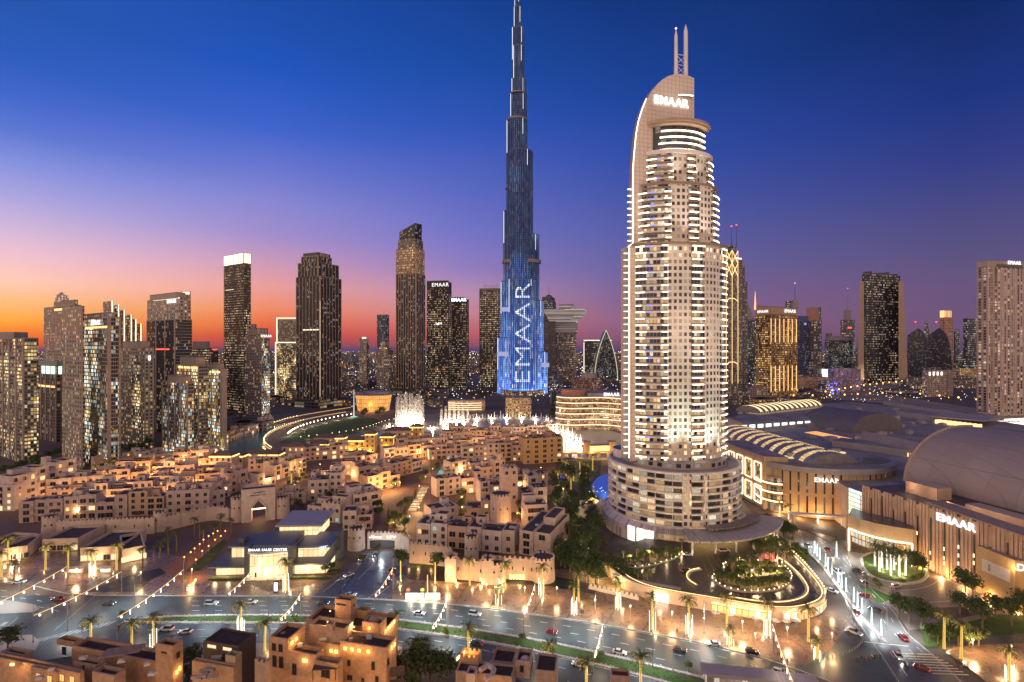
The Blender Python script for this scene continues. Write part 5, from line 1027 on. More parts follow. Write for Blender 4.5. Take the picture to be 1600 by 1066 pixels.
# bridge and gatehouse over the lake
ta, tb = G(878,716), G(990,712); t0 = lerp(ta,tb,.5); t = thing('footbridge', 'gold-lit footbridge with a twin-towered gatehouse on the lake', 'bridge', (*t0,0)); yw = atan2(tb[1]-ta[1],tb[0]-ta[0]); L = sqrt((tb[0]-ta[0])**2+(tb[1]-ta[1])**2)
mb = MB(); mb.box(0,0,4,L,6,1.2,yw); 
for k in range(9): p = lerp((-L/2,0),(L/2,0),k/8); mb.box(p[0],p[1],0,2.5,5,4,yw)
mb.build('deck',mat('bridge_stone',(.5,.34,.2)),t)
for x in (-11,13):
    mb = MB(); mb.box(x,0,5.2,5,6,9,yw); mb.box(x,0,14.2,6.4,7.4,.8,yw); mb.build('gate_tower',mat('bridge_stone',(.5,.34,.2)),t)
mb = MB(); mb.box(1,-3.2,6,19,.3,5,yw); mb.build('lit_gallery',glow('gallery_gold',(1,.6,.15),2.6,True),t); mb = MB(); mb.box(1,0,11,20,7,.8,yw); mb.build('gallery_roof',BRONZE,t)
for k in range(6): lamp('POINT','bridge_lamp',(-L/2+L*(k+.5)/6,-6,6),2500,(1,.6,.2),t,.5)

# --- hotel forecourt deck
DZ = 4.5
FE = [(935,866),(950,886),(975,906),(1005,918),(1050,927),(1105,936),(1162,946),(1212,953),(1240,953),(1262,949),(1284,941),(1291,930),(1286,917),(1270,897),(1250,874),(1228,856),(1212,838)]
FW = smooth([G(x,y,DZ) for x,y in FE],2); back = [(165,300),(120,262),(80,262),(60,290)]
t = thing('forecourt_deck', 'raised hotel forecourt deck behind a curved pale retaining wall', 'forecourt deck', (*G(1150,960),0)); c = (t.location[0], t.location[1])
mb = MB(); Pd = rel(FW + [G(1195,825,DZ),(150,335),(88,262.5),(70,268)], c)
ribbon(mb, rel(FW,c), -.1, DZ, 0); from mathutils.geometry import tessellate_polygon
for tr in tessellate_polygon([[Vector((x,y,0)) for x,y in Pd]]):
    q = [Pd[i] for i in tr]; ar = (q[1][0]-q[0][0])*(q[2][1]-q[0][1])-(q[2][0]-q[0][0])*(q[1][1]-q[0][1]); q = q if ar > 0 else q[::-1]; mb.face([(x,y,DZ) for x,y in q],1)
mb.build('deck_slab',[mat('retaining_wall',(.56,.45,.37),.7),mat_asphalt('forecourt_asphalt',(.035,.026,.023),.35)],t)
mb = MB(); F2 = [(x,y) for x,y in rel(FW,c)]; mb.strip(F2,.5,DZ,0,.9); mb.build('parapet',mat('retaining_wall',(.56,.45,.37)),t)
mb = MB(); mb.path([(x,y,DZ+.35) for x,y in rel([lerp(p,(112,225),.05) for p in FW[6:-4]],c)],.13,0,4); mb.build('kerb_light_line',glow('line_amber',(1,.55,.22),6,True),t)
# drive kerbs with light lines
mb = MB(); ml = MB()
C1 = smooth([G(x,y,DZ) for x,y in ((1095,890),(1080,893),(1074,900),(1077,908),(1090,916))],2); mb.strip(rel(C1,c),1.1,DZ,0,.5); ml.path([(x,y,DZ+.75) for x,y in rel([(p[0]-.6,p[1]) for p in C1],c)],.14)
C2 = smooth([G(x,y,DZ) for x,y in ((1140,933),(1180,940),(1220,942),(1250,936),(1262,925),(1258,912),(1245,895),(1228,880),(1215,872))],2); mb.strip(rel(C2,c),1.3,DZ,0,.4); ml.path([(x,y,DZ+.6) for x,y in rel([(p[0]+.2,p[1]-.8) for p in C2],c)],.13)
C3 = smooth([G(x,y,DZ) for x,y in ((958,898),(985,905),(1020,913),(1064,921))],1); mb.strip(rel(C3,c),1.6,DZ,0,.35)
mb.build('drive_kerbs',KERB,t); ml.build('kerb_light_line',glow('line_amber',(1,.55,.22),6,True),t)
mb = MB()
for k in range(9):
    a = G(1095+k*9,868+k*1.5,DZ); b = G(1108+k*13,902-k*1.5,DZ); mb.strip(rel([a,b],c),.18,DZ+.012)
mb.build('paving_joints',mat('joint_tan',(.3,.24,.18)),t)
sheet_z = lambda name,px,m,z,parent: None
# planted oval islands on the deck
def planter(name,label,px,h,wall,z=DZ):
    P = smooth([G(x,y,z) for x,y in px],2); P = P[:-1]; cc = (sum(p[0] for p in P)/len(P), sum(p[1] for p in P)/len(P)); a = sum(P[i][0]*P[(i+1)%len(P)][1]-P[(i+1)%len(P)][0]*P[i][1] for i in range(len(P))); P = P if a > 0 else P[::-1]
    tt = thing(name,label,'planter',(*cc,0)); mb = MB(); mb.prism(rel(P,cc),z-.2,z+h,0,1); mb.build('planter_wall',[wall,SOIL],tt); return tt, P, cc
OV = [(1112,906),(1120,895),(1150,884),(1190,880),(1222,884),(1236,896),(1238,908),(1225,921),(1195,927),(1160,927),(1130,920),(1112,906)]
oval, OVP, ovc = planter('oval_garden','oval planted island circled by the hotel drive, bulbs along its edge',OV,.9,mat('retaining_wall',(.56,.45,.37)))
IN = [(1130,893),(1150,884),(1190,878),(1218,882),(1224,894),(1205,903),(1165,905),(1135,902),(1130,893)]
inn, INP, inc = planter('raised_terrace','raised inner garden terrace on white wall inside the oval island',IN,3.2,HW)
bed, BEDP, bedc = planter('hedge_bed','long hedge bed curving between hotel lobby and drive',[(958,880),(985,868),(1030,860),(1060,856),(1070,862),(1055,875),(1020,885),(985,890),(958,880)],.7,KERB)
sg, SGP, sgc = planter('sloping_garden','terraced grass slope beside the podium left foot',[(926,848),(938,842),(952,858),(985,872),(1000,884),(980,884),(950,874),(930,862),(926,848)],.8,KERB)
# glow of the restaurants under the deck
def wallglow(i0, i1, z0, z1, m, name, off=.45, parent=t, c=c, ribs=0):
    P = rel(FW,c)[i0:i1]; Q = []
    for k in range(len(P)):
        a = P[max(0,k-1)]; b = P[min(len(P)-1,k+1)]; l = sqrt((b[0]-a[0])**2+(b[1]-a[1])**2); Q.append((P[k][0]+(b[1]-a[1])/l*off, P[k][1]-(b[0]-a[0])/l*off))
    mb = MB(); ribbon(mb,Q,z0,z1); mb.build(name,m,parent); return Q
wallglow(15,18,.2,3.6,glow('shop_pink',(1,.66,.48),14,True),'lit_shopfront'); 
wallglow(22,30,.8,3.2,facade('dining_glow',(.4,.25,.1),(.2,.1,.05),cw=2.2,ch=3.2,fw=.85,fh=.8,lit=3,c1=(1,.6,.2),es=1.8,cluster=0,uni=True),'dining_windows'); Q=wallglow(22,30,3.4,3.9,glow('shop_gold',(1,.62,.22),9,True),'fascia_light',.6)
wallglow(31,46,.6,3.3,facade('terrace_arches',(.5,.32,.18),(.14,.07,.03),cw=3.0,ch=3.6,fw=.78,fh=.9,lit=3,c1=(1,.5,.2),es=1.2,cluster=0,uni=True),'terrace_arches'); wallglow(31,46,3.4,3.55,glow('line_amber',(1,.55,.22),6),'fascia_light',.6)
Q = wallglow(50,53,.4,4.0,glow('screen_blue',(.4,.75,1),2.6),'video_screen',.5)

for i in (4,9,16,24,27,33,38,43): p = rel(FW,c)[i]; q = rel(FW,c)[i+1]; l_ = sqrt((q[0]-p[0])**2+(q[1]-p[1])**2); lamp('POINT','terrace_light',(p[0]+(q[1]-p[1])/l_*3,p[1]-(q[0]-p[0])/l_*3,3),1100,(1,.62,.28),t,.4)
for i,(px,py) in enumerate(((1118,966),(1140,969),(1180,975),(1196,977),(1212,979),(1228,980),(1244,979))):
    p = G(px,py); t_ = thing('dining_parasol',f'pale dining parasol before the glowing restaurant wall, {ORD[i]} from left','parasol',(p[0],p[1],0),0,'parasols of the wall restaurants'); mb = MB(); mb.bar((0,0,0),(0,0,2.5),.05,0,5); mb.build('pole',BRONZE,t_); mb = MB(); mb.prism(ellipse(0,0,1.7,1.7,8),2.3,3.0,0,0,True,poly1=ellipse(0,0,.1,.1,8)); mb.build('canopy',HW,t_)
# footbridge by the round pavilion
a, b = G(1232,800,6), G(1325,806,6); m_ = lerp(a,b,.5); t_ = thing('walkway','pale elevated walkway between round pavilion and portal','walkway',(*m_,0)); L_ = sqrt((a[0]-b[0])**2+(a[1]-b[1])**2); yw = atan2(b[1]-a[1],b[0]-a[0]); mb = MB(); mb.box(0,0,5,L_,3.5,.8,yw); mb.build('deck',HW,t_)
for k in (-.4,0,.4): mb = MB(); mb.bar((cos(yw)*L_*k,sin(yw)*L_*k,0),(cos(yw)*L_*k,sin(yw)*L_*k,5),.5,0,8); mb.build('pillar',HW,t_)
lamp('POINT','walkway_lamp',(0,-3,3),2600,(1,.85,.6),t_,.4)
# ================================================================ the old-town quarter
HPINK = [mat('town_render_%s' % n, c, .85, nscale=.35, noise=.14) for n, c in (('rose',(.58,.43,.375)),('sand',(.60,.465,.38)),('pale',(.66,.54,.48)),('ochre',(.58,.40,.27)))]
TROOF = mat('town_roof', (.085,.062,.060), .9, nscale=.3, noise=.3); TROOF2 = mat('town_roof_tile', (.22,.13,.10), .85, nscale=.5, noise=.3)
WDARK = mat('window_dark', (.03,.03,.035), .15, noise=0); WOODD = mat('dark_timber', (.10,.06,.04), .7); ACW = mat('plant_white', (.5,.47,.45), .6, noise=0)
WLIT = glow('window_lit', (1,.5,.15), 1.4); WLITC = glow('window_lit_pale', (1,.72,.38), 1.3); WTEAL = glow('window_teal', (.3,.7,.6), .7)
def win_mesh(name, w, h, m, arch=False):
    mb = MB(); n = 6 if arch else 0
    pts = [(-w/2,0),(w/2,0),(w/2,h-(w/2 if arch else 0))] + ([(w/2*cos(pi*k/n), h-w/2+w/2*sin(pi*k/n)) for k in range(1,n)] if arch else []) + [(-w/2,h-(w/2 if arch else 0))]
    mb.face([(x,-.06,z) for x,z in pts], 0)
    if not arch: mb.box(0,-.06,-.14,w+.3,.3,.14,0,1); mb.box(0,-.09,.02,.05,.08,h-.04,0,1)
    o = mb.build(name,[m, HPINK[2]]); me = o.data; bpy.data.objects.remove(o); return me
WIN = {('r',0):win_mesh('window_pane',1.5,1.7,WDARK),('r',1):win_mesh('window_pane_lit',1.5,1.7,WLIT),('r',2):win_mesh('window_pane_pale',1.5,1.7,WLITC),('r',3):win_mesh('window_pane_teal',1.6,1.7,WTEAL),
       ('a',0):win_mesh('arched_pane',1.6,2.2,WDARK,True),('a',1):win_mesh('arched_pane_lit',1.6,2.2,WLIT,True),('d',0):win_mesh('balcony_pane',2.6,2.3,WDARK),('d',1):win_mesh('balcony_pane_lit',2.6,2.3,WLITC)}
def put_win(parent, key, x, y, z, yaw, s=1.0):
    o = bpy.data.objects.new('arched_window' if key[0]=='a' else 'balcony_window' if key[0]=='d' else 'window', WIN[key]); COL.objects.link(o); o.parent = parent; o.location = (x,y,z); o.rotation_euler = (0,0,yaw); o.scale = (s,1,s); return o
def parapet(mb, x0, y0, x1, y1, z, h=.9, t=.35, m=0):
    mb.box((x0+x1)/2,y0+t/2,z,x1-x0,t,h,0,m); mb.box((x0+x1)/2,y1-t/2,z,x1-x0,t,h,0,m); mb.box(x0+t/2,(y0+y1)/2,z,t,y1-y0-2*t,h,0,m); mb.box(x1-t/2,(y0+y1)/2,z,t,y1-y0-2*t,h,0,m)
def cren(mb, x0, y0, x1, y1, z, m=0, s=1.3):
    for (a,b) in (((x0,y0),(x1,y0)),((x1,y0),(x1,y1)),((x1,y1),(x0,y1)),((x0,y1),(x0,y0))):
        L = sqrt((a[0]-b[0])**2+(a[1]-b[1])**2); n = max(2,int(L/(2*s)))
        for k in range(n): p = lerp(a,b,(k+.5)/n); mb.box(p[0]*.985,p[1]*.985,z,s*.9,s*.9,1.0,0,m)
LEFT_OF = None
def house_geo(t, w, d, h, wm, rm, side, rng, nfloor=None, lit=.16, dens=1.0, tiers=True):
    """stepped cubic town house with parapets, a stair turret and deep-set windows; local front is -y"""
    nf = nfloor or max(2, int(h/3.6)); fh = h/nf; mb = MB(); mr_ = MB(); wins = []
    n = max(1, int(w/7)); x = -w/2
    cuts = [-w/2] + sorted(-w/2 + w*(k+rng.uniform(-.18,.18))/n for k in range(1,n)) + [w/2]
    for k in range(n):
        x0, x1 = cuts[k], cuts[k+1]; hh = h - (fh if tiers and n > 1 and rng.random() < .42 else 0) + rng.uniform(-.4,.4); y0 = -d/2 + (rng.uniform(.3,2.6) if n > 1 else 0) ; bw = x1-x0
        mb.box((x0+x1)/2,(y0+d/2)/2,0,bw-.02*k,d/2-y0,hh,0,0,1); parapet(mb,x0+.03,y0+.02,x1-.05,d/2-.02,hh+.01,.8)
        if rng.random() < .7: # taller back room
            bw2 = bw*rng.uniform(.4,.8); d2 = d*rng.uniform(.3,.55); cx = rng.choice((x0+bw2/2+.1,x1-bw2/2-.1)); hb = hh+rng.uniform(2.2,3.6); cy = d/2-d2/2-.1
            mb.box(cx,cy,hh,bw2,d2,hb-hh,0,0,1 if rng.random()<.7 else 2); parapet(mb,cx-bw2/2,cy-d2/2,cx+bw2/2,cy+d2/2,hb,.6)
            if rng.random()<.5: wins.append(('r' if rng.random()<.6 else 'a',1 if rng.random()<lit else 0,cx,cy-d2/2,hh+.7,0,.8))
        for _ in range(rng.randint(0,3)): mr_ = MB(); mr_.box(rng.uniform(x0+1,x1-1),rng.uniform(-d*.25,d*.1),hh+.02,rng.uniform(.8,2),rng.uniform(.8,1.4),rng.uniform(.6,1.2),0,0); mr_.build('roof_unit',ACW,t)
        # front openings
        kind = rng.choice('rradd'); nc = max(1,int(bw/ (3.7 if kind!='d' else 4.6)))
        for f in range(nf if hh > h-fh*.5 else nf-1):
            kk = 'a' if (kind=='a' and f==nf-1) else kind if kind!='a' else 'r'
            for c in range(nc):
                if rng.random() > dens: continue
                r_ = rng.random(); st = 1 if r_ < lit*.7 else 2 if (r_ < lit and kk=='r') else 0
                if rng.random() < .01 and kk=='r': st = 3
                wins.append((kk,min(st,1) if kk!='r' else st,x0+bw*(c+.5)/nc,y0,f*fh+.9 if kk!='d' else f*fh+.35,0,min(1.22,bw/nc/2.8)))
            if kind == 'd' and f > 0: mb.box((x0+x1)/2,y0-.55,f*fh-.1,bw*.86,1.1,.22,0,0); mb.box((x0+x1)/2,y0-1.05,f*fh+.12,bw*.86,.12,.85,0,0)
        if rng.random() < .3: # flat dark panel painted as a loggia's shaded recess
            mb.box((x0+x1)/2,y0+.02,rng.randint(0,nf-1)*fh+.5,bw*.5,.1,2.6,0,3)
        if rng.random() < .14: # timber pergola on the roof
            for px_ in (x0+1,x1-1): mb.box(px_,y0+1,hh,.25,.25,2.4,0,3)
            mb.box((x0+x1)/2,y0+2,hh+2.4,bw-1.2,3,.18,0,3)
    # side openings
    sx = w/2 if side > 0 else -w/2; ns = max(1,int(d/5))
    for f in range(nf-1 if n>1 else nf):
        for c in range(ns):
            if rng.random() < .75*dens: wins.append(('r',1 if rng.random()<lit else 0,sx,-d/2+3+(d-4)*(c+.5)/ns,f*fh+.9,pi/2 if side>0 else -pi/2,.9))
    b = mb.build('walls',[wm,rm,TROOF2,WOODD],t)
    for k in wins: put_win(t,(k[0],k[1]),k[2],k[3],k[4],k[5],k[6])
    return b
HOUSE_N = [0]
def house(xl, yl, xr, yr, h, d, label, group=None, wm=None, seed=None, lit=.08, zb=0.0, name='town_house', cat='house', dens=1.0, tiers=True, extra=None, nf=None):
    A, B = G(xl,yl,zb), G(xr,yr,zb); w = sqrt((A[0]-B[0])**2+(A[1]-B[1])**2); yaw = atan2(B[1]-A[1],B[0]-A[0]); m = lerp(A,B,.5)
    HOUSE_N[0] += 1; rng = random.Random(seed if seed is not None else HOUSE_N[0]*13+5)
    t = thing(name,label,cat,(m[0]-sin(yaw)*d/2, m[1]+cos(yaw)*d/2, zb-.05),yaw,group)
    house_geo(t,w,d,h,wm or rng.choice(HPINK),TROOF,1 if m[0] < 0 else -1,rng,nf,lit,dens,tiers)
    if extra: extra(t,w,d,h,rng)
    return t
def xtower(fx, r, hh):
    def f(t,w,d,h,rng):
        mb = MB(); mb.prism(ellipse(w*fx,-d/2+r,r,r,16),0,hh,0,1)
        for k in range(10): a = 2*pi*k/10; mb.box(w*fx+cos(a)*(r-.25),-d/2+r+sin(a)*(r-.25),hh,1.1*r/3,.5,1.0,a+pi/2)
        mb.build('round_turret',[HPINK[2],TROOF],t)
        for k in range(2): put_win(t,('a',0),w*fx,-d/2-.02,hh-4-k*5,0,.6)
    return f
def xcren(t,w,d,h,rng):
    mb = MB(); cren(mb,-w/2+.6,-d/2+.6,w/2-.6,d/2-.6,h+.8); mb.build('merlons',HPINK[1],t)
PRE = {0:'rose-beige',1:'sandy',2:'pale cream',3:'ochre'}
def row(x0,y0,x1,y1,n,h,d,where,group,lit=.07,zb=0.0,seed=0,gap=.03,dens=1.0,var=.18):
    rng = random.Random(seed*101+17); c = [0.0]
    for k in range(n): c.append(c[-1]+rng.uniform(.75,1.25))
    c = [v/c[-1] for v in c]
    for k in range(n):
        a, b = c[k]+gap*.5/n, c[k+1]-gap*.5/n; hh = h*(1+rng.uniform(-var,var)); mi = rng.randint(0,3)
        side = 'tall ' if hh > h*1.09 else 'low ' if hh < h*.9 else ''
        house(x0+(x1-x0)*a,y0+(y1-y0)*a,x0+(x1-x0)*b,y0+(y1-y0)*b,hh,d*rng.uniform(.85,1.15),f'{side}{PRE[mi]} house, {ORD[k]} from left {where}',group,HPINK[mi],seed*50+k,lit,zb,dens=dens,extra=(xcren if rng.random()<.08 else None))
g1 = 'houses of the western old-town quarter'; g2 = 'houses of the central old-town quarter'; g3 = 'houses of the eastern old-town quarter'
# white stepped apartments at far left
for k,(xl,yl,xr,yr,h) in enumerate(((-22,800,18,800,20),(18,798,58,788,21),(58,786,90,776,23),(88,773,122,764,22))):
    house(xl,yl,xr,yr,h,14,f'white five-storey balcony apartment block, {ORD[k]} from the left at the foot of the towers','white apartments below the towers',HPINK[2],900+k,.25,nf=5,name='apartment_block',cat='apartment block')
row(26,819,326,801,5,13.0,12,'behind the long crenellated wall',g1,seed=1)
row(70,800,340,784,6,13.5,11,'in the second row behind the long wall',g1,seed=2)
row(70,783,345,766,7,12.5,11,'in the third row behind the long wall',g1,seed=3)
row(135,767,372,750,7,12.0,11,'in the fourth row of the western quarter',g1,seed=4)
row(180,750,330,741,5,12.5,10,'in the fifth row of the western quarter',g1,seed=5)
row(215,737,326,729,4,11.5,10,'in the rearmost row of the western quarter',g1,seed=6,lit=.3)
row(150,741,260,722,4,10,10,'by the palms below the bowed tower',g1,seed=7,lit=.3)
# gatehouse with pointed arch
A, B = G(377,818), G(430,812); t0 = lerp(A,B,.5); yw = atan2(B[1]-A[1],B[0]-A[0]); w_ = sqrt((A[0]-B[0])**2+(A[1]-B[1])**2)
t = thing('gatehouse','tall pale gatehouse with a lit pointed arch and carved inscription','gatehouse',(*t0,0),yw)
mb = MB(); hw = w_/2; aw = hw*.42; mb.box(-(hw+aw)/2,4,0,hw-aw,8,19,0,0,1); mb.box((hw+aw)/2,4,0,hw-aw,8,19,0,0,1); mb.box(0,4.02,12.5,2*aw,7.9,6.5,0,0,1)
mb.face([(-aw,-.01,8),(0,-.01,12.5),(-aw,-.01,12.5)],0); mb.face([(aw,-.01,8),(aw,-.01,12.5),(0,-.01,12.5)],0); mb.face([(-aw,7.9,8),(-aw,7.9,12.5),(0,7.9,12.5)],0); mb.face([(-aw,0,8),(-aw,7.9,8),(0,7.9,12.5),(0,0,12.5)],0); mb.face([(aw,0,8),(0,0,12.5),(0,7.9,12.5),(aw,7.9,8)],0)
parapet(mb,-hw,0,hw,8,19.01,.8); mb.build('gate_block',[HPINK[2],TROOF],t)
mb = MB(); mb.bar((-aw*1.25,-.25,1),(-aw*1.25,-.25,8.5),.3,0,4); mb.bar((aw*1.25,-.25,1),(aw*1.25,-.25,8.5),.3,0,4); mb.bar((-aw*1.25,-.25,8.5),(0,-.25,14),.3,0,4); mb.bar((aw*1.25,-.25,8.5),(0,-.25,14),.3,0,4); mb.build('arch_moulding',HPINK[1],t)
strokes(t,7,.8,WOODD,(0,-.12,17),0,8,'inscription',4); strokes(t,9,.6,WOODD,(0,-.12,15.6),0,13,'inscription',5)
mb = MB(); mb.box(0,5,6,2*aw,1,.5); mb.build('arch_lamp_strip',glow('arch_amber',(1,.6,.25),9,True),t)
lamp('POINT','arch_lamp',(0,2,6),1200,(1,.62,.3),t,.5)
def roundtower(px,py,r,h,label,zb=0.0,m=None):
    p = G(px,py,zb); t = thing('round_tower',label,'tower',(p[0],p[1]+r,zb-.05)); mb = MB(); mb.prism(ellipse(0,0,r*1.06,r*1.06,20),0,h*.75,0,1,poly1=ellipse(0,0,r,r,20)); mb.prism(ellipse(0,0,r,r,20),h*.75,h,0,1)
    n = int(2*pi*r/1.9)
    for k in range(n): a=2*pi*k/n; mb.box(cos(a)*(r-.2),sin(a)*(r-.2),h,1.0,.55,1.0,a+pi/2)
    mb.build('tower_drum',[m or HPINK[1],TROOF],t)
    for k in range(3): a=-pi/2+(k-1)*.7; put_win(t,('a',0),cos(a)*r*1.01,sin(a)*r*1.01,h*.6,a+pi/2,.5)
    return t
roundtower(366,817,3.6,13.5,'round crenellated tower left of the arched gatehouse'); roundtower(436,811,4.2,12,'round crenellated tower right of the arched gatehouse')
roundtower(70,842,4.3,11,'round corner tower at the left end of the long wall'); roundtower(244,832,3.3,10.5,'low round tower midway along the long wall')
def cwall(pts, h, label, slit=True, thick=1.2, m=None, zb=0.0):
    P = [G(x,y,zb) for x,y in pts]; c = P[len(P)//2]; t = thing('town_wall',label,'wall',(*c,0)); Q = rel(P,c); mb = MB(); ms = MB(); Q = smooth(Q,1)
    for a,b in zip(Q,Q[1:]):
        L = sqrt((a[0]-b[0])**2+(a[1]-b[1])**2); yw = atan2(b[1]-a[1],b[0]-a[0]); mm = lerp(a,b,.5); mb.box(mm[0],mm[1]+thick/2,-.05,L+.3,thick,h,yw); n=max(1,int(L/1.9))
        for k in range(n): p=lerp(a,b,(k+.5)/n); mb.box(p[0],p[1]+thick*.3,h-.06,1.0,.45,.9,yw)
        if slit:
            for k in range(max(1,int(L/7))): p=lerp(a,b,(k+.5)/max(1,int(L/7))); ms.box(p[0],p[1]-.05,h*.45,.5,.15,1.6,yw)
    mb.build('wall_body',m or HPINK[1],t)
    if ms.v: ms.build('arrow_slits',WDARK,t)
    return t
cwall([(78,840),(120,838),(180,836),(240,834)],8.5,'pale crenellated wall with arrow slits on the western edge'); cwall([(250,832),(290,822),(330,812),(357,816)],8,'sloping crenellated wall climbing towards the gatehouse',False)
# central quarter landmarks
house(481,783,533,781,17.5,16,'four-storey rose-beige house with glazed corner bays, centre of the old town',g2,HPINK[2],31,.08,nf=4)
house(526,789,564,784,10,12,'two-storey house joined to the right of the glazed-bay house',g2,HPINK[0],32)
house(553,809,597,800,12.5,14,'cream house with dark roof above the tall cypress trees',g2,HPINK[2],33,extra=xcren)
row(480,812,532,818,2,9,11,'in the pair left of the garden',g2,seed=8); row(535,829,582,826,2,9.5,10,'at the lane end above the gate street',g2,seed=9)
row(574,772,628,760,2,11,13,'left of the long pool garden',g2,seed=10); row(612,748,660,735,3,10.5,12,'beyond the pool garden on its left',g2,seed=11); row(560,754,606,744,2,10,12,'with long dark roofs near the archway',g2,seed=12)
row(550,736,590,726,2,11,12,'just below the golden lakeside palace',g2,seed=13,lit=.4); house(432,752,479,736,11,13,'long arcaded building with lit end bay beside the palm court',g2,HPINK[1],41,.3,nf=3); house(388,770,434,756,10,13,'long two-storey range with lit upper windows, left of the palm court',g2,HPINK[2],42,.35,nf=2)
house(387,743,417,741,12,10,'square crenellated block above the long ranges',g2,HPINK[0],43,extra=xcren,dens=.5); house(334,760,361,758,13,9,'squat crenellated keep among low western houses',g2,HPINK[0],44,extra=xcren,dens=.5)
house(360,772,388,764,14,11,'tall narrow house beside the crenellated keep',g2,HPINK[0],45); house(312,781,356,778,12.5,11,'broad house with arched balcony left of the gatehouse',g2,HPINK[2],46)
row(440,790,478,786,2,7,10,'beside the gatehouse tower',g2,seed=14); house(470,722,545,716,12,14,'wide terrace house with rooftop plant below the palace',g2,HPINK[1],47,.2)
row(500,745,556,742,2,9,11,'beside the lit archway lane',g2,seed=15,lit=.35); row(600,722,680,712,4,11,11,'above the palm pool, upper left',g2,seed=16)
row(620,705,700,700,4,11,11,'in the row near the fountain basin',g2,seed=17); row(330,795,352,790,1,9,10,'crouching by the gate',g2,seed=18)
# eastern quarter
ZB = 2.5
row(650,851,804,866,6,10.5,12,'in the front row above the eastern wall',g3,seed=20,zb=ZB,lit=.06,var=.08)
house(811,866,858,874,11,34,'long corner house with broad dark flat roof and roof units',g3,HPINK[1],51,.05,zb=ZB,dens=.8,tiers=False)
house(729,823,768,822,14,15,'square rose house with arched top windows beside the round keep',g3,HPINK[3],52,.25)
t = roundtower(782,830,6.0,19.5,'tall octagonal crenellated keep in the eastern quarter'); 
house(786,802,809,800,27,9,'slender square lookout tower rising highest over the eastern quarter',g3,HPINK[0],53,.05,extra=xcren,dens=.3,name='lookout_tower',cat='tower')
house(675,820,717,812,12,13,'pale stepped house left of the square rose house',g3,HPINK[2],54); house(684,778,721,772,12,12,'white-topped house beside the palm court',g3,HPINK[2],55,.1); house(706,748,735,742,12,12,'narrow house by the turquoise pool',g3,HPINK[2],56)
house(752,790,787,786,15,13,'tall house with dark glazed loggia below the lookout tower',g3,HPINK[2],57); house(756,752,790,746,14,12,'block with stair turret behind the loggia house',g3,HPINK[0],58,extra=xtower(.3,3.2,19))
row(820,828,856,826,1,12,13,'on the eastern lane',g3,seed=21); row(818,800,855,797,2,13,13,'midway along the eastern lane',g3,seed=22,lit=.25); row(826,776,856,773,2,13,12,'at the upper end of the eastern lane',g3,seed=23,lit=.2)
row(790,772,828,768,2,15,12,'behind the lookout tower',g3,seed=24,lit=.3); row(720,772,755,768,2,12,11,'around the palm-lit court',g3,seed=25,lit=.4); row(735,745,760,742,1,12,12,'beside the upper court',g3,seed=26)
house(671,720,722,716,13,12,'long house with dark balconies and arcades above the pool',g3,HPINK[0],59,.3,nf=3); row(722,722,762,720,2,13,12,'in the row with glazed balconies',g3,seed=27,lit=.25); row(762,722,822,720,3,14,12,'left of the five-storey yellow building',g3,seed=28,lit=.2)
house(820,726,881,722,22,20,'five-storey yellow-lit apartment building facing the promenade','x',mat('ochre_lit',(.56,.38,.2),.8),61,.18,nf=5,tiers=False,name='apartment_block',cat='apartment block')
row(700,706,820,703,6,12,12,'in the third row from the fountains',g3,seed=29,lit=.2); row(690,693,860,690,8,11,12,'in the second row from the fountains',g3,seed=30,lit=.2); row(700,680,870,678,8,10,11,'in the row nearest the fountains',g3,seed=31,lit=.2)
# curtain wall and gate on the boulevard side
cwall([(640,880),(690,884),(705,890)],9.5,'eastern crenellated wall, stretch left of the boulevard gate'); cwall([(770,905),(800,905),(835,908)],9.5,'eastern crenellated wall, stretch right of the boulevard gate')
roundtower(553,862,4.2,10.5,'round tower where the gate street enters the old town'); roundtower(772,914,4.6,8.5,'round bastion beside the boulevard gate'); roundtower(850,913,5.0,10,'round corner bastion at the eastern end of the wall'); roundtower(736,885,3.4,13,'slim round turret behind the boulevard gate')
for px,py in ((704,910),(762,914)):
    p = G(px,py); t = thing('gate_pier',('left' if px<730 else 'right')+' square crenellated gate pier on the boulevard','gate pier',(*p,0)); mb = MB(); mb.box(0,2.5,0,5,5,10.5,0,0,1); cren(mb,-2.2,.3,2.2,4.7,10.5); mb.build('pier',[HPINK[1],TROOF],t)
cwall([(710,905),(757,910)],9,'gate wall between the two square piers'); 
for px,py,e in ((715,908,900),(752,912,900),(700,912,400),(790,908,600),(812,910,600),(765,918,400),(655,884,500),(675,886,500),(640,884,300),(845,916,500)): 
    p = G(px,py); lamp('POINT','wall_uplight',(p[0],p[1]-2.0,1.0),e,(1,.55,.2),None,.3)
mb = MB()
for px in (798,803,808,813,818): p = G(px,907); mb.box(p[0],p[1]-.3,.6,1.0,.2,2.2)
o = mb.build('lit_slit_windows',glow('window_gold',(1,.66,.25),5)); o.parent = [x for x in COL.objects if x.get('label')=='eastern crenellated wall, stretch right of the boulevard gate'][0]; o.location = (-o.parent.location[0],-o.parent.location[1],0)
t = cwall([(574,858),(590,856),(625,858),(640,866)],8,'wall with glowing lettering over the vehicle gate',False); p = G(598,852); 
mb = MB(); mb.box(G(598,857)[0]-t.location[0],G(598,857)[1]-t.location[1]-.3,.2,13,.6,4.0); mb.build('gate_opening',mat('tunnel_dark',(.06,.05,.05)),t)
for i,(px,w_) in enumerate(((587,8),(614,8))): 
    p=G(px,857); strokes(t,6.4,1.3,glow('sign_pinkwhite',(1,.8,.65),4),(p[0]-t.location[0],p[1]-t.location[1]-.8,5.6),0,7,'lit_sign',i+7)
lamp('POINT','gate_lamp',(G(596,866)[0],G(596,866)[1],4.5),2500,(.8,.9,1),None,.4)
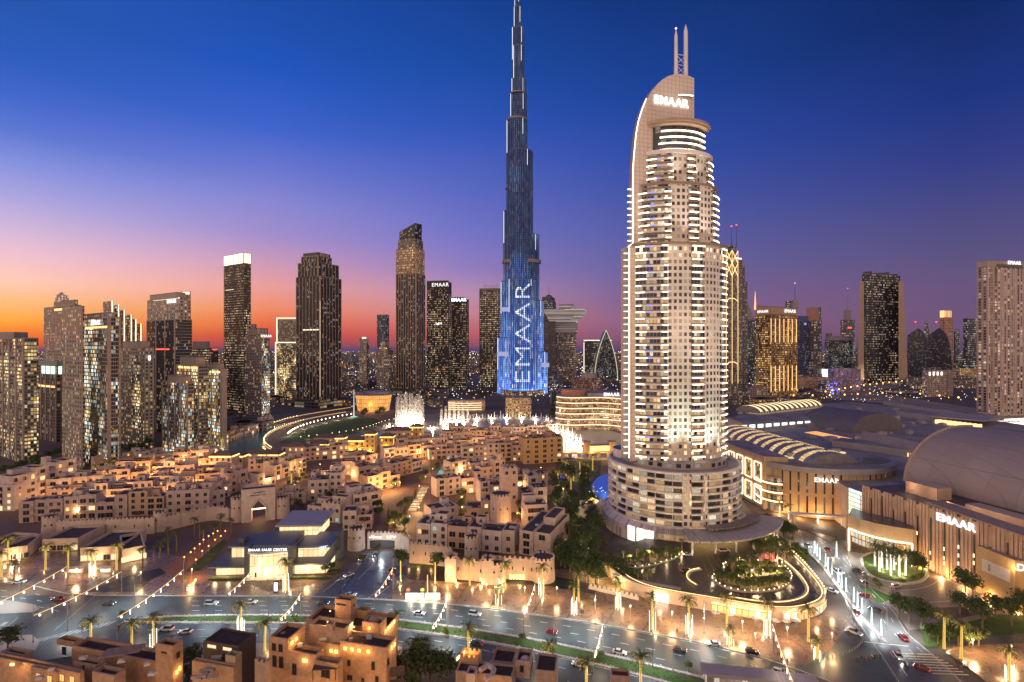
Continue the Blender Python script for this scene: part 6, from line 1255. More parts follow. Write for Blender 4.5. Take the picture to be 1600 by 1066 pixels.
# golden lakeside palace with hipped roofs
def hip(mb, x0,y0,x1,y1,z,h,m=0,ov=.9):
    x0-=ov;y0-=ov;x1+=ov;y1+=ov; cx,cy=(x0+x1)/2,(y0+y1)/2; r=min(x1-x0,y1-y0)/2
    a,b=((x0+r,cy),(x1-r,cy)) if x1-x0>y1-y0 else ((cx,y0+r),(cx,y1-r))
    P=[(x0,y0),(x1,y0),(x1,y1),(x0,y1)]; T=[(*a,z+h),(*b,z+h)]
    if x1-x0>y1-y0: mb.face([(*P[0],z),(*P[1],z),T[1],T[0]],m); mb.face([(*P[1],z),(*P[2],z),T[1]],m); mb.face([(*P[2],z),(*P[3],z),T[0],T[1]],m); mb.face([(*P[3],z),(*P[0],z),T[0]],m)
    else: mb.face([(*P[0],z),(*P[1],z),T[0]],m); mb.face([(*P[1],z),(*P[2],z),T[1],T[0]],m); mb.face([(*P[2],z),(*P[3],z),T[1]],m); mb.face([(*P[3],z),(*P[0],z),T[0],T[1]],m)
    mb.face([(*p,z-.01) for p in P[::-1]],m)
GST = mat('golden_stone',(.58,.40,.16),.8); HROOF = mat('hip_roof',(.20,.13,.10),.85)
def palace(xl,xr,ybase,yeave,d,label,lit=True,hh=3.2,m=None,eave=True):
    Y = G(0,ybase)[1]; a,b = D(xl,Y),D(xr,Y); w=b[0]-a[0]; z=zat(yeave,Y); t=thing('lakeside_palace',label,'palace wing',((a[0]+b[0])/2,Y+d/2,0)); mb=MB(); mb.box(0,0,0,w,d,z,0,0); mb.build('walls',m or GST,t)
    mb=MB(); hip(mb,-w/2,-d/2,w/2,d/2,z,hh); mb.build('hipped_roof',HROOF,t)
    if eave: mb=MB(); mb.box(0,-d/2-.25,z-1.3,w*.96,.25,.8); mb.box(w/2+.25,0,z-1.3,.25,d*.9,.8); mb.build('eave_light',glow('eave_gold',(1,.66,.16),5,True),t)
    nf=max(1,int(z/4.2)); nc=max(1,int(w/4.2))
    for f in range(nf):
        for c in range(nc): put_win(t,('r' if f<nf-1 else 'a',1 if R.random()<.3 else 0),-w/2+w*(c+.5)/nc,-d/2,f*z/nf+.8,0,1.1)
    if lit:
        for k in range(max(1,int(w/9))): lamp('POINT','wall_uplight',(-w/2+w*(k+.5)/max(1,int(w/9)),-d/2-2.2,1.5),1500,(1,.6,.14),t,.3)
    return t
palace(523,538,707,684,9,'left square tower of the golden palace, roof lit beneath'); palace(570,586,707,678,9,'right square tower of the golden palace, taller roof'); palace(538,570,705,688,12,'middle range of the golden palace between its towers')
palace(593,614,700,682,10,'separate golden house right of the palace towers'); palace(641,660,688,667,9,'square hip-roofed pavilion beside the fountains',False); palace(600,641,690,673,14,'dark-roofed wing between palace and fountain pavilion',False,m=HPINK[1],eave=False)
palace(472,512,712,694,14,'palace wing with wide dark hip roof and gold eaves',True); palace(440,476,722,698,14,'rose stone palace block with glazed loggias',False,m=HPINK[0],eave=False); palace(326,362,742,712,12,'gold-eaved corner house at the left end of the lagoon range',True,m=HPINK[1])
palace(374,436,730,710,12,'long loggia range with a glowing eave line on the lagoon',False,m=HPINK[1]); palace(490,520,700,684,14,'hip-roofed lodge behind the palace wing',False,m=HPINK[1],eave=False); palace(362,380,735,712,10,'small hip-roofed link house by the loggia range',False,m=HPINK[1])
# promenade terraces by the lagoon and foot of the towers
row(236,742,300,728,4,11,12,'beneath the pinkish tower, uplit ground floor','podium houses below the towers',seed=40,lit=.45); row(300,722,345,706,3,11,12,'on the promenade below the glass tower','podium houses below the towers',seed=41,lit=.45); row(340,698,430,666,5,11,12,'on the lagoon promenade bend','podium houses below the towers',seed=42,lit=.4)
# ================================================================ trees and palms
LEAF = [mat('leaf_'+n, c, .85, noise=.5, nscale=.9) for n, c in (('deep',(.05,.085,.025)),('olive',(.09,.12,.035)),('bright',(.13,.18,.04)))]
BARK = mat('bark', (.16,.11,.07), .9, nscale=2, noise=.3); PTRUNK = mat('palm_trunk', (.22,.15,.09), .9, nscale=3, noise=.35); PFROND = mat('palm_frond', (.10,.13,.045), .8, noise=.4, nscale=1.2)
WRAP = glow('wrap_lights', (1,.62,.11), 1.45); WRAPW = glow('wrap_lights_white', (1,.93,.82), 6.0); TUBE = glow('led_tube', (1,.95,.75), 4)
def make_tree(seed, h, r, leaf, kind='round'):
    rng = random.Random(seed); t = thing('tree','x','tree'); mb = MB(); th = h*.42
    mb.bar((0,0,-.1),(rng.uniform(-.2,.2),0,th),.28,0,7,.2); top = Vector((0,0,th))
    cl = []
    for k in range(7):
        a = rng.random()*6.28; rr = r*rng.uniform(.3,.75); p = Vector((cos(a)*rr, sin(a)*rr, th+(h-th)*rng.uniform(.15,.75))); mb.bar(top-Vector((0,0,rng.uniform(0,th*.3))),p,.13,0,5,.04); cl.append(p)
    mb.build('trunk',BARK,t)
    lf = MB()
    for k in range(26 if kind=='round' else 18):
        if kind == 'cone': f = rng.random(); a = rng.random()*6.28; c = Vector((cos(a)*r*(1-f)*.7, sin(a)*r*(1-f)*.7, h*.12+h*.85*f)); cr = r*.5*(1.1-f)
        else:
            a = rng.random()*6.28; e = rng.uniform(-.5,1); rr = r*rng.uniform(.15,.85); c = Vector((cos(a)*rr*sqrt(max(0,1-e*e*.7)), sin(a)*rr*sqrt(max(0,1-e*e*.7)), th+(h-th)*(.42+e*.42))); cr = r*rng.uniform(.26,.46)
        for _ in range(30):
            d = Vector((rng.gauss(0,1),rng.gauss(0,1),rng.gauss(0,.8))).normalized(); p = c+d*cr*rng.uniform(.55,1.05); n = (d+Vector((rng.uniform(-.7,.7),rng.uniform(-.7,.7),rng.uniform(-.2,.9)))).normalized()
            u = n.orthogonal().normalized(); v = n.cross(u); s = rng.uniform(.22,.5)*(r/4)**.4; an = rng.random()*3; uu = (u*cos(an)+v*sin(an))*s; vv = (v*cos(an)-u*sin(an))*s*.6
            lf.face([p-uu-vv*.3,p-vv,p+uu,p+vv],rng.choice((0,0,1)))
    lf.build('crown',[leaf, LEAF[1]],t)
    return t
def make_palm(seed, h, wrap=None, tubes=0, fl=3.4, lit=False, droop=1.0, nf=26):
    rng = random.Random(seed); t = thing('palm_tree','x','palm tree'); mb = MB(); tr = h-fl*.45; bend = rng.uniform(-.25,.25)
    P = [Vector((bend*(k/6)**2,0,-.1+tr*k/6)) for k in range(7)]
    for k,(a,b) in enumerate(zip(P,P[1:])): mb.bar(a,b,.34-.02*k,0,8,.32-.02*k)
    mb.sphere(P[-1],.55,0,7,4); mb.build('trunk',PTRUNK,t); top = P[-1]
    fr = MB(); li = MB()
    for k in range(nf):
        a = 2*pi*k/nf*2.618+rng.uniform(-.2,.2); e0 = rng.uniform(-.25,1.25); L = fl*rng.uniform(.85,1.1); pts = [Vector(top)]; e = e0; n = 6
        for j in range(n): d = Vector((cos(a)*cos(e),sin(a)*cos(e),sin(e))); pts.append(pts[-1]+d*L/n); e -= (.26+.05*j)*droop
        side = Vector((-sin(a),cos(a),0))
        for j in range(n):
            w0 = .62*sin(pi*(j+.6)/(n+.8)); w1 = .62*sin(pi*(j+1.6)/(n+.8)) if j < n-1 else .03; dn = Vector((0,0,-.35))
            for s in (1,-1):
                # leaflets: three slim blades on each side of the rib
                for q in range(3):
                    f0, f1 = q/3, (q+.62)/3; A = pts[j].lerp(pts[j+1],f0); B = pts[j].lerp(pts[j+1],f1); w = w0+(w1-w0)*(q+.5)/3
                    tip = pts[j].lerp(pts[j+1],min(1,f1+.55))+side*s*w+dn*w; fr.face([A,B,tip] if s > 0 else [B,A,tip],0)
            fr.bar(pts[j],pts[j+1],.045,0,3)
        if lit and e0 < .75: 
            for j in range(1,5): li.bar(pts[j]+Vector((0,0,-.05)),pts[j+1]+Vector((0,0,-.05)) if j<4 else pts[j].lerp(pts[j+1],.4),.055,0,3)
    fr.build('crown',PFROND,t)
    if wrap:
        w_ = MB(); n = int(tr/.33)
        for k in range(n):
            z0 = .3+tr*k/n*.97; r = .40-.1*k/n; xk = bend*(z0/tr)**2
            for q in range(6): a0, a1 = 2*pi*q/6, 2*pi*(q+1)/6; w_.bar((xk+r*cos(a0),r*sin(a0),z0+.33*q/6),(xk+r*cos(a1),r*sin(a1),z0+.33*(q+1)/6),.075,0,3)
        w_.build('light_string',wrap,t)
        if lit: li.build('frond_glow',wrap,t)  # glowing strips added for trunk light caught by the fronds
    for k in range(tubes):
        a = 2*pi*(k+.3)/tubes; q = MB(); hh = tr*rng.uniform(.42,.62); q.bar((cos(a)*1.15,sin(a)*1.15,0),(cos(a)*1.15,sin(a)*1.15,hh),.12,0,6); q.build('light_tube',TUBE,t)
    if wrap or tubes: lamp('POINT','crown_lamp',(0,-.9,tr*.82),260,(1,.66,.22),t,.3); lamp('POINT','base_lamp',(0,-1.6,1.2),330 if not tubes else 620,(1,.75,.38),t,.3)
    return t
USED = set()
def place(proto, px, py, label, z=0.0, s=1.0, group=None, yaw=None, name=None, pos=None):
    p = pos or G(px,py,z)
    o = copy_tree(proto) if proto.name in USED else proto; USED.add(proto.name) if o is proto else None
    o.location = (p[0],p[1],z); o.rotation_euler = (0,0,R.uniform(0,6.28) if yaw is None else yaw); o.scale = (s,s,s); o['label'] = label
    if group: o['group'] = group
    return o
pw = make_palm(1,14,WRAP,0,4.3,lit=True,nf=34); pt = make_palm(2,14,WRAP,5,4.2,lit=True,nf=34); pu = make_palm(3,9.5,None,0,3.0); pi_ = make_palm(4,13,WRAPW,0,5.0,nf=38); psm = make_palm(5,8,WRAP,4,3.0,lit=True); pnear = make_palm(6,12,WRAP,0,4.8,lit=True,nf=34); pnt = make_palm(7,12.5,WRAP,5,4.4,lit=True,nf=30)
def near_words(px,py):
    L = [(40,880,'by the left restaurants'),(160,895,'in front of the low shops'),(300,860,'on the ramp path'),(447,900,'before the glass sales pavilion'),(640,900,'by the gate street corner'),(760,915,'before the crenellated boulevard gate'),(850,925,'near the boulevard wall corner'),(960,950,'on the plaza below the hedges'),(1080,985,'before the hotel deck wall'),(1230,1000,'before the terrace arches'),(1390,900,'inside the mall island'),(1500,1010,'by the right-hand lawn'),(170,745,'under the bowed tower'),(310,715,'on the lagoon promenade'),(900,750,'by the garden near the footbridge'),(720,755,'in the eastern court'),(460,758,'in the palm court'),(150,1000,'behind the bottom-left roofs'),(400,1000,'beside the glass-roofed annex'),(650,1020,'beside the domed foreground house'),(850,1050,'behind the small domed rooftops')]
    return min(L,key=lambda q:abs(q[0]-px)+2*abs(q[1]-py))[2]
cnt = {}
def P_(proto, px, py, kind, s=1.0, group='light-wrapped palms along the boulevard'):
    w = near_words(px,py); k = (kind,w); cnt[k] = cnt.get(k,0)+1; place(proto,px,py,f'{kind} {w}, {ORD[cnt[k]-1]} from left',0,s,group)
for px,py,k in sorted([(2,903,'w'),(12,882,'w'),(71,892,'w'),(106,896,'w'),(144,901,'t'),(182,892,'w'),(734,916,'w'),(789,922,'w'),(779,945,'s'),(846,930,'t'),(897,960,'t'),(904,940,'w'),(966,952,'t'),(1019,985,'t'),(1077,992,'t'),(1136,984,'w'),(1141,1009,'s'),(1199,995,'t'),(1263,1004,'w'),(1277,1031,'s'),(447,924,'t'),(240,1010,'n'),(376,992,'n'),(618,1004,'m'),(654,1047,'m'),(732,1026,'m'),(857,1056,'n'),(1475,1015,'w'),(1502,1031,'w'),(1577,1066,'n'),(150,752,'w'),(170,748,'w'),(182,744,'w'),(262,735,'w'),(278,731,'w'),(300,720,'w'),(322,711,'w'),(346,703,'w'),(884,745,'w'),(896,752,'w'),(906,742,'w'),(916,748,'w'),(926,735,'w'),(872,762,'w'),(892,772,'w'),(700,758,'w'),(735,752,'w'),(455,765,'w'),(468,752,'w'),(142,1012,'m'),(206,1017,'m'),(414,1019,'m'),(916,1088,'m'),(1001,1080,'m'),(846,1062,'s')]):
    pr,kind = {'w':(pw,'palm with yellow light-wrapped trunk'),'t':(pt,'palm ringed by white light tubes'),'s':(psm,'short palm with glowing tubes'),'m':(pnear,'bushy palm with amber-lit trunk'),'n':(pnt,'palm with lit trunk and tubes')}[k]; P_(pr,px,py,kind,R.uniform(.92,1.05))
for px,py in sorted([(223,884),(240,880),(250,875),(263,868),(276,862),(304,836),(312,842),(361,833),(345,830),(262,850),(22,905),(590,878),(318,850),(335,846)]): P_(pu,px,py,'unlit feathery palm',R.uniform(.9,1.1),'unlit palms of the old-town ramp')
for px,py in [(1367,886),(1374,895),(1378,889),(1386,892),(1392,901),(1397,892),(1405,902),(1415,901)]: P_(pi_,px,py,'tall palm with white-lit trunk',1.0,'white-lit palms on the mall island')
place(pi_,1307,872,'single white-lit palm at the avenue fork by the portal',0,.85); place(pi_,1218,808,'white-lit palm before the round pavilion, left of two',0,.8,'palms before the round pavilion'); place(pi_,1232,812,'white-lit palm before the round pavilion, right of two',0,.8,'palms before the round pavilion')
tr = [make_tree(11,8,3.6,LEAF[0]),make_tree(12,7,3.2,LEAF[1]),make_tree(13,9,4.2,LEAF[0]),make_tree(14,5,2.4,LEAF[2]),make_tree(15,10,2.2,LEAF[0],'cone')]
pg = make_palm(8,8.5,None,0,2.6,nf=20)
def trees(spots, kinds, where, group, z=0.0, s=(.8,1.2), names=('dense dark tree','olive green tree','large spreading tree','small bright green tree','narrow conical tree','feather palm')):
    c = {}
    for px,py in sorted(spots):
        k = R.choice(kinds); p = pg if k == 5 else tr[k]; c[k] = c.get(k,0)+1
        place(p,px,py,f'{names[k]} {where}, {ORD[min(c[k]-1,38)]} from left',z,R.uniform(*s),group)
def scatter(x0,y0,x1,y1,n,sx=4,sy=3): return [(x0+(x1-x0)*(k+.5)/n+R.uniform(-sx,sx), y0+(y1-y0)*(k+.5)/n+R.uniform(-sy,sy)) for k in range(n)]
trees(scatter(868,745,872,880,14,4,4)+scatter(885,740,900,890,20,8,5)+scatter(905,750,935,905,20,8,5)+scatter(878,880,930,918,12,8,6)+scatter(925,800,935,860,8,5,4),[0,0,2,1,5],'in the garden between old town and hotel','trees of the hotel garden',s=(1.0,1.5))
trees(scatter(935,892,1010,922,16,8,4),[0,2,1,5],'behind the white plaza fence','trees above the plaza fence')
trees(scatter(605,835,650,780,9,8,5)+scatter(585,800,640,830,6,6,5)+scatter(600,845,640,850,5,6,3),[0,1,4,2],'around the long pool garden','trees of the pool garden',s=(.7,1.1))
trees(scatter(650,760,700,720,8,6,4)+scatter(615,770,640,740,5,5,4),[0,1,5],'flanking the pergola walk','trees of the pergola walk',s=(.6,.9))
trees(scatter(440,775,478,748,12,8,5),[1,5,3],'in the palm court by the arcaded range','trees of the palm court',s=(.55,.85))
trees([(628,892),(682,896)],[2],'with light-wrapped stem beside the gate street','broad trees of the gate street',s=(1.1,1.15)); trees([(805,868),(566,880),(518,893),(508,897)],[3,3],'on the wall terrace','bushes near the sales pavilion',s=(.7,1.1))
trees(scatter(1425,905,1445,893,3,4,3),[2],'at the right end of the mall island','trees of the mall island')
trees([(1420,975),(1440,985),(1405,968)],[2,0],'beside the avenue bend','trees beside the avenue bend',s=(1.1,1.4)); trees([(1500,960),(1520,935),(1508,930),(1555,965),(1580,978),(1600,965),(1535,985)],[0,2],'on the mall lawn','trees of the mall lawn',s=(1.0,1.3)); trees(scatter(1440,1000,1540,1015,6,8,5),[0,1],'over the drive hedge','trees over the drive hedge',s=(.8,1.1))
trees(scatter(1138,898,1222,884,18,5,4),[5,5,3],'on the raised terrace of the oval garden','palms of the oval terrace',z=DZ+3.1,s=(.9,1.2)); trees(scatter(1120,900,1165,924,10,3,3)+scatter(1165,923,1232,914,14,3,3)+scatter(1122,905,1232,900,10,4,6),[3,1],'among the bulbs of the oval garden','shrubs of the oval garden',z=DZ+.9,s=(.55,.8))
trees(scatter(962,882,1065,866,22,3,5),[3,1,3,5],'in the hedge bed before the lobby','shrubs of the lobby hedge',z=DZ+.7,s=(.5,.8)); trees(scatter(1170,852,1238,872,18,6,8),[5,3,0,1],'between hotel canopy and avenue','trees by the hotel canopy',z=DZ,s=(.7,1.0)); trees(scatter(1238,866,1262,884,5,3,4)+scatter(1195,820,1240,845,8,5,5),[0,3],'along the avenue rim of the deck','trees of the deck rim',z=0,s=(.7,1.0))
trees(scatter(0,742,80,735,7,6,4)+scatter(60,728,130,705,6,6,4)+scatter(185,712,250,700,6,5,4),[0,1],'at the foot of the left towers','trees below the left towers',s=(1.2,1.6))
trees(scatter(330,660,420,640,7,8,4)+scatter(560,655,600,650,4,6,2)+scatter(740,625,780,612,7,8,4)+scatter(640,628,690,622,5,6,3)+scatter(855,655,880,640,5,6,4),[0,1],'in the park beyond the lagoon','trees of the lagoon park',s=(1.2,1.9))
trees([(655,1062),(672,1068),(690,1075),(638,1070),(643,1090)],[0,2,1],'crowding the corner right of the domed house','large foreground trees',s=(1.3,1.5)); trees([(298,1052),(304,1080),(12,1022)],[0,1],'beside the bottom-left building','trees beside the bottom-left building',s=(1.1,1.3))
trees([(697,992),(816,1003),(938,1030),(192,966),(460,971),(547,968),(1076,1047)],[3],'clipped low on the boulevard median','clipped bushes of the median',s=(.5,.6))
trees(scatter(1350,905,1380,925,3,3,3)+scatter(1400,915,1450,905,3,4,2),[3],'low on the island kerb','bushes of the mall island',s=(.4,.6))
for nm_,grp_,L_ in (('in the lanes of the western quarter','trees of the western quarter',((90,802,330,787),(100,784,335,770),(150,769,360,752),(200,752,320,744))),('in the lanes of the eastern quarter','trees of the eastern quarter',((720,812,728,760),(660,853,800,866),(706,712,810,708),(812,818,815,760),(700,700,850,697))),('in the central lanes','trees of the central quarter',((500,790,560,770),(545,800,600,790),(560,750,625,735),(430,800,480,795),(480,745,560,735)))):
    trees(sum([scatter(*q,9,4,2) for q in L_],[]),[5,3,1],nm_,grp_,s=(.6,1.0))
# grass blades for the lawns
def tufts(name, pxs, n, label):
    P = [G(x,y) for x,y in pxs]; x0=min(p[0] for p in P); x1=max(p[0] for p in P); y0=min(p[1] for p in P); y1=max(p[1] for p in P); mb = MB(); rng = random.Random(3); k = 0
    def inside(x,y):
        r = False
        for i in range(len(P)):
            a,b = P[i],P[i-1]
            if (a[1]>y)!=(b[1]>y) and x < (b[0]-a[0])*(y-a[1])/(b[1]-a[1])+a[0]: r = not r
        return r
    while k < n:
        x,y = rng.uniform(x0,x1),rng.uniform(y0,y1); k += 1
        if not inside(x,y): continue
        a = rng.random()*3; s = rng.uniform(.1,.3); mb.face([(x-cos(a)*s,y-sin(a)*s,.1),(x+cos(a)*s,y+sin(a)*s,.1),(x+rng.uniform(-.1,.1),y,.1+rng.uniform(.15,.4))],0)
    o = mb.build(name,[LEAF[1]]); tag(o,label,None,kind='stuff')
tufts('grass_tufts', i1+i2[::-1], 9000, 'short grass tufts on the boulevard median')

# ================================================================ lamps, festoons, light pillars
POLEM = mat('pole_grey', (.30,.30,.31), .5); BULB = glow('bulb_warm', (1,.62,.28), 12); BULBC = glow('bulb_cool', (.9,.97,1), 16); CABLE = glow('cable_amber', (1,.6,.2), 2.2)
def pole(px,py,h,label,light=None,z=0.0,name='lamp_post',cat='lamp post',banner=None,group=None,pos=None,energy=2600,col=(.8,.95,1)):
    p = pos or G(px,py,z); t = thing(name,label,cat,(p[0],p[1],z),0,group); mb = MB(); mb.bar((0,0,-.05),(0,0,h),.16,0,6,.08); mb.bar((0,0,-.05),(0,0,.8),.26,0,6,.22); mb.build('post',POLEM,t)
    if light:
        mb = MB(); mb.bar((0,0,h-.1),(0,light*2.2,h+.2),.06,0,4); mb.box(0,light*2.4,h+.1,.35,.9,.12); mb.build('lamp_arm',POLEM,t)
        mb = MB(); mb.box(0,light*2.4,h+.04,.28,.7,.05); mb.build('lamp_glass',BULBC,t)
        l = lamp('SPOT','road_light',(0,light*2.4,h-.1),energy,col,t,.3,spot_size=radians(135),spot_blend=.7)
    if banner: mb = MB(); mb.box(.45,0,h*.35,.8,.06,2.2); mb.build('banner',banner,t)
    return t
FST = [((-45,960),(105,885)),((52,962),(190,893)),((183,965),(287,890)),((355,928),(398,885)),((437,967),(470,927)),((585,930),(614,887)),((675,980),(698,938)),((818,957),(836,912)),((928,1025),(942,975)),((1207,975),(1243,1075))]
fw_ = ['over the far left road','over the left junction','from the median to the brick ramp','before the sales pavilion left wing','over the carriageway right of the sales pavilion','across the gate street mouth','over the road by the white light display','over the plaza edge right of the gate','over the road before the hotel','rising over the plaza at the hotel corner']
RED = mat('banner_red', (.35,.03,.03), .7); BLUEB = mat('banner_blue', (.03,.05,.16), .7); GRNB = mat('banner_green', (.12,.30,.06), .7)
fz = 9.5
for i,(a,b) in enumerate(FST):
    A = Vector((*G(*a,fz),fz)); B = Vector((*G(*b,fz),fz)); t = thing('light_festoon',f'string of hanging white lamps {fw_[i]}','light string',(A.x,A.y,0),0,'festoons of hanging lamps'); O = Vector((A.x,A.y,0)); L = (B-A).length; n = max(6,int(L/4.0)); N = 20
    sag = lambda s: Vector((0,0,-1.0*4*s*(1-s)))
    mb = MB(); mb.path([A.lerp(B,k/N)+sag(k/N)-O for k in range(N+1)],.09,0,4); mb.build('cable',CABLE,t)
    for k in range(n):
        s = (k+.5)/n; p = A.lerp(B,s)+sag(s)-O; mb = MB(); big = k%2
        if big: mb.bar(p,p-Vector((0,0,1.7)),.13,0,5)
        else: mb.bar(p,p-Vector((0,0,.35)),.03,0,3); mb.sphere(p-Vector((0,0,.75)),.38,0,6,4)
        mb.build('hanging_lamp',glow('festoon_lamp',(1,.88,.68),13),t)
    lamp('POINT','festoon_glow',A.lerp(B,.3)-O-Vector((0,0,2)),1100,(1,.80,.55),t,1.0); lamp('POINT','festoon_glow',A.lerp(B,.75)-O-Vector((0,0,2)),1100,(1,.78,.5),t,1.0)
    for e,(P__,w_) in enumerate(((A,'near end'),(B,'far end'))): pole(0,0,13.5,f'grey post at {w_} of lamp string {fw_[i]}',None,name='light_post',group='posts holding the lamp strings',pos=(P__.x,P__.y),banner=(RED if (i==2 and e==0) or (i==5 and e==1) else BLUEB if i in (1,3) and e==1 else GRNB if i==2 and e==1 else None))
for i,(px,py,d) in enumerate([(-20,968,1),(105,985,1),(320,967,1),(535,967,1),(700,985,1),(865,1003,1),(1020,1042,1),(1100,990,-1),(640,960,1),(420,965,1),(210,950,1),(780,945,-1),(30,925,-1),(930,975,-1)]):
    pole(px,py,12,f'slim road lamp, {ORD[i]} placed along the boulevard edge' if False else f'slim arm lamp on the boulevard, {("median" if d>0 else "plaza kerb")} side, {["leftmost off frame","left junction","mid left","before the gate street","by the second festoon","centre right","hotel side","by the white car","by the light display","before the sales pavilion","left crossing","opposite the wall gate","far left kerb","plaza bend"][i]}',d,group='road lamps of the boulevard',energy=12000)
for i,(px,py) in enumerate([(1325,878),(1300,905),(1352,935),(1330,965),(1386,985),(1420,1000),(1275,855)]): pole(px,py,9,f'slim avenue lamp, {ORD[i]} listed between portal and junction' if False else f'slim avenue lamp {["beside the fork palm","on the deck side","by the mall lawn","above the corner plaza","before the crosswalk","at the crosswalk end","near the portal mouth"][i]}',.6,group='lamps of the right-hand avenue',energy=9500,col=(.9,.97,1))
for i,(px,py) in enumerate([(1273,865),(1277,870),(1281,876),(1290,886),(1294,892),(1300,899),(1310,911),(1315,920),(1322,926),(1334,942),(1340,950),(1347,960),(1362,976),(1377,995)]):
    p = G(px,py); t = thing('light_pillar',f'slender glowing white pillar on the avenue median, {ORD[i]} from the far end','light pillar',(*p,.2),0,'light pillars of the avenue median'); mb = MB(); mb.bar((0,0,0),(0,0,6.2),.26,0,6,.1); mb.build('pillar',glow('pillar_white',(.8,1,.9),8),t); mb = MB(); mb.box(0,0,0,.9,.9,.25); mb.build('foot',KERB,t)
    if i%2 == 0: lamp('POINT','pillar_light',(0,-.8,3),900,(.85,1,.92),t,.4)
# plaza glow: recessed floor lamps and wall washers along the hotel wall and old town
spots = [(300,905,900),(480,905,900),(700,915,900),(820,935,1100),(930,955,1300),(985,965,1200),(1050,975,2000),(1100,985,1500),(1160,990,1700),(1230,1000,1500),(1300,1010,1300),(30,890,900),(120,905,1100),(220,910,700),(1520,1020,1600),(1580,1030,1600),(870,935,900),(760,930,900),(1180,1010,900)]
FLH = []
for i,(px,py,e) in enumerate(spots):
    p = G(px,py); t = thing('plaza_lantern',f'small warm plaza lantern {near_words(px,py)} number {i+1}' if False else f'low warm lantern {near_words(px,py)}, about {["far left","left","mid left","centre left","centre","centre right","mid right","right","far right"][min(8,int(px/178))]} of the plaza','lantern',(*p,0),0,'plaza lanterns'); mb = MB(); mb.bar((0,0,0),(0,0,4.2),.08,0,5); mb.build('stem',POLEM,t); mb = MB(); mb.sphere((0,0,4.5),.34,0,7,5); mb.build('globe',BULB,t); lamp('POINT','lantern_light',(0,-.5,4.6),e*2.9,(1,.58,.25),t,.9)
# orange lamps of the brick ramp
for i,(px,py) in enumerate([(288,880),(298,872),(304,866),(312,859),(318,852),(326,846),(333,842),(340,838),(316,870),(326,862),(336,852),(345,846),(306,884),(352,838)]):
    p = G(px,py); t = thing('garden_lantern',f'orange garden lantern on the brick ramp, {ORD[i]} up the slope','lantern',(*p,0),0,'orange lanterns of the brick ramp'); mb = MB(); mb.bar((0,0,0),(0,0,2.6),.07,0,4); mb.build('stem',POLEM,t); mb = MB(); mb.sphere((0,0,2.9),.36,0,6,4); mb.build('globe',glow('bulb_orange',(1,.42,.08),20),t)
    if i%2==0: lamp('POINT','lantern_light',(0,0,3.0),1900,(1,.42,.1),t,.3)
sheet('brick_ramp',[(255,893),(285,868),(330,838),(352,822),(366,828),(355,845),(338,862),(318,895),(335,905),(300,915)],mat('brick_ramp',(.28,.13,.08),.7,nscale=.6),.03)
g = sheet('ramp_lawn',[(290,893),(325,862),(350,842),(356,848),(335,872),(312,893)],GRASSM,.06,kind='stuff'); tag(g,'grass verge under the orange ramp lanterns',None)
# town alleys: street lamps
al = [(120,812),(200,806),(280,796),(100,793),(180,786),(260,779),(330,775),(150,776),(220,770),(300,762),(240,757),(300,750),(350,752),(420,760),(460,768),(452,752),(470,742),(500,757),(535,765),(548,752),(560,745),(572,765),(600,760),(520,748),(585,742),(610,735),(640,728),(655,716),(600,712),(560,722),(620,700),(680,705),(700,725),(722,745),(740,760),(735,775),(722,788),(722,805),(770,760),(800,755),(812,770),(812,790),(808,815),(800,835),(812,845),(845,765),(845,740),(760,728),(790,712),(730,712),(840,705),(680,690),(760,695),(820,690),(660,785),(648,800),(655,770),(665,755),(676,742),(640,820),(615,830),(860,720),(880,735),(890,745),(350,735),(395,750),(500,735),(540,712),(560,708),(480,712)]
for (x0,y0,x1,y1) in ((80,803,335,787),(80,786,340,769),(145,770,365,753),(190,753,325,744),(225,740,322,732),(660,855,800,868),(700,712,815,708),(695,699,855,696),(705,686,865,683),(600,728,676,718),(575,778,625,765)): al += [(x0+(x1-x0)*k/7,y0+(y1-y0)*k/7) for k in range(8)]
def al_word(px,py):
    L = [(200,800,'behind the long wall'),(200,770,'in the middle lanes of the western quarter'),(280,750,'in the upper lanes of the western quarter'),(440,755,'around the palm court'),(550,755,'in the lanes right of the glazed-bay house'),(620,720,'in the lanes below the palace'),(655,785,'along the pergola walk'),(730,770,'in the eastern court'),(805,810,'in the eastern lane below the lookout tower'),(830,740,'behind the yellow apartment block'),(740,700,'in the lanes nearest the fountains'),(540,712,'at the palace doors')]
    return min(L,key=lambda q:abs(q[0]-px)+2*abs(q[1]-py))[2]
ac = {}
for px,py in sorted(al):
    w = al_word(px,py); ac[w] = ac.get(w,0)+1; p = G(px,py); t = thing('street_lamp',f'street lamp {w}, {ORD[ac[w]-1]} from left','street lamp',(*p,0),0,'street lamps of the old town'); mb = MB(); mb.bar((0,0,0),(0,0,4.6),.08,0,4); mb.build('post',POLEM,t); mb = MB(); mb.sphere((0,0,4.9),.32,0,6,4); mb.build('globe',BULB,t); lamp('POINT','lantern_light',(0,0,5.6),3400,(1,.50,.18),t,.4)
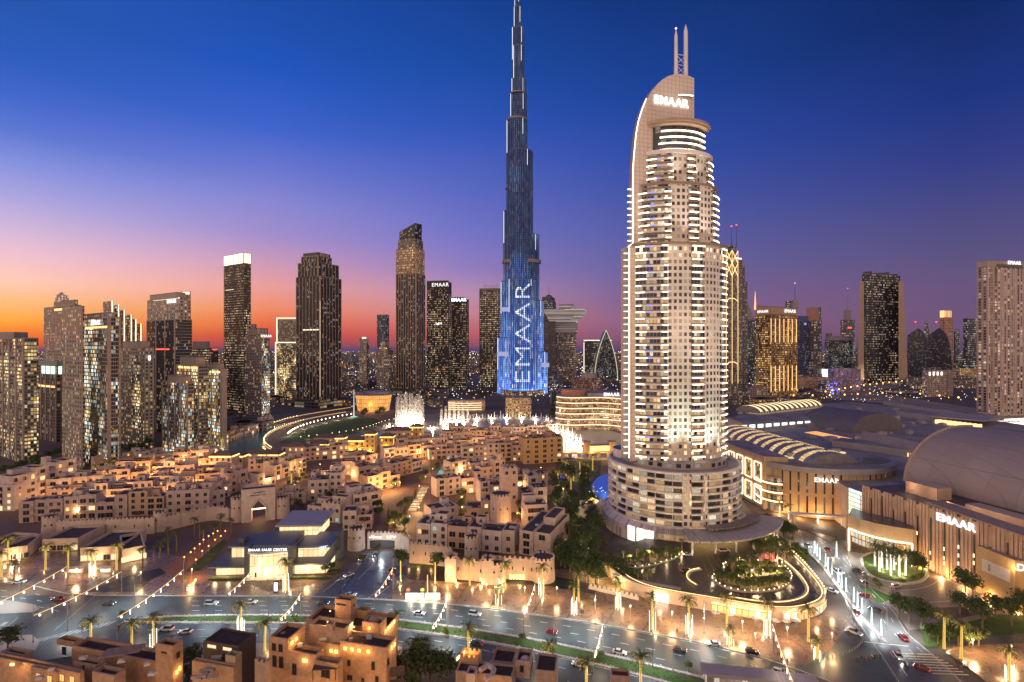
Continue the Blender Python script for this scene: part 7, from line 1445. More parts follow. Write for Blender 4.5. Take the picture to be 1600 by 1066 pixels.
# promenade lamps
def lampline(pts, step, label, m, r=.45, h=3.4, every=4, e=900, col=(1,.62,.25), group='promenade lamps'):
    P = resample(smooth([G(x,y) for x,y in pts],1),step)
    for k,p in enumerate(P[:38]):
        t = thing('promenade_lamp',f'{label}, {ORD[k]} from its left end','lamp',(*p,.3),0,group); mb = MB(); mb.bar((0,0,0),(0,0,h),.09,0,4); mb.build('post',POLEM,t); mb = MB(); mb.sphere((0,0,h+r*.6),r,0,6,4); mb.build('globe',m,t)
        if every and k%every==1: lamp('POINT','lantern_light',(0,-1,h+.5),e,col,t,.5)
PB_ = glow('promenade_bulb',(1,.72,.38),14)
lampline([(336,718),(338,704),(352,692),(385,678),(425,665),(460,654),(520,644),(560,640)],7.5,'lamp on the outer lagoon promenade',PB_,.5)
lampline([(424,705),(413,697),(412,688),(425,677),(452,666),(475,660)],6,'lamp on the inner lagoon bend',PB_,.5)
lampline([(450,684),(460,676),(480,668),(510,660),(540,654),(552,652)],9,'bright lamp along the park lawn',glow('park_bulb',(1,.86,.6),26),.95,4.5,3,3500,(1,.85,.55),'bright lamps of the park lawn')
lampline([(470,688),(520,682),(560,676),(585,668),(600,662),(622,658)],9,'lamp on the path below the lawn',PB_,.45)
lampline([(1290,622),(1340,612),(1400,604),(1445,600)],42,'orange highway lamp, upper carriageway',glow('bulb_sodium',(1,.42,.08),30),1.6,12,1,90000,(1,.42,.1),'sodium lamps of the highway'); lampline([(1240,628),(1300,628),(1400,622),(1470,628),(1600,645)],36,'orange highway lamp, lower carriageway',glow('bulb_sodium',(1,.42,.08),30),1.5,11,1,80000,(1,.42,.1),'sodium lamps of the highway')
lampline([(362,712),(390,708),(412,705)],5,'bluish white lamp on the lagoon quay',glow('quay_bulb',(.8,.9,1),12),.4,1.2,3,600,(.8,.9,1),'quay lamps')
# long glowing rails of the promenade
for lab,pts in (('outer',[(334,722),(336,703),(350,691),(384,676),(424,663),(460,652),(520,642),(548,638)]),('inner',[(426,706),(412,698),(411,688),(424,676),(452,665),(478,656),(540,645)])):
    P = smooth([G(x,y) for x,y in pts],2); c = P[0]; t = thing('promenade_rail',f'glowing handrail curving round the {lab} lagoon promenade','railing',(*c,0)); mb = MB(); mb.path([(x-c[0],y-c[1],1.5) for x,y in P],.2,0,4); mb.build('light_rail',glow('rail_light',(1,.6,.22),2.2),t); mb = MB(); mb.strip(rel(P,c),.5,.2,0,.9); mb.build('rail_base',KERB,t)
    mb = MB(); 
t0 = G(553,652); t = thing('flagpole','very tall white pole standing on the park lawn','flagpole',(*t0,.3)); mb = MB(); mb.bar((0,0,0),(0,0,zat(609,t0[1])),.8,0,8,.35); mb.build('pole',glow('pole_lit',(.75,.9,.9),.9),t); mb = MB(); mb.prism(ellipse(0,0,5,5,16),0,.8,0); mb.build('base',glow('pole_base',(.3,1,.7),.7),t)
# white plaza fence
P = [G(920,920),G(998,938)]; t = thing('plaza_fence','low white slotted fence between plaza and hedge','fence',(*P[0],0)); mb = MB(); L = sqrt((P[1][0]-P[0][0])**2+(P[1][1]-P[0][1])**2); yw = atan2(P[1][1]-P[0][1],P[1][0]-P[0][0])
for k in range(11): p = lerp((0,0),(P[1][0]-P[0][0],P[1][1]-P[0][1]),(k+.5)/11); mb.box(p[0],p[1],0,L/11*.55,.5,2.3,yw)
mb.box((P[1][0]-P[0][0])/2,(P[1][1]-P[0][1])/2,0,L,.45,1.3,yw); mb.build('fence_panels',HW,t)

# ================================================================ pool garden, beds
t0 = G(690,737); t = thing('swimming_pool','long turquoise-lit pool between the old-town houses','pool',(*t0,0)); 
mb = MB(); q = rel([G(682,744),G(691,742),G(700,727),(G(693,727))],t0); mb.face([(x,y,.1) for x,y in q]); mb.build('water_surface',POOL,t); mb = MB(); mb.strip(q+[q[0]],.8,.02,0,.25); mb.build('coping',KERB,t); lamp('POINT','pool_lamp',(0,0,2),700,(.2,.9,.9),t,1)
t0 = G(636,808); t = thing('swimming_pool','small dim teal pool at the foot of the pergola walk','pool',(*t0,0)); mb = MB(); q = rel([G(618,822),G(632,824),G(646,806),G(634,805)],t0); mb.face([(x,y,.1) for x,y in q]); mb.build('water_surface',glow('pool_dim',(.02,.25,.22),.25),t); mb = MB(); mb.strip(q+[q[0]],.8,.02,0,.25); mb.build('coping',KERB,t)
t0 = G(652,782); t = thing('pergola_walk','long slatted pergola walk glowing from beneath','pergola',(*t0,0)); A, B = rel([G(643,800),G(664,762)],t0); mb = MB(); ml = MB()
for k in range(16): p = lerp(A,B,(k+.5)/16); mb.box(p[0],p[1],3.2,7.5,.9,.25); ml.box(p[0],p[1]+1.6,.15,5.5,.7,.12)
for k in range(6):
    p = lerp(A,B,k/5)
    for s in (-3.4,3.4): mb.box(p[0]+s,p[1],0,.3,.3,3.3)
mb.build('slats',WOODD,t); ml.build('floor_lights',glow('floor_amber',(1,.7,.35),2.4),t)
t0 = G(1005,795); t = thing('hotel_pool','blue-lit curved pool beside the hotel podium','pool',(*G(925,778),0)); c = (t.location[0],t.location[1]); mb = MB(); q = smooth(rel([G(925,765),G(935,752),G(952,748),G(960,770),G(950,790),G(935,788),G(925,765)],c),1); mb.prism(q[:-1][::-1] if False else q[:-1],0,4.0,1,0); mb.build('pool_basin',[glow('pool_blue',(.02,.09,.6),.6),HW],t); 
mb = MB()
for k in range(24): mb.sphere((R.uniform(-2,22),R.uniform(-12,14),4.2),.3,0,4,3)
mb.build('pool_lamps',glow('blue_star',(.4,.7,1),8),t); lamp('POINT','pool_lamp',(8,-4,8),1800,(.2,.4,1),t,1)
t0 = G(873,752); t = thing('blue_canopy','small tent glowing vivid blue among the garden trees','tent',(*t0,0)); mb = MB(); mb.prism(ellipse(0,0,5,4,8),2.4,5,0,poly1=ellipse(0,0,.4,.4,8)); mb.build('canopy',glow('tent_blue',(.05,.08,1),2.2),t); lamp('POINT','tent_lamp',(0,-2,2),900,(.1,.15,1),t,.5); mb = MB(); [mb.bar((x,y,0),(x,y,2.5),.1) for x,y in ((-4,-2),(4,-2),(-4,2),(4,2))]; mb.build('legs',POLEM,t)
t0 = G(955,835,0); t = thing('garden_pavilion','gold-lit terrace pavilion beside the podium left edge','pavilion',(t0[0]-6,t0[1]+30,0)); mb = MB(); mb.box(0,0,0,12,10,9,.3,0); mb.build('terrace_block',HW,t); mb = MB(); mb.prism(ellipse(0,0,5,4,4,yaw=.4),9.05,11.5,0,poly1=ellipse(0,0,.3,.3,4)); mb.build('lit_tent',glow('tent_gold',(1,.6,.2),3.5,True),t)
# bulbs round the oval and along the deck rim
def bulbs(name,label,P,z,c,n,r=.22,e=700,every=4,m=None,parent=None):
    for k,p in enumerate(resample(P+[P[0]] if parent is None else P,n)):
        mb = MB() if k==0 else mb; mb.sphere((p[0]-c[0],p[1]-c[1],z),r,0,6,4)
        if every and k%every==0: lamp('POINT','bulb_light',(p[0]-c[0],p[1]-c[1],z+.5),e,(1,.68,.36),parent or None,.2).location = (p[0]-c[0],p[1]-c[1],z+.5)
    return mb.build(name,m or glow('garden_bulb',(1,.78,.45),16),parent)
bulbs('rim_bulbs','',OVP,DZ+1.1,ovc,2.6,.25,500,4,None,oval); bulbs('terrace_bulbs','',INP,DZ+3.6,inc,5,.3,500,3,None,inn); bulbs('bed_bulbs','',BEDP[:len(BEDP)//2],DZ+1.0,bedc,3.5,.22,420,4,glow('garden_bulb_green',(.9,1,.45),14),bed)
dk = [o for o in COL.objects if o.name.startswith('forecourt_deck')][0]; bulbs('parapet_bulbs','',FW[-22:],DZ+1.2,(dk.location[0],dk.location[1]),2.4,.24,450,3,glow('rim_bulb',(1,.68,.36),18),dk)
t0 = (inc[0]+8,inc[1]+2); t = thing('red_screen','small pink screen on the oval garden terrace','screen',(*t0,DZ+3.2)); mb = MB(); mb.box(0,0,.3,7,.4,4.2); mb.build('screen_panel',mat('screen_pink',(.3,.05,.07),.5,emit=(.8,.12,.15),es=.5),t); mb = MB(); mb.box(0,.3,0,.4,.3,.6); mb.build('stand',DARK,t)

# ================================================================ sales pavilion
SY = 236.0; sx0 = (418-CX)/F*SY; t = thing('sales_centre','modern glass sales pavilion glowing warm under dark flat roofs','pavilion building',(sx0,SY,0),radians(3)); k_ = SY/F
def sp(px): return (px-418)*k_
GLZ = facade('pavilion_glazing',(.5,.45,.35),(.3,.24,.15),cw=2.3,ch=4.6,fw=.93,fh=.95,lit=3,c1=(1,.70,.36),c2=(1,.80,.48),es=1.35,cluster=0,uni=True); SROOF = mat('slate_roof',(.12,.125,.14),.5); SLATE = mat('slate_pylon',(.10,.105,.12),.5)
mb = MB(); mb.box((sp(340)+sp(390))/2,6,0,sp(390)-sp(340),12,4.4,0,0,1); mb.build('left_wing',[GLZ,SROOF],t); mb = MB(); mb.box((sp(334)+sp(392))/2,5,4.45,sp(392)-sp(334)+1,17,.7); mb.build('left_roof',SROOF,t)
mb = MB(); P = [(sp(392)+ (sp(455)-sp(392))*k/10, -2.0-1.2*sin(k/10*pi*1.6)) for k in range(11)]; ribbon(mb,P,0,10.6); mb.build('hall_glazing',GLZ,t)
mb = MB(); P2 = [(x,y-1.2) for x,y in P]; mb.prism(P2+[(sp(455),18),(sp(392),18)],10.65,11.6,0,1,bottom=True); mb.prism([(sp(392),-1.0),(sp(455),-1.0),(sp(455),17),(sp(392),17)],11.62,13.6,2,1); mb.build('hall_roof',[mat('roof_soffit',(.55,.5,.45),.6),SROOF,SLATE],t)
mb = MB(); mb.box((sp(457)+sp(505))/2,8,0,sp(505)-sp(457)+2,18,5.2,0,0,1); mb.build('right_wing',[GLZ,SROOF],t); mb = MB(); mb.box((sp(457)+sp(510))/2,7,5.25,sp(510)-sp(457)+3,22,.7); mb.build('right_roof',SROOF,t)
mb = MB(); mb.box((sp(460)+sp(500))/2,12,5.97,sp(500)-sp(460),16,4.6,0,0,1); mb.build('right_upper_storey',[GLZ,SROOF],t); mb = MB(); mb.box((sp(458)+sp(506))/2+1,12,10.6,sp(506)-sp(458)+3,19,.9); mb.build('right_upper_roof',mat('blue_slate',(.10,.13,.20),.4),t)
mb = MB(); mb.box((sp(352)+sp(392))/2,14,5.2,sp(392)-sp(352),14,4.6,0,0,1); mb.build('left_upper_storey',[GLZ,SROOF],t); mb = MB(); mb.box((sp(350)+sp(392))/2,15,9.85,sp(392)-sp(350)+2,17,.8); mb.build('left_upper_roof',SROOF,t)
mb = MB(); mb.box((sp(400)+sp(462))/2+4,27,9,sp(462)-sp(400),20,7.0,0,0,1); mb.build('clerestory_hall',[GLZ,SROOF],t); mb = MB(); mb.box((sp(398)+sp(468))/2+4,27,16.05,sp(468)-sp(398)+2,23,.9); mb.build('clerestory_roof',mat('metal_roof',(.40,.36,.36),.45),t)
for px,w_,h_,y in ((363,2.6,13,12),(391,2.2,14,-1),(457,2.2,14,-1),(513,3.2,14,16)): mb = MB(); mb.box(sp(px),y,0,w_,4.5,h_); mb.build('pylon',SLATE,t)
letters('EMAAR SALES CENTRE',1.55,glow('sign_pale',(.8,.88,1),2.5),t,(sp(424),-4.2,12.7),0,depth=.1,bold=.03); strokes(t,4,.9,glow('sign_blue',(.5,.7,1),3),(sp(502),2.1,10.7),radians(20),5,'side_sign',9)
mb = MB(); mb.box(sp(424),-4.5,0,sp(455)-sp(392)+2,5,.25); mb.build('entrance_step',KERB,t); 
for x in (345,365,405,425,445,470,492): lamp('POINT','interior_glow',(sp(x),-4,2.6),700,(1,.74,.42),t,.8)
mb = MB()
for k in range(26): mb.box(sp(457)+k*.72,-2.4,.1,.5,.5,.7)
mb.build('terrace_tables',WOODD,t)
for i,(px,py,w_) in enumerate(((352,906,14),(480,904,18),(522,893,5))):
    p = G(px,py); t = thing('clipped_hedge',f'low clipped hedge {["before the left wing","before the right wing","at the right corner"][i]} of the sales pavilion','hedge',(*p,0)); lf = MB()
    for _ in range(500): x,y,z = R.uniform(-w_/2,w_/2),R.uniform(-.8,.8),R.uniform(.1,1.0); a=R.random()*3; s=.22; lf.face([(x-s,y,z),(x,y-s*.5,z+s*.4),(x+s*cos(a),y+s,z+.1)])
    lf.build('foliage',LEAF[2],t); mb = MB(); mb.box(0,0,0,w_,1.4,.75); mb.build('inner_twigs',LEAF[0],t)
# low shops left of the sales pavilion
for i,(xl,yl,xr,yr,h,d,l) in enumerate(((66,862,122,860,5,20,.1),(125,878,185,875,5.5,24,.3),(186,882,232,872,5.5,24,.35),(0,878,45,872,5,18,.5),(-40,872,0,874,5,18,.4))):
    A, B = G(xl,yl), G(xr,yr); w = B[0]-A[0]; yw = atan2(B[1]-A[1],B[0]-A[0]); t = thing('shop_building',f'low flat-roofed shop building below the long wall, {ORD[[2,3,4,1,0][i]]} from the left','shop building',((A[0]+B[0])/2,(A[1]+B[1])/2,0),yw,'low shops below the long wall'); mb = MB(); mb.box(0,d/2,0,w,d,h,0,0,1); parapet(mb,-w/2,0,w/2,d,h,1.3,.5); mb.build('walls',[HPINK[1],TROOF],t)
    for k in range(5): put_win(t,('d',1 if R.random()<l+.2 else 0),-w/2+w*(k+.5)/5,0,.4,0,1.1)
    if i in (1,2,3): lamp('POINT','shop_light',(0,-3,3),1100,(1,.7,.32),t,.4)
# glowing letters on the plaza and light sculpture
p = G(661,936); t = thing('light_display','three dazzling white illuminated blocks in a row on the plaza edge','light display',(*p,0)); 
for x_,w_ in ((-4.6,5.2),(-.6,1.9),(4.0,6.0)): mb = MB(); mb.box(x_,0,.12,w_,.7,2.2); mb.build('lit_block',glow('letter_white',(1,.86,.66),5),t)
mb = MB(); mb.box(0,.1,0,14.5,1.2,.12); mb.build('plinth',KERB,t)
for x in (-5,0,5): lamp('POINT','letter_glow',(x,-1.6,1.6),900,(1,.8,.5),t,.5)
for i,(px,py,c_) in enumerate(((638,924,(1,.25,.05)),(660,924,(.6,1,.05)))): p=G(px,py); t=thing('glowing_planter',('orange' if i==0 else 'lime')+' glowing round planter behind the plaza light display','planter',(*p,0)); mb=MB(); mb.sphere((0,0,.5),.9,0,8,5,True,.9); mb.build('bowl',glow('planter_%d'%i,c_,1.6),t); mb=MB(); mb.prism(ellipse(0,0,.7,.7,10),0,.5,0); mb.build('foot',KERB,t)
p = G(668,930); t = thing('light_pillar','single glowing yellow pillar behind the plaza light display','light pillar',(*p,0)); mb=MB(); mb.bar((0,0,0),(0,0,8.5),.3,0,6,.2); mb.build('pillar',WRAP,t); mb=MB(); mb.box(0,0,0,1,1,.3); mb.build('foot',KERB,t)
for i,(px,py) in enumerate(((626,908),(680,911))): p=G(px,py); t=thing('light_pillar',f'glowing yellow column {["left","right"][i]} of the pair by the gate street','light pillar',(p[0],p[1],0)); mb=MB(); mb.bar((0,0,0),(0,0,9),.28,0,6,.22); mb.build('pillar',WRAP,t); mb=MB(); mb.box(0,0,0,1,1,.3); mb.build('foot',KERB,t); lamp('POINT','pillar_light',(0,-1,2),700,(1,.68,.25),t,.3)
p = G(299,925); t = thing('light_sculpture','rearing animal sculpture made of golden fairy lights','light sculpture',(*p,0)); mb=MB(); 
for s in ((0,0,2.6,1.0),(.9,0,3.6,.6),(1.5,0,4.6,.45),(-1.2,0,2.2,.8),(-1.6,0,1.0,.45),(.5,0,1.2,.4),(1.8,0,5.2,.35)):
    for _ in range(26): d=Vector((R.gauss(0,1),R.gauss(0,1),R.gauss(0,1))).normalized()*s[3]; mb.sphere((s[0]+d.x,s[1]+d.y,s[2]+d.z),.09,0,4,3)
mb.build('fairy_lights',glow('fairy_gold',(1,.7,.28),14),t); lamp('POINT','sculpture_glow',(0,-1.5,2.5),600,(1,.66,.25),t,.5)
p = G(431,926); t = thing('advert_totem','slim upright advertising screen glowing white on the kerb','advert totem',(*p,0)); mb=MB(); mb.box(0,0,0,1.8,.5,4.6); mb.build('frame',mat('totem_purple',(.12,.03,.08)),t); mb=MB(); mb.box(.1,-.3,.8,1.4,.06,3.5); mb.build('screen',glow('totem_screen',(.85,.9,1),6,True),t)
for i,(px,py,w_) in enumerate(((118,896,6),(165,895,5))): p=G(px,py); t=thing('kiosk',f'small kiosk with glowing counter, {["left","right"][i]} of the tube-lit palm','kiosk',(*p,0)); mb=MB(); mb.box(0,0,2.3,w_,3,.3); mb.box(0,.8,0,w_*.9,1,2.3); mb.build('shelter',HPINK[2],t); mb=MB(); mb.box(0,-.3,.9,w_*.8,.4,.7); mb.build('lit_counter',glow('counter',(1,.8,.55),8,True),t)
# bus shelter / station box at the lower right
p = G(1170,1066); t = thing('station_shelter','long pale station shelter with ribbed metal roof on the median','station shelter',(p[0]+3,p[1]-3,0),radians(-9)); mb=MB(); mb.box(-7,0,0,20,5,4.2,0,0); mb.build('glass_walls',facade('shelter_glass',(.35,.3,.3),(.2,.18,.16),cw=2,ch=4,fw=.8,fh=.7,lit=.9,es=.8,c1=(1,.85,.65)),t); mb=MB(); mb.box(-7,0,4.25,22,5.4,.3); 
for k in range(22): mb.box(-17.5+k,0,4.56,.25,5.4,.12)
mb.box(10,1,3.0,12,6,.35)
for k in range(12): mb.box(4.5+k,1,3.36,.25,6,.15)
mb.build('ribbed_roof',mat('shelter_roof',(.42,.36,.38),.5),t)

# ================================================================ fountains
JET = bpy.data.materials.new('water_jet'); JET.use_nodes = True; _b = JET.node_tree.nodes['Principled BSDF']; _b.inputs['Base Color'].default_value=(.9,.9,.92,1); _b.inputs['Roughness'].default_value=.5; _b.inputs['Alpha'].default_value=.17; _b.inputs['Subsurface Weight'].default_value=0
MIST = bpy.data.materials.new('spray_mist'); MIST.use_nodes = True; _t = NT(MIST.node_tree); _b = MIST.node_tree.nodes['Principled BSDF']; _b.inputs['Base Color'].default_value=(.9,.88,.86,1); _b.inputs['Roughness'].default_value=.9
MIST.node_tree.links.new(_t.mr(_t.noise(.35,4.0,_t.n('ShaderNodeNewGeometry').outputs['Position']),.35,.7,.0,.32),_b.inputs['Alpha'])
PLUME = MIST.copy(); PLUME.name = 'mist_plume'; _n=[n_ for n_ in PLUME.node_tree.nodes if n_.type=='MAP_RANGE'][0]; _n.inputs[3].default_value=.0; _n.inputs[4].default_value=.34
def fountain(label, pts, n, h, hv, e, lights, tall=(), mist=2.5, col=(1,.78,.55)):
    P = resample(smooth([G(x,y) for x,y in pts],1),1.0); c = P[len(P)//2]; t = thing('fountain',label,'fountain',(*c,.3),0,'fountains on the lake'); rng = random.Random(int(h*10))
    for k in range(n):
        p = P[int((len(P)-1)*k/(max(1,n-1)))]; x,y = p[0]-c[0],p[1]-c[1]; hh = h*(1+rng.uniform(-hv,hv)); mb = MB()
        for q in range(3): a=rng.random()*6.28; dx,dy=cos(a)*.3,sin(a)*.3; mb.bar((x+dx*.3,y+dy*.3,0),(x+dx*2,y+dy*2,hh*rng.uniform(.75,1)),.35,0,5,.10)
        mb.build('water_jet',JET,t)
        if h > 25 or k%2 == 0: mb = MB(); mb.bar((x,y,0),(x,y,hh*.95),2.6 if h>25 else 1.3,0,8,1.3 if h>25 else .5); mb.build('mist_plume',PLUME,t)
    mb = MB()
    for k in range(int(len(P)*1.3)):
        p = P[min(len(P)-1,int(k/1.3))]; mb.sphere((p[0]-c[0]+rng.uniform(-1.5,1.5),p[1]-c[1]+rng.uniform(-1.5,1.5),rng.uniform(.2,1.5)),rng.uniform(1.0,mist),0,8,5)
    mb.build('spray',MIST,t)
    for k in range(lights): p = P[int((len(P)-1)*(k+.5)/lights)]; lamp('POINT','underwater_lamp',(p[0]-c[0],p[1]-c[1]-2.0,2.2),e,col,t,1.2)
fountain('tallest fountain, columns of water on the left side of the lake',[(620,664),(640,661),(661,663)],13,40,.12,50000,5,mist=2.4)
fountain('second fountain group, slim tall jets in the middle of the lake',[(690,663),(710,661),(731,662)],7,26,.25,22000,4,mist=2)
fountain('low curtain of jets sweeping across the far side of the lake',[(735,657),(770,655),(810,654),(845,657),(866,660)],30,9,.3,9000,6,mist=1.6)
fountain('blazing arc of jets beside the yellow apartment block',[(866,676),(878,680),(890,685),(900,692),(912,700)],26,13,.25,45000,6,mist=2.6)
fountain('bright ring of spray joining the two tall fountains',[(600,668),(625,670),(655,672),(690,670),(725,668),(750,664)],30,5.5,.4,14000,7,mist=2)

# ================================================================ cars and people
TYRE = mat('tyre',(.02,.02,.02),.8,noise=0); CARG = mat('car_glass',(.02,.025,.03),.08,noise=0); HEADL = glow('headlight',(1,.95,.85),30); TAILL = glow('taillight',(1,.04,.02),16)
def make_car(name, col, suv=False, L=4.6):
    t = thing(name,'x','car'); m = mat('car_paint_'+name+str(col[0]),col,.25,.1,noise=0); w = 1.85; h1 = .85 if not suv else 1.05; h2 = 1.42 if not suv else 1.85
    pr = [(-L/2,.32),(L/2,.32),(L/2,.62),(L/2-.25,h1-.08),(L*.22,h1),(-L*.36,h1+.03),(-L/2,h1-.06)]; mb = MB(); mb.face([(x,-w/2,z) for x,z in pr]); mb.face([(x,w/2,z) for x,z in reversed(pr)])
    for a,b in zip(pr,pr[1:]+pr[:1]): mb.face([(a[0],-w/2,a[1]),(a[0],w/2,a[1]),(b[0],w/2,b[1]),(b[0],-w/2,b[1])])
    ro = [(-L*.24 if not suv else -L*.42,h2-.02),(L*.07,h2)]; mb.face([(ro[0][0],-.62,h2),(ro[1][0],-.62,h2),(ro[1][0],.62,h2),(ro[0][0],.62,h2)]); mb.build('body',m,t)
    g = MB(); a0,a1,b0,b1 = -L*.38 if not suv else -L*.46, L*.20, ro[0][0], ro[1][0]; w1,w2=.88,.66
    g.face([(a0,-w1,h1),(a1,-w1,h1),(b1,-w2,h2-.02),(b0,-w2,h2-.02)]); g.face([(a1,w1,h1),(a0,w1,h1),(b0,w2,h2-.02),(b1,w2,h2-.02)]); g.face([(a1,-w1,h1),(a1,w1,h1),(b1,w2,h2-.02),(b1,-w2,h2-.02)]); g.face([(a0,w1,h1),(a0,-w1,h1),(b0,-w2,h2-.02),(b0,w2,h2-.02)]); g.build('windows',CARG,t)
    for x in (-L*.3,L*.31):
        for y in (-w/2+.02,w/2-.02): q = MB(); q.bar((x,y-.11,.33),(x,y+.11,.33),.33,0,10); q.build('wheel',TYRE,t)
    for y in (-.65,.65): q = MB(); q.box(L/2+.02,y,.55,.08,.36,.16); q.build('headlight',HEADL,t); q = MB(); q.box(-L/2-.02,y,.62,.08,.36,.14); q.build('taillight',TAILL,t)
    lamp('SPOT','headlight_beam',(L/2+.2,0,.7),260,(1,.95,.85),t,.1,spot_size=radians(70),spot_blend=.6).rotation_euler=(radians(82),0,radians(-90))
    return t
cw = make_car('car',(.75,.75,.75)); cj = make_car('jeep',(.02,.02,.02),True,4.3); cd = make_car('sedan',(.08,.08,.09)); cs = make_car('suv',(.5,.5,.52),True,4.9); cr = make_car('hatchback',(.3,.03,.03),False,4.1)
def put_car(p, px, py, ang, label, z=0.0): o = place(p,px,py,label,z,1.0,'cars on the roads' ,radians(ang)); o.location.z = z
put_car(cw,1115,1008,171,'white car stopped at the plaza kerb before the hotel',-.05); put_car(cj,1175,1021,-8,'black open jeep behind the white car by the kerb',-.05); put_car(cw,548,931,0,'white car with red tail lamps below the gate street mouth',-.05); put_car(cw,30,911,12,'white car turning off the far left road',-.05)
put_car(cs,567,874,-110,'silver car with headlamps on leaving the old-town gate'); put_car(cd,587,868,-100,'dark car queuing just inside the old-town gate'); put_car(cr,612,893,75,'red car heading up the gate street'); put_car(cd,606,912,75,'dark car following the red one up the gate street'); put_car(cw,545,900,-130,'white car coming down the gate street bend')
put_car(cd,170,945,0,'dark sedan alone in the middle lanes left of the festoon',-.05); put_car(cr,90,938,178,'red hatchback in the junction before the island',-.05); put_car(cs,260,985,180,'silver car on the near carriageway behind the left roofs',-.05); put_car(cr,780,1022,-12,'red hatchback on the near carriageway by the domed rooftops',-.05); put_car(cs,330,945,0,'silver car passing before the light animal sculpture',-.05)
put_car(cw,1310,895,-55,'white car on the avenue beside the fork lawn',.02); put_car(cd,1368,955,125,'dark sedan driving up the avenue past the lit pillars',.02); put_car(cr,1352,932,125,'red hatchback going up the avenue ahead of the dark sedan',.02); put_car(cs,1335,990,-55,'silver car coming down the avenue to the crossing',.02); put_car(cw,1300,925,-50,'white car on the deck-side lane of the avenue',.02); put_car(cr,1440,1046,130,'red hatchback waiting past the crosswalk',.02)
put_car(cd,1072,893,20,'dark car on the hotel forecourt near the curved kerb',DZ+.02); put_car(cw,1074,868,-10,'white car at the hotel door under the canopy',DZ+.02); put_car(cr,990,897,160,'red hatchback leaving along the deck left drive',DZ+.02); put_car(cs,1132,862,10,'silver car by the oval garden on the deck',DZ+.02)
put_car(cs,1400,918,20,'silver car on the mall island ring road'); put_car(cd,1340,893,-60,'dark car leaving the portal drive')
MIDC = [('silver',cs),('white',cw),('dark',cd),('red',cr)]
def lane_cars(E1,E2,spec,ang,where,z=-.05,world=None):
    for k,(x,f,ci) in enumerate(sorted(spec)):
        y = interp_edge(E1,x)+(interp_edge(E2,x)-interp_edge(E1,x))*f; y2 = interp_edge(E1,x+6)+(interp_edge(E2,x+6)-interp_edge(E1,x+6))*f; a,b = G(x,y),G(x+6,y2); an = math.degrees(atan2(b[1]-a[1],b[0]-a[0]))+ang
        put_car(MIDC[ci][1],x,y,an,f'{MIDC[ci][0]} car {ORD[k]} from left in the traffic {where}',z)
lane_cars(FAR_E,MED_T,[(392,.37,1),(505,.37,2),(655,.62,1),(742,.37,0),(862,.62,3),(968,.86,1),(1062,.37,2),(1220,.3,0)],0,'on the plaza-side carriageway')
lane_cars(MED_B,NEAR_E,[(290,.45,1),(470,.45,0),(745,.15,2),(905,.15,1)],180,'on the near carriageway')
for k,(t_,s_,ci) in enumerate(((.3,.16,1),(.3,.34,0),(.12,.55,3),(.3,.72,1),(.72,.2,3),(.9,.42,2),(.72,.66,3))):
    Pq = resample(smooth(between(t_),1),1.0); i_ = int(len(Pq)*s_); a,b = Pq[i_],Pq[i_+4]; an = math.degrees(atan2(b[1]-a[1],b[0]-a[0]))+(0 if t_<.5 else 180); o = place(MIDC[ci][1],0,0,f'{MIDC[ci][0]} car {"down" if t_<.5 else "up"} the avenue, {ORD[k if t_<.5 else k-4]} from the portal end',.02,1.0,'cars on the roads',radians(an),pos=a)
def make_person(seed, shirt, pants, stride):
    me = bpy.data.meshes.new('person'); s = stride
    V = [(0,0,.95),(0,0,1.15),(0,0,1.38),(0,0,1.5),(0,.01,1.62),(.2,0,1.4),(.27,s*.3,1.12),(.28,s*.6+.08,.88),(-.2,0,1.4),(-.27,-s*.3,1.12),(-.28,-s*.6+.05,.88),(.1,0,.88),(.12,-s*.5,.48),(.12,-s,.07),(.12,-s+.14,.04),(-.1,0,.88),(-.12,s*.5,.48),(-.12,s*.8,.07),(-.12,s*.8+.14,.04)]
    E = [(0,1),(1,2),(2,3),(3,4),(2,5),(5,6),(6,7),(2,8),(8,9),(9,10),(0,11),(11,12),(12,13),(13,14),(0,15),(15,16),(16,17),(17,18)]
    me.from_pydata(V,E,[]); o = bpy.data.objects.new('person',me); COL.objects.link(o); md = o.modifiers.new('skin','SKIN'); rr = [.15,.14,.17,.06,.11,.07,.05,.045,.07,.05,.045,.1,.075,.05,.045,.1,.075,.05,.045]
    for v,r in zip(me.skin_vertices[0].data,rr): v.radius=(r,r*.85)
    me.skin_vertices[0].data[0].use_root = True
    ev = bpy.data.meshes.new_from_object(o.evaluated_get(bpy.context.evaluated_depsgraph_get())); bpy.data.objects.remove(o)
    for m in (mat('skin_tone',(.35,.2,.13),.6,noise=0),mat('shirt_%d'%seed,shirt,.8,noise=0),mat('trousers_%d'%seed,pants,.8,noise=0),mat('hair_dark',(.02,.015,.01),.7,noise=0)): ev.materials.append(m)
    for p in ev.polygons: z=p.center.z; y=p.center.y; p.material_index = 2 if z<.93 and abs(p.center.x)<.22 else 1 if z<1.45 and not (z<1.0) else 3 if z>1.66 else 0
    o = bpy.data.objects.new('person',ev); COL.objects.link(o); o['category']='person'; return o
pp = [make_person(0,(.6,.58,.55),(.05,.05,.08),.22),make_person(1,(.05,.06,.12),(.03,.03,.03),.05),make_person(2,(.4,.08,.06),(.08,.08,.1),.28),make_person(3,(.02,.02,.02),(.02,.02,.02),.12)]
pd = ['person in pale shirt','person in navy','person in red top','person in black']
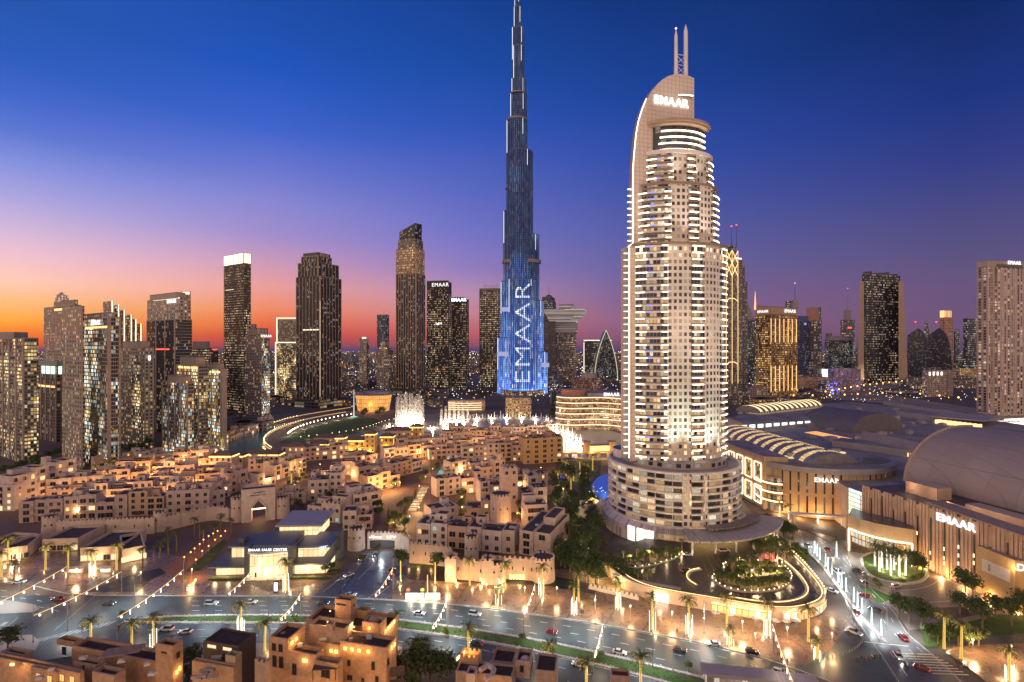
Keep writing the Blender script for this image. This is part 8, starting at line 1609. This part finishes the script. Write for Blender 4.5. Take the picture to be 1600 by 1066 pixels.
ps = [(905+k*3.2,958+k*.6,'on the paving by the fourth tube-lit palm') for k in range(3)]+[(1338+k*4.1,1031+R.uniform(-4,4),'in the crowd at the plaza corner') for k in range(10)]+[(1405+k*2.5,1022+k*5,'waiting at the crosswalk') for k in range(6)]+[(1492+k*5,1044+R.uniform(-4,5),'on the plaza right of the crosswalk') for k in range(5)]+[(1058,988,'by the deck wall'),(1140,1008,'beside the short tube palm'),(1150,1008,'near the white car'),(1215,1025,'at the plaza corner kerb'),(1260,1030,'under the last tube palm'),(340,927,'by the light animal'),(505,915,'on the gate street kerb'),(530,893,'on the gate street kerb'),(535,888,'on the gate street kerb'),(398,910,'before the pavilion door'),(408,913,'before the pavilion door'),(418,910,'before the pavilion door'),(430,914,'before the pavilion door'),(438,909,'before the pavilion door'),(1548,1050,'near the big tube palm'),(740,908,'at the boulevard gate'),(1222,1030,'at the plaza corner kerb'),(1230,1036,'at the plaza corner kerb')]
pc = {}
for px,py,w in sorted(ps):
    k = R.randint(0,3); key=(k,w); pc[key]=pc.get(key,0)+1; src=pp[k]; o = src.copy() if src.name in USED else src; 
    if o is src: USED.add(src.name)
    else: COL.objects.link(o)
    p = G(px,py); o.location=(p[0],p[1],.04); o.rotation_euler=(0,0,R.random()*6.28); o['label']=f'{pd[k]} {w}'+f', {ORD[pc[key]-1]} from left'; o['group']='pedestrians on the pavements'

for i,(px,py,z) in enumerate(((880,770,3),(905,800,3),(890,840,3),(915,870,3),(930,905,3),(870,800,3),(1150,905,DZ+3),(1180,915,DZ+3),(1215,910,DZ+3),(1150,888,DZ+6),(1185,885,DZ+6),(1212,886,DZ+6),(985,880,DZ+3),(1015,872,DZ+3),(1045,866,DZ+3),(1205,855,DZ+3),(1225,868,DZ+3),(1400,890,3),(610,850,3),(630,820,3),(655,800,3),(640,850,3),(960,915,3))):
    p = G(px,py,z-2.6); t = thing('garden_lamp',f'golden garden lamp among foliage, {ORD[i]} of the planting lamps' if False else 'golden garden lamp glowing among the planting','garden lamp',(p[0],p[1],z-2.6),0,'golden garden lamps'); mb = MB(); mb.bar((0,0,-.3),(0,0,2.6),.06,0,4); mb.build('stem',POLEM,t); mb = MB(); mb.sphere((0,0,2.8),.3,0,6,4); mb.build('globe',BULB,t); lamp('POINT','lantern_light',(0,-.4,3.4),2800,(1,.7,.28),t,.3)

bl = None; mb = MB(); mb.bar((0,0,0),(0,0,.95),.13,0,6,.11)
for k,p in enumerate(resample(smooth([G(x,y+(-3)) for x,y in ((1200,1028),(1262,1040),(1300,1032),(1335,1020),(1352,1003),(1340,985),(1322,968))],1),1.7)[:38]):
    if bl is None: o = mb.build('bollard',POLEM)
    else: o = bl.copy(); COL.objects.link(o)
    bl = o; o.location=(p[0],p[1],.02); tag(o,f'dark kerb bollard rounding the plaza corner, {ORD[k]} from left','bollard','kerb bollards of the plaza corner')
for k,p in enumerate(resample(smooth([G(x,y) for x,y in ((1432,1026),(1450,1040),(1478,1048),(1510,1062))],1),2.2)[:20]):
    o = bl.copy(); COL.objects.link(o); o.location=(p[0],p[1],.05); tag(o,f'dark kerb bollard right of the crosswalk, {ORD[k]} from left','bollard','kerb bollards by the crosswalk')
# ================================================================ foreground rooftops
FP = mat('fore_render',(.48,.30,.18),.85,nscale=.8,noise=.22); FP2 = mat('fore_render_pale',(.42,.29,.21),.85,nscale=.8,noise=.2); FR = mat('fore_roof',(.06,.032,.026),.9,nscale=.5,noise=.35)
GLOWB = glow('wall_lamp_amber',(1,.5,.10),24)
def fthing(name,label,px,Y,cat='house'): p = D(px,Y); return thing(name,label,cat,(p[0],p[1],0)),p
def fbx(t,c,xl,xm,xr,row,Y,zb=0.0,th=12,m=None,part='wing',par=1.0,cap=26,wins=(),roof=None,arch=False,crn=False,right=()):
    """block whose front roof corner line shows at the given columns and row"""
    P = rel(corner(xl,xm,xr,Y,th,min(cap,17),60),c); z = zat(row,Y); mb = MB(); mb.prism(P,zb,z-par,0,1); q = [(P[i][0],P[i][1]) for i in range(4)]; cx=sum(p[0] for p in q)/4; cy=sum(p[1] for p in q)/4
    for i in range(4):
        a,b = q[i],q[(i+1)%4]; L=sqrt((a[0]-b[0])**2+(a[1]-b[1])**2); yw=atan2(b[1]-a[1],b[0]-a[0]); nx,ny=-(b[1]-a[1])/L,(b[0]-a[0])/L; mm=lerp(a,b,.5)
        mb.box(mm[0]+nx*.2,mm[1]+ny*.2,z-par+.0,L-(0 if i%2 else .8),.4,par,yw,0)
        if crn:
            for k in range(max(2,int(L/1.3))): p=lerp(a,b,(k+.5)/max(2,int(L/1.3))); mb.box(p[0]+nx*.2,p[1]+ny*.2,z-.02,.7,.38,.7,yw,0)
    o = mb.build(part,[m or FP,roof or FR],t)
    for side,W in (('L',wins),('R',right)):
        a,b = facepts(P,side); yw = atan2(b[1]-a[1],b[0]-a[0]); L=sqrt((a[0]-b[0])**2+(a[1]-b[1])**2); nx,ny=(b[1]-a[1])/L,-(b[0]-a[0])/L
        for f,dz,w_,h_,kd in W:
            x,y = a[0]+(b[0]-a[0])*f, a[1]+(b[1]-a[1])*f
            if kd == 'lamp': mb=MB(); mb.box(x+nx*.12,y+ny*.12,z-dz,w_,.22,h_,yw); mb.build('wall_lamp',GLOWB,t); lamp('POINT','wall_lamp_light',(x+nx*1.2,y+ny*1.2,z-dz+.3),150,(1,.5,.14),t,.25)
            else:
                mw = {'d':WDARK,'l':glow('room_amber',(1,.45,.12),1.6),'p':WLITC}[kd]; mb=MB(); mb.box(x+nx*.02,y+ny*.02,z-dz,w_,.1,h_,yw); wo=mb.build('window',mw,t); mb=MB()
                for s_ in (-1,1): mb.box(x+(b[0]-a[0])/L*s_*(w_/2+.06)+nx*.06,y+(b[1]-a[1])/L*s_*(w_/2+.06)+ny*.06,z-dz,.12,.16,h_,yw)
                mb.box(x+nx*.08,y+ny*.08,z-dz-.16,w_+.4,.3,.16,yw); mb.box(x+nx*.06,y+ny*.06,z-dz+h_,w_+.24,.16,.12,yw); mb.box(x+nx*.08,y+ny*.08,z-dz,.06,.1,h_,yw); mb.build('frame',WOODD if kd=='d' else FP2,wo)
    return P,z
def dome(t,c,px,row,Y,r,m=None): p = D(px,Y); z = zat(row,Y); mb = MB(); mb.prism(ellipse(0,0,r*1.06,r*1.06,24),-.7,.0,0); mb.sphere((0,0,0),r,0,20,8,True,.85); o = mb.build('dome',m or FP2,t,smooth=False); o.location=(p[0]-c[0],p[1]-c[1],z)
def units(t,c,spots,z): 
    for px,row,w_,d_,h_ in spots: p=G(px,row,z); mb=MB(); mb.box(0,0,0,w_,d_,h_,R.uniform(0,.5)); mb.box(0,0,h_,w_*.6,d_*.6,.15,.1); o=mb.build('roof_unit',ACW,t); o.location=(p[0]-c[0],p[1]-c[1],z+.02)
# domed house, centre
t,c = fthing('domed_house','large amber-lit rendered house with two domes and stepped roofs in front',520,150)
fbx(t,c,478,600,622,985,152,0,14,part='main_block',cap=40,right=[(f,1.2+0*f,.5,.9,'lamp') for f in (.1,.25,.4,.55,.7)])
fbx(t,c,531,604,619,1013,141,0,14,FP,right=[(.15,5,.8,1.6,'d'),(.5,2,.5,1.0,'lamp'),(.8,2,.5,1.0,'lamp')],wins=[(.12,2.2,.75,.75,'lamp'),(.27,2.2,.75,.75,'lamp'),(.42,2.2,.75,.75,'lamp'),(.62,2.0,.75,.75,'lamp'),(.2,6.4,.8,1.4,'d'),(.72,6.4,.8,2.0,'d'),(.22,10.4,1.4,1.2,'d'),(.5,11,.7,1.6,'d'),(.8,9.8,.8,1.6,'d')])
fbx(t,c,449,494,506,1024,139,0,14,FP,wins=[(.62,2.3,1.5,.8,'lamp'),(.25,6.2,1.1,2.8,'d'),(.3,10.8,1.1,2,'d'),(.75,10.8,1.0,2,'d')])
fbx(t,c,494,538,546,1009,145,0,14,FP2,wins=[(.55,2.4,.8,.8,'lamp'),(.72,2.4,.8,.8,'lamp')],part='terrace_block')
fbx(t,c,490,528,536,1038,137,0,14,FP,wins=[(.5,4,2.4,2.0,'d')],part='balcony_block')
P,z = fbx(t,c,420,450,477,999,141,0,14,FP,wins=[(.28,3.6,1.1,1.8,'d'),(.62,3.6,1.1,1.8,'d'),(.3,8,1.1,2.8,'d'),(.65,8,1.1,2.8,'d')],right=[(.2,2.2,.8,.8,'lamp'),(.45,2.2,.8,.8,'lamp')],part='corner_tower'); dome(t,c,442,998,146,2.1)
fbx(t,c,398,420,425,1037,135,0,14,FP2,crn=True,part='crenellated_wing')
fbx(t,c,483,538,552,983,146,18,14,FP2,part='plant_house',cap=16); fbx(t,c,509,519,524,976,145,24,14,FP2,part='roof_box',par=.4,cap=5)
fbx(t,c,523,548,557,939,158,18,14,FP,right=[(.5,2.2,.6,.2,'d')],part='stair_tower',cap=12,wins=[(.4,1.6,3,.25,'d')])
fbx(t,c,505,523,527,960,163,18,14,FP,part='roof_wall',cap=14); fbx(t,c,557,573,580,955,160,18,14,FP,part='roof_wall',cap=12)
fbx(t,c,566,594,604,975,150,18,14,FP,part='dome_base',cap=12,wins=[(.4,2.0,.6,.6,'lamp')]); dome(t,c,584,973,154,2.2)
mb = MB(); p = D(507,140); mb.box(p[0]-c[0]+1,p[1]-c[1]-1,18.6,6.5,5,.2,.1); [mb.box(p[0]-c[0]+x,p[1]-c[1]+y,15.5,.2,.2,3.2) for x in (-2,4) for y in (-3,1)]; mb.build('roof_pergola',WOODD,t)
mb = MB(); p = D(455,134); mb.box(p[0]-c[0],p[1]-c[1],13.6,5,3,.25,.1); mb.build('timber_awning',WOODD,t)
units(t,c,[(577,998,1.6,1,1),(548,1002,1,.8,.8),(560,1008,2.4,.5,.3),(505,1000,2,.7,.4),(470,1010,1.2,.8,.8)],20.8)
for px,row,Y in ((512,972,148),(553,980,150),(516,955,157)): p=D(px,Y); mb=MB(); mb.sphere((p[0]-c[0],p[1]-c[1],zat(row,Y)),.22,0,6,4); mb.build('roof_lamp',GLOWB,t); lamp('POINT','roof_light',(p[0]-c[0],p[1]-c[1]-.5,zat(row,Y)+.5),500,(1,.55,.2),t,.2)
mb = MB(); p = D(613,139)
for k in range(5): mb.box(p[0]-c[0]+1.2,p[1]-c[1]+1,2+k*3.5,4,4,.2,.25)
for x,y in ((-.6,-.9),(3,-.9)): mb.box(p[0]-c[0]+x,p[1]-c[1]+y,0,.25,.25,17.5)
mb.build('timber_balconies',WOODD,t)
# warm street light falling on the front of the foreground houses
for i,(px,Y,e,zz) in enumerate(((440,126,5200,11),(520,126,5200,11),(590,126,5200,12),(150,126,3000,10),(60,132,2600,12),(255,128,3400,12),(760,132,2600,12))):
    p = D(px,Y); t2 = thing('street_lamp',f'amber lamp mast in the lane before the {["domed house left tower","domed house middle","domed house right corner","bottom-left rooftops","far left rooftops","tall corner house","small domed rooftops"][i]}','street lamp',(*p,0)); mb = MB(); mb.bar((0,0,0),(0,0,zz-.4),.1,0,5); mb.build('post',POLEM,t2); mb = MB(); mb.sphere((0,0,zz),.3,0,6,4); mb.build('globe',GLOWB,t2); lamp('POINT','lantern_light',(0,0,zz+.1),e*1.5,(1,.48,.14),t2,.3)
# bottom-left complex
t,c = fthing('rooftop_house','brown flat-roofed house with lit terrace and tall corner block, bottom left',180,150)
fbx(t,c,112,262,286,1037,146,0,14,FP,part='main_block',cap=50,wins=[]); fbx(t,c,-90,118,130,1052,141,0,14,FP,part='west_block',cap=40)
fbx(t,c,243,270,286,1010,143,0,14,FP,part='corner_tower',cap=12,wins=[(.5,2.2,1.4,.2,'d')],right=[(.35,8.5,.5,1.0,'lamp'),(.65,7.9,.5,1.0,'lamp'),(.5,4,.8,1.4,'d')])
fbx(t,c,88,116,130,1004,158,12,14,FP,part='stair_tower',cap=9,wins=[(.45,4.2,1.4,2.2,'d')]); fbx(t,c,155,192,206,1013,156,12,14,FP,part='roof_box',cap=8,wins=[(.5,1.6,.4,.8,'d')])
fbx(t,c,115,150,165,1040,143,12,14,FP2,part='roof_box',cap=8,wins=[(.45,1.6,.3,.9,'d')]); fbx(t,c,48,88,96,1050,139,8,14,FP,wins=[(.32,3.1,1.5,1.7,'l'),(.75,3.1,1.5,1.7,'l')],part='lit_loggia')
fbx(t,c,88,125,132,1052,138,8,14,FP,wins=[(.25,3.1,1.5,1.8,'l'),(.68,3.1,1.5,1.8,'l')],part='lit_loggia'); fbx(t,c,2,36,52,1024,150,8,14,FP2,part='roof_box',cap=16); fbx(t,c,144,178,196,1056,138,8,14,FP2,part='roof_box',cap=7)
p = D(19,144); mb=MB(); mb.box(p[0]-c[0],p[1]-c[1],zat(1040,144),1.0,.3,.6); mb.build('wall_lamp',GLOWB,t); lamp('POINT','roof_light',(p[0]-c[0],p[1]-c[1]-1,zat(1036,144)),1200,(1,.5,.15),t,.3)
mb=MB(); a,b=D(207,157),D(234,157); mb.box((a[0]+b[0])/2-c[0],a[1]-c[1],zat(1024,157),b[0]-a[0],.4,1.6); mb.build('glowing_parapet',glow('parapet_gold',(1,.62,.16),6,True),t)
units(t,c,[(190,1035,1.6,1,.8),(230,1040,1.4,1,.9),(62,1062,1.6,1,.9),(130,1030,1.6,1,.8),(238,1055,1.8,1,.8),(80,1048,1.4,.8,.7)],18.0)
mb = MB(); A_,B__ = D(170,146),D(232,149)
for k in range(26): p=lerp(A_,B__,k/26); mb.box(p[0]-c[0],p[1]-c[1]-2,18.4,.25,4.5,.18,.2)
mb.box((A_[0]+B__[0])/2-c[0],(A_[1]+B__[1])/2-c[1]-2.3,18.2,12,.25,.2,.2); mb.build('roof_pergola',FP2,t)
# annex between
t,c = fthing('roof_annex','dark flat-roofed annex with clerestory and grey roof ducts, between two amber houses',355,150)
fbx(t,c,318,372,400,1010,146,0,14,mat('annex_wall',(.10,.07,.055)),part='annex_block',cap=9,wins=[(.25,1.7,3,.9,'p'),(.7,1.7,3,.9,'p')],par=.4); fbx(t,c,300,365,372,1044,140,0,14,FP,part='lower_block',cap=30)
fbx(t,c,352,368,378,1026,142,0,14,mat('annex_render',(.42,.33,.22)),part='ramp_wall',cap=4); mb=MB(); p=G(380,1032,8); mb.box(0,0,0,2.2,6,.1); o=mb.build('skylight',glow('skylight_teal',(.6,.9,.7),1.5),t); o.location=(p[0]-c[0],p[1]-c[1],14)
for px,row,w_,h_ in ((315,1040,3.2,1.0),(322,1052,3.6,1.1),(338,1034,2.6,1.7),(310,1062,3.8,1.1),(332,1060,2.6,.9)): p=G(px,row,15.2); mb=MB(); mb.bar((-w_/2,0,h_*.5),(w_/2,.6,h_*.5),h_*.5,0,10); mb.box(0,0,0,w_*.5,1.1,h_*.6); o=mb.build('roof_duct',mat('duct_grey',(.33,.27,.25),.5,nscale=1),t); o.location=(p[0]-c[0],p[1]-c[1],15.2)
# small domed rooftops, bottom centre
t,c = fthing('courtyard_house','small rooftops with glowing crenellated terrace and little white dome, bottom centre',770,140)
fbx(t,c,712,800,835,1058,139,0,10,FP2,part='main_block',cap=5.5,par=.6); fbx(t,c,718,748,753,1030,145,0,10,FP,part='glowing_terrace',cap=7,crn=True,roof=mat('terrace_amber',(.5,.27,.1)))
p=D(733,147); lamp('POINT','terrace_light',(p[0]-c[0],p[1]-c[1],zat(1024,147)),700,(1,.5,.12),t,.2); mb=MB(); p=D(720,146); mb.box(p[0]-c[0],p[1]-c[1]+2,zat(1032,146),.15,5,.8,-.5); mb.build('terrace_strip',glow('strip_amber',(1,.6,.18),14,True),t)
fbx(t,c,805,828,837,1034,143,12,10,FP2,part='dome_base',cap=6,wins=[(.45,3,.9,1.6,'d')]); dome(t,c,821,1034,146,1.8,mat('dome_white',(.55,.44,.38),.8)); fbx(t,c,768,802,812,1036,147,12,10,FP2,part='roof_wall',cap=7,par=.8)
fbx(t,c,728,742,747,1054,138,12,10,mat('dome_white',(.55,.44,.38)),part='roof_box',cap=5); fbx(t,c,836,868,880,1050,142,0,10,FP2,part='side_block',cap=8,par=.5); mb=MB(); 
pts=[(750,1048),(762,1040),(772,1046),(768,1058),(758,1062)]; mb.path([(G(x,y,16.5)[0]-c[0],G(x,y,16.5)[1]-c[1],16.6) for x,y in pts],.7,0,8); mb.build('curved_duct',mat('dome_white',(.55,.44,.38)),t)
t,c = fthing('rooftop_house','single red-roofed box cut by the bottom edge, right of the bushy palm',975,140); fbx(t,c,955,985,994,1058,141,0,8,FP2,part='roof_block',cap=3.5,roof=mat('red_roof',(.16,.03,.02)),par=.7)

# ================================================================ the city out to the horizon
mb = MB(); rng = random.Random(99); n = 0
while n < 3200:
    Y = 1250*(7.2)**(rng.random()**.8); px = rng.uniform(-60,1660)
    if n % 9 == 0: Y = rng.uniform(880,1250); px = rng.choice((rng.uniform(395,600),rng.uniform(640,780),rng.uniform(850,1000),rng.uniform(1140,1280)))
    if n % 17 == 0: Y = rng.uniform(620,1100); px = rng.uniform(-40,400)
    X = (px-CX)/F*Y
    if Y < 1900 and 700 < px < 1000: n += 1; continue
    w_ = rng.uniform(14,46)*(1+Y/9000); h_ = rng.choice((7,9,12,14,18,24))*(1.0 if rng.random()<.93 else 2.4)
    if Y > 7000: h_ *= .6
    if Y < 1250: h_ = min(h_,14)*.8; w_ *= .7
    mb.box(X,Y,-.3,w_,rng.uniform(14,40),h_,rng.uniform(-.5,.5),rng.choice((0,0,1,2)),3,False); n += 1
o = mb.build('distant_town',[facade('town_far_a',(.20,.15,.13),(.05,.05,.05),cw=6,ch=4,fw=.5,fh=.5,lit=.5,es=2.4),facade('town_far_b',(.14,.12,.13),(.04,.04,.05),cw=7,ch=4.5,fw=.6,fh=.45,lit=.35,c1=(.9,.95,1),es=2.4),facade('town_far_c',(.28,.18,.12),(.08,.05,.03),cw=8,ch=5,fw=.6,fh=.6,lit=.6,c1=(1,.5,.15),c2=(1,.6,.25),es=2.4),mat('far_roof',(.13,.11,.11),.9,noise=0)])
tag(o,'low city blocks full of small lights reaching to the sea',None,kind='stuff')
mbs = [MB(),MB(),MB()]
for k in range(5200):
    Y = 900*(9.6)**rng.random(); px = rng.uniform(-60,1660); X = (px-CX)/F*Y; r = Y*.00065*rng.uniform(.5,1.5); z = rng.uniform(6,15); q = mbs[rng.choice((0,0,0,1,1,2)) if px < 1150 else rng.choice((0,1,1,1,2))]
    for s in (1,-1): q.face([(X-r,Y,z),(X,Y-r,z),(X+r,Y,z)][::1],0); 
    q.face([(X-r,Y,z),(X,Y-r,z),(X,Y,z+r*1.6)]); q.face([(X,Y-r,z),(X+r,Y,z),(X,Y,z+r*1.6)])
for q,nm,c_,e in zip(mbs,('distant_white_lamps','distant_amber_lamps','distant_bright_lamps'),((1,.85,.65),(1,.5,.16),(.85,.93,1)),(7,9,16)): o = q.build(nm,glow(nm,c_,e)); tag(o,'countless far street lights sprinkled over the distant city',None,kind='stuff')
# stadium-bright patches and halls far off
for i,(px0,px1,row,Y,lab,m) in enumerate([(541,556,586,1900,'far hall with a white-lit front, left of the opera roof',SHOPC),(498,512,590,1700,'far white-lit hall beside the ribbed tower',SHOPC),(905,918,583,2300,'far white-lit hall left of the pointed arch building',SHOPC),(1500,1526,576,1500,'gold-lit hall beside the apartment slab',GOLDW),(1290,1298,577,1500,'white lit screen building among purple blocks',SHOPC)]): t,c = lowrise(px0,px1,0,row,Y,lab,m,'hall','distant_hall')
for i,(px,yt,Y,wd) in enumerate([(1172,560,1900,16),(1190,600,1250,30),(1254,560,1700,12),(1290,566,1900,14),(1300,552,2300,14),(1338,545,2200,12),(1328,520,2600,9),(1428,560,2100,13),(1460,552,2500,12),(1500,556,2200,16),(1515,566,1800,18),(1420,548,3000,9),(1440,570,1700,18),(1275,585,1400,20),(545,592,1500,12),(606,590,1600,14),(740,596,1600,14),(735,600,1400,10),(865,560,2200,12),(985,560,2000,14),(215,590,1500,18),(245,600,1400,14),(335,600,1300,14),(425,585,1700,14),(1232,470,2300,9),(1350,520,2600,10),(1448,505,3000,8),(1495,515,2700,9),(1295,520,2800,10),(150,505,1000,12),(243,540,1100,12),(30,540,900,14),(338,552,1300,10)]):
    tower('distant_block',f'small distant block {["by the wedge tower","at the golden hotel foot","behind the blue-signed block","behind the drum building","peeking over the drum building","left of the buttressed tower","hazy and narrow near the spire","between buttress and sail towers","behind the sail towers","right of the sail towers","before the corner-lamp tower","faint left of the sail towers","low before the sail towers","low before the blue lamps","left of the opera","behind the opera house","left of the amber block","low at the amber block foot","behind the domed grey tower","right of the pointed arch","far left behind the bowed tower","left of the twin-block tower","right of the grey red-lamp tower","before the framed glass block","behind the golden hotel roof","between drum and buttresses","needle-thin between the sails","between salmon tower and dark tower","left of the spire tower","behind the bowed tower lettering","behind the twin-block tower shoulder","behind the leftmost tower","behind the crown-lamp towers"][i]}',Y,20 if px<800 else 68,[(px-wd/2,px-wd/2+ (wd*.75 if px<800 else wd*.25),px+wd/2,yt,fFar if i%3 else fOff)],'block','distant city blocks',parapet=False)

# ================================================================ dusk air over the far city
hz = MB(); hz.box(0, 5850, -1.6, 16400, 12500, 840); ho = hz.build('haze', bpy.data.materials.new('haze_air')); ho['kind'] = 'stuff'; ho['label'] = 'thin purple dusk haze over the distant city'
hm = ho.data.materials[0]; hm.use_nodes = True; hm.node_tree.nodes.clear(); hn = NT(hm.node_tree); pv = hn.n('ShaderNodeVolumePrincipled', {'Color': (.75,.66,.8,1), 'Density': 1.6e-5, 'Anisotropy': .2}); hm.node_tree.links.new(pv.outputs[0], hn.n('ShaderNodeOutputMaterial').inputs['Volume'])
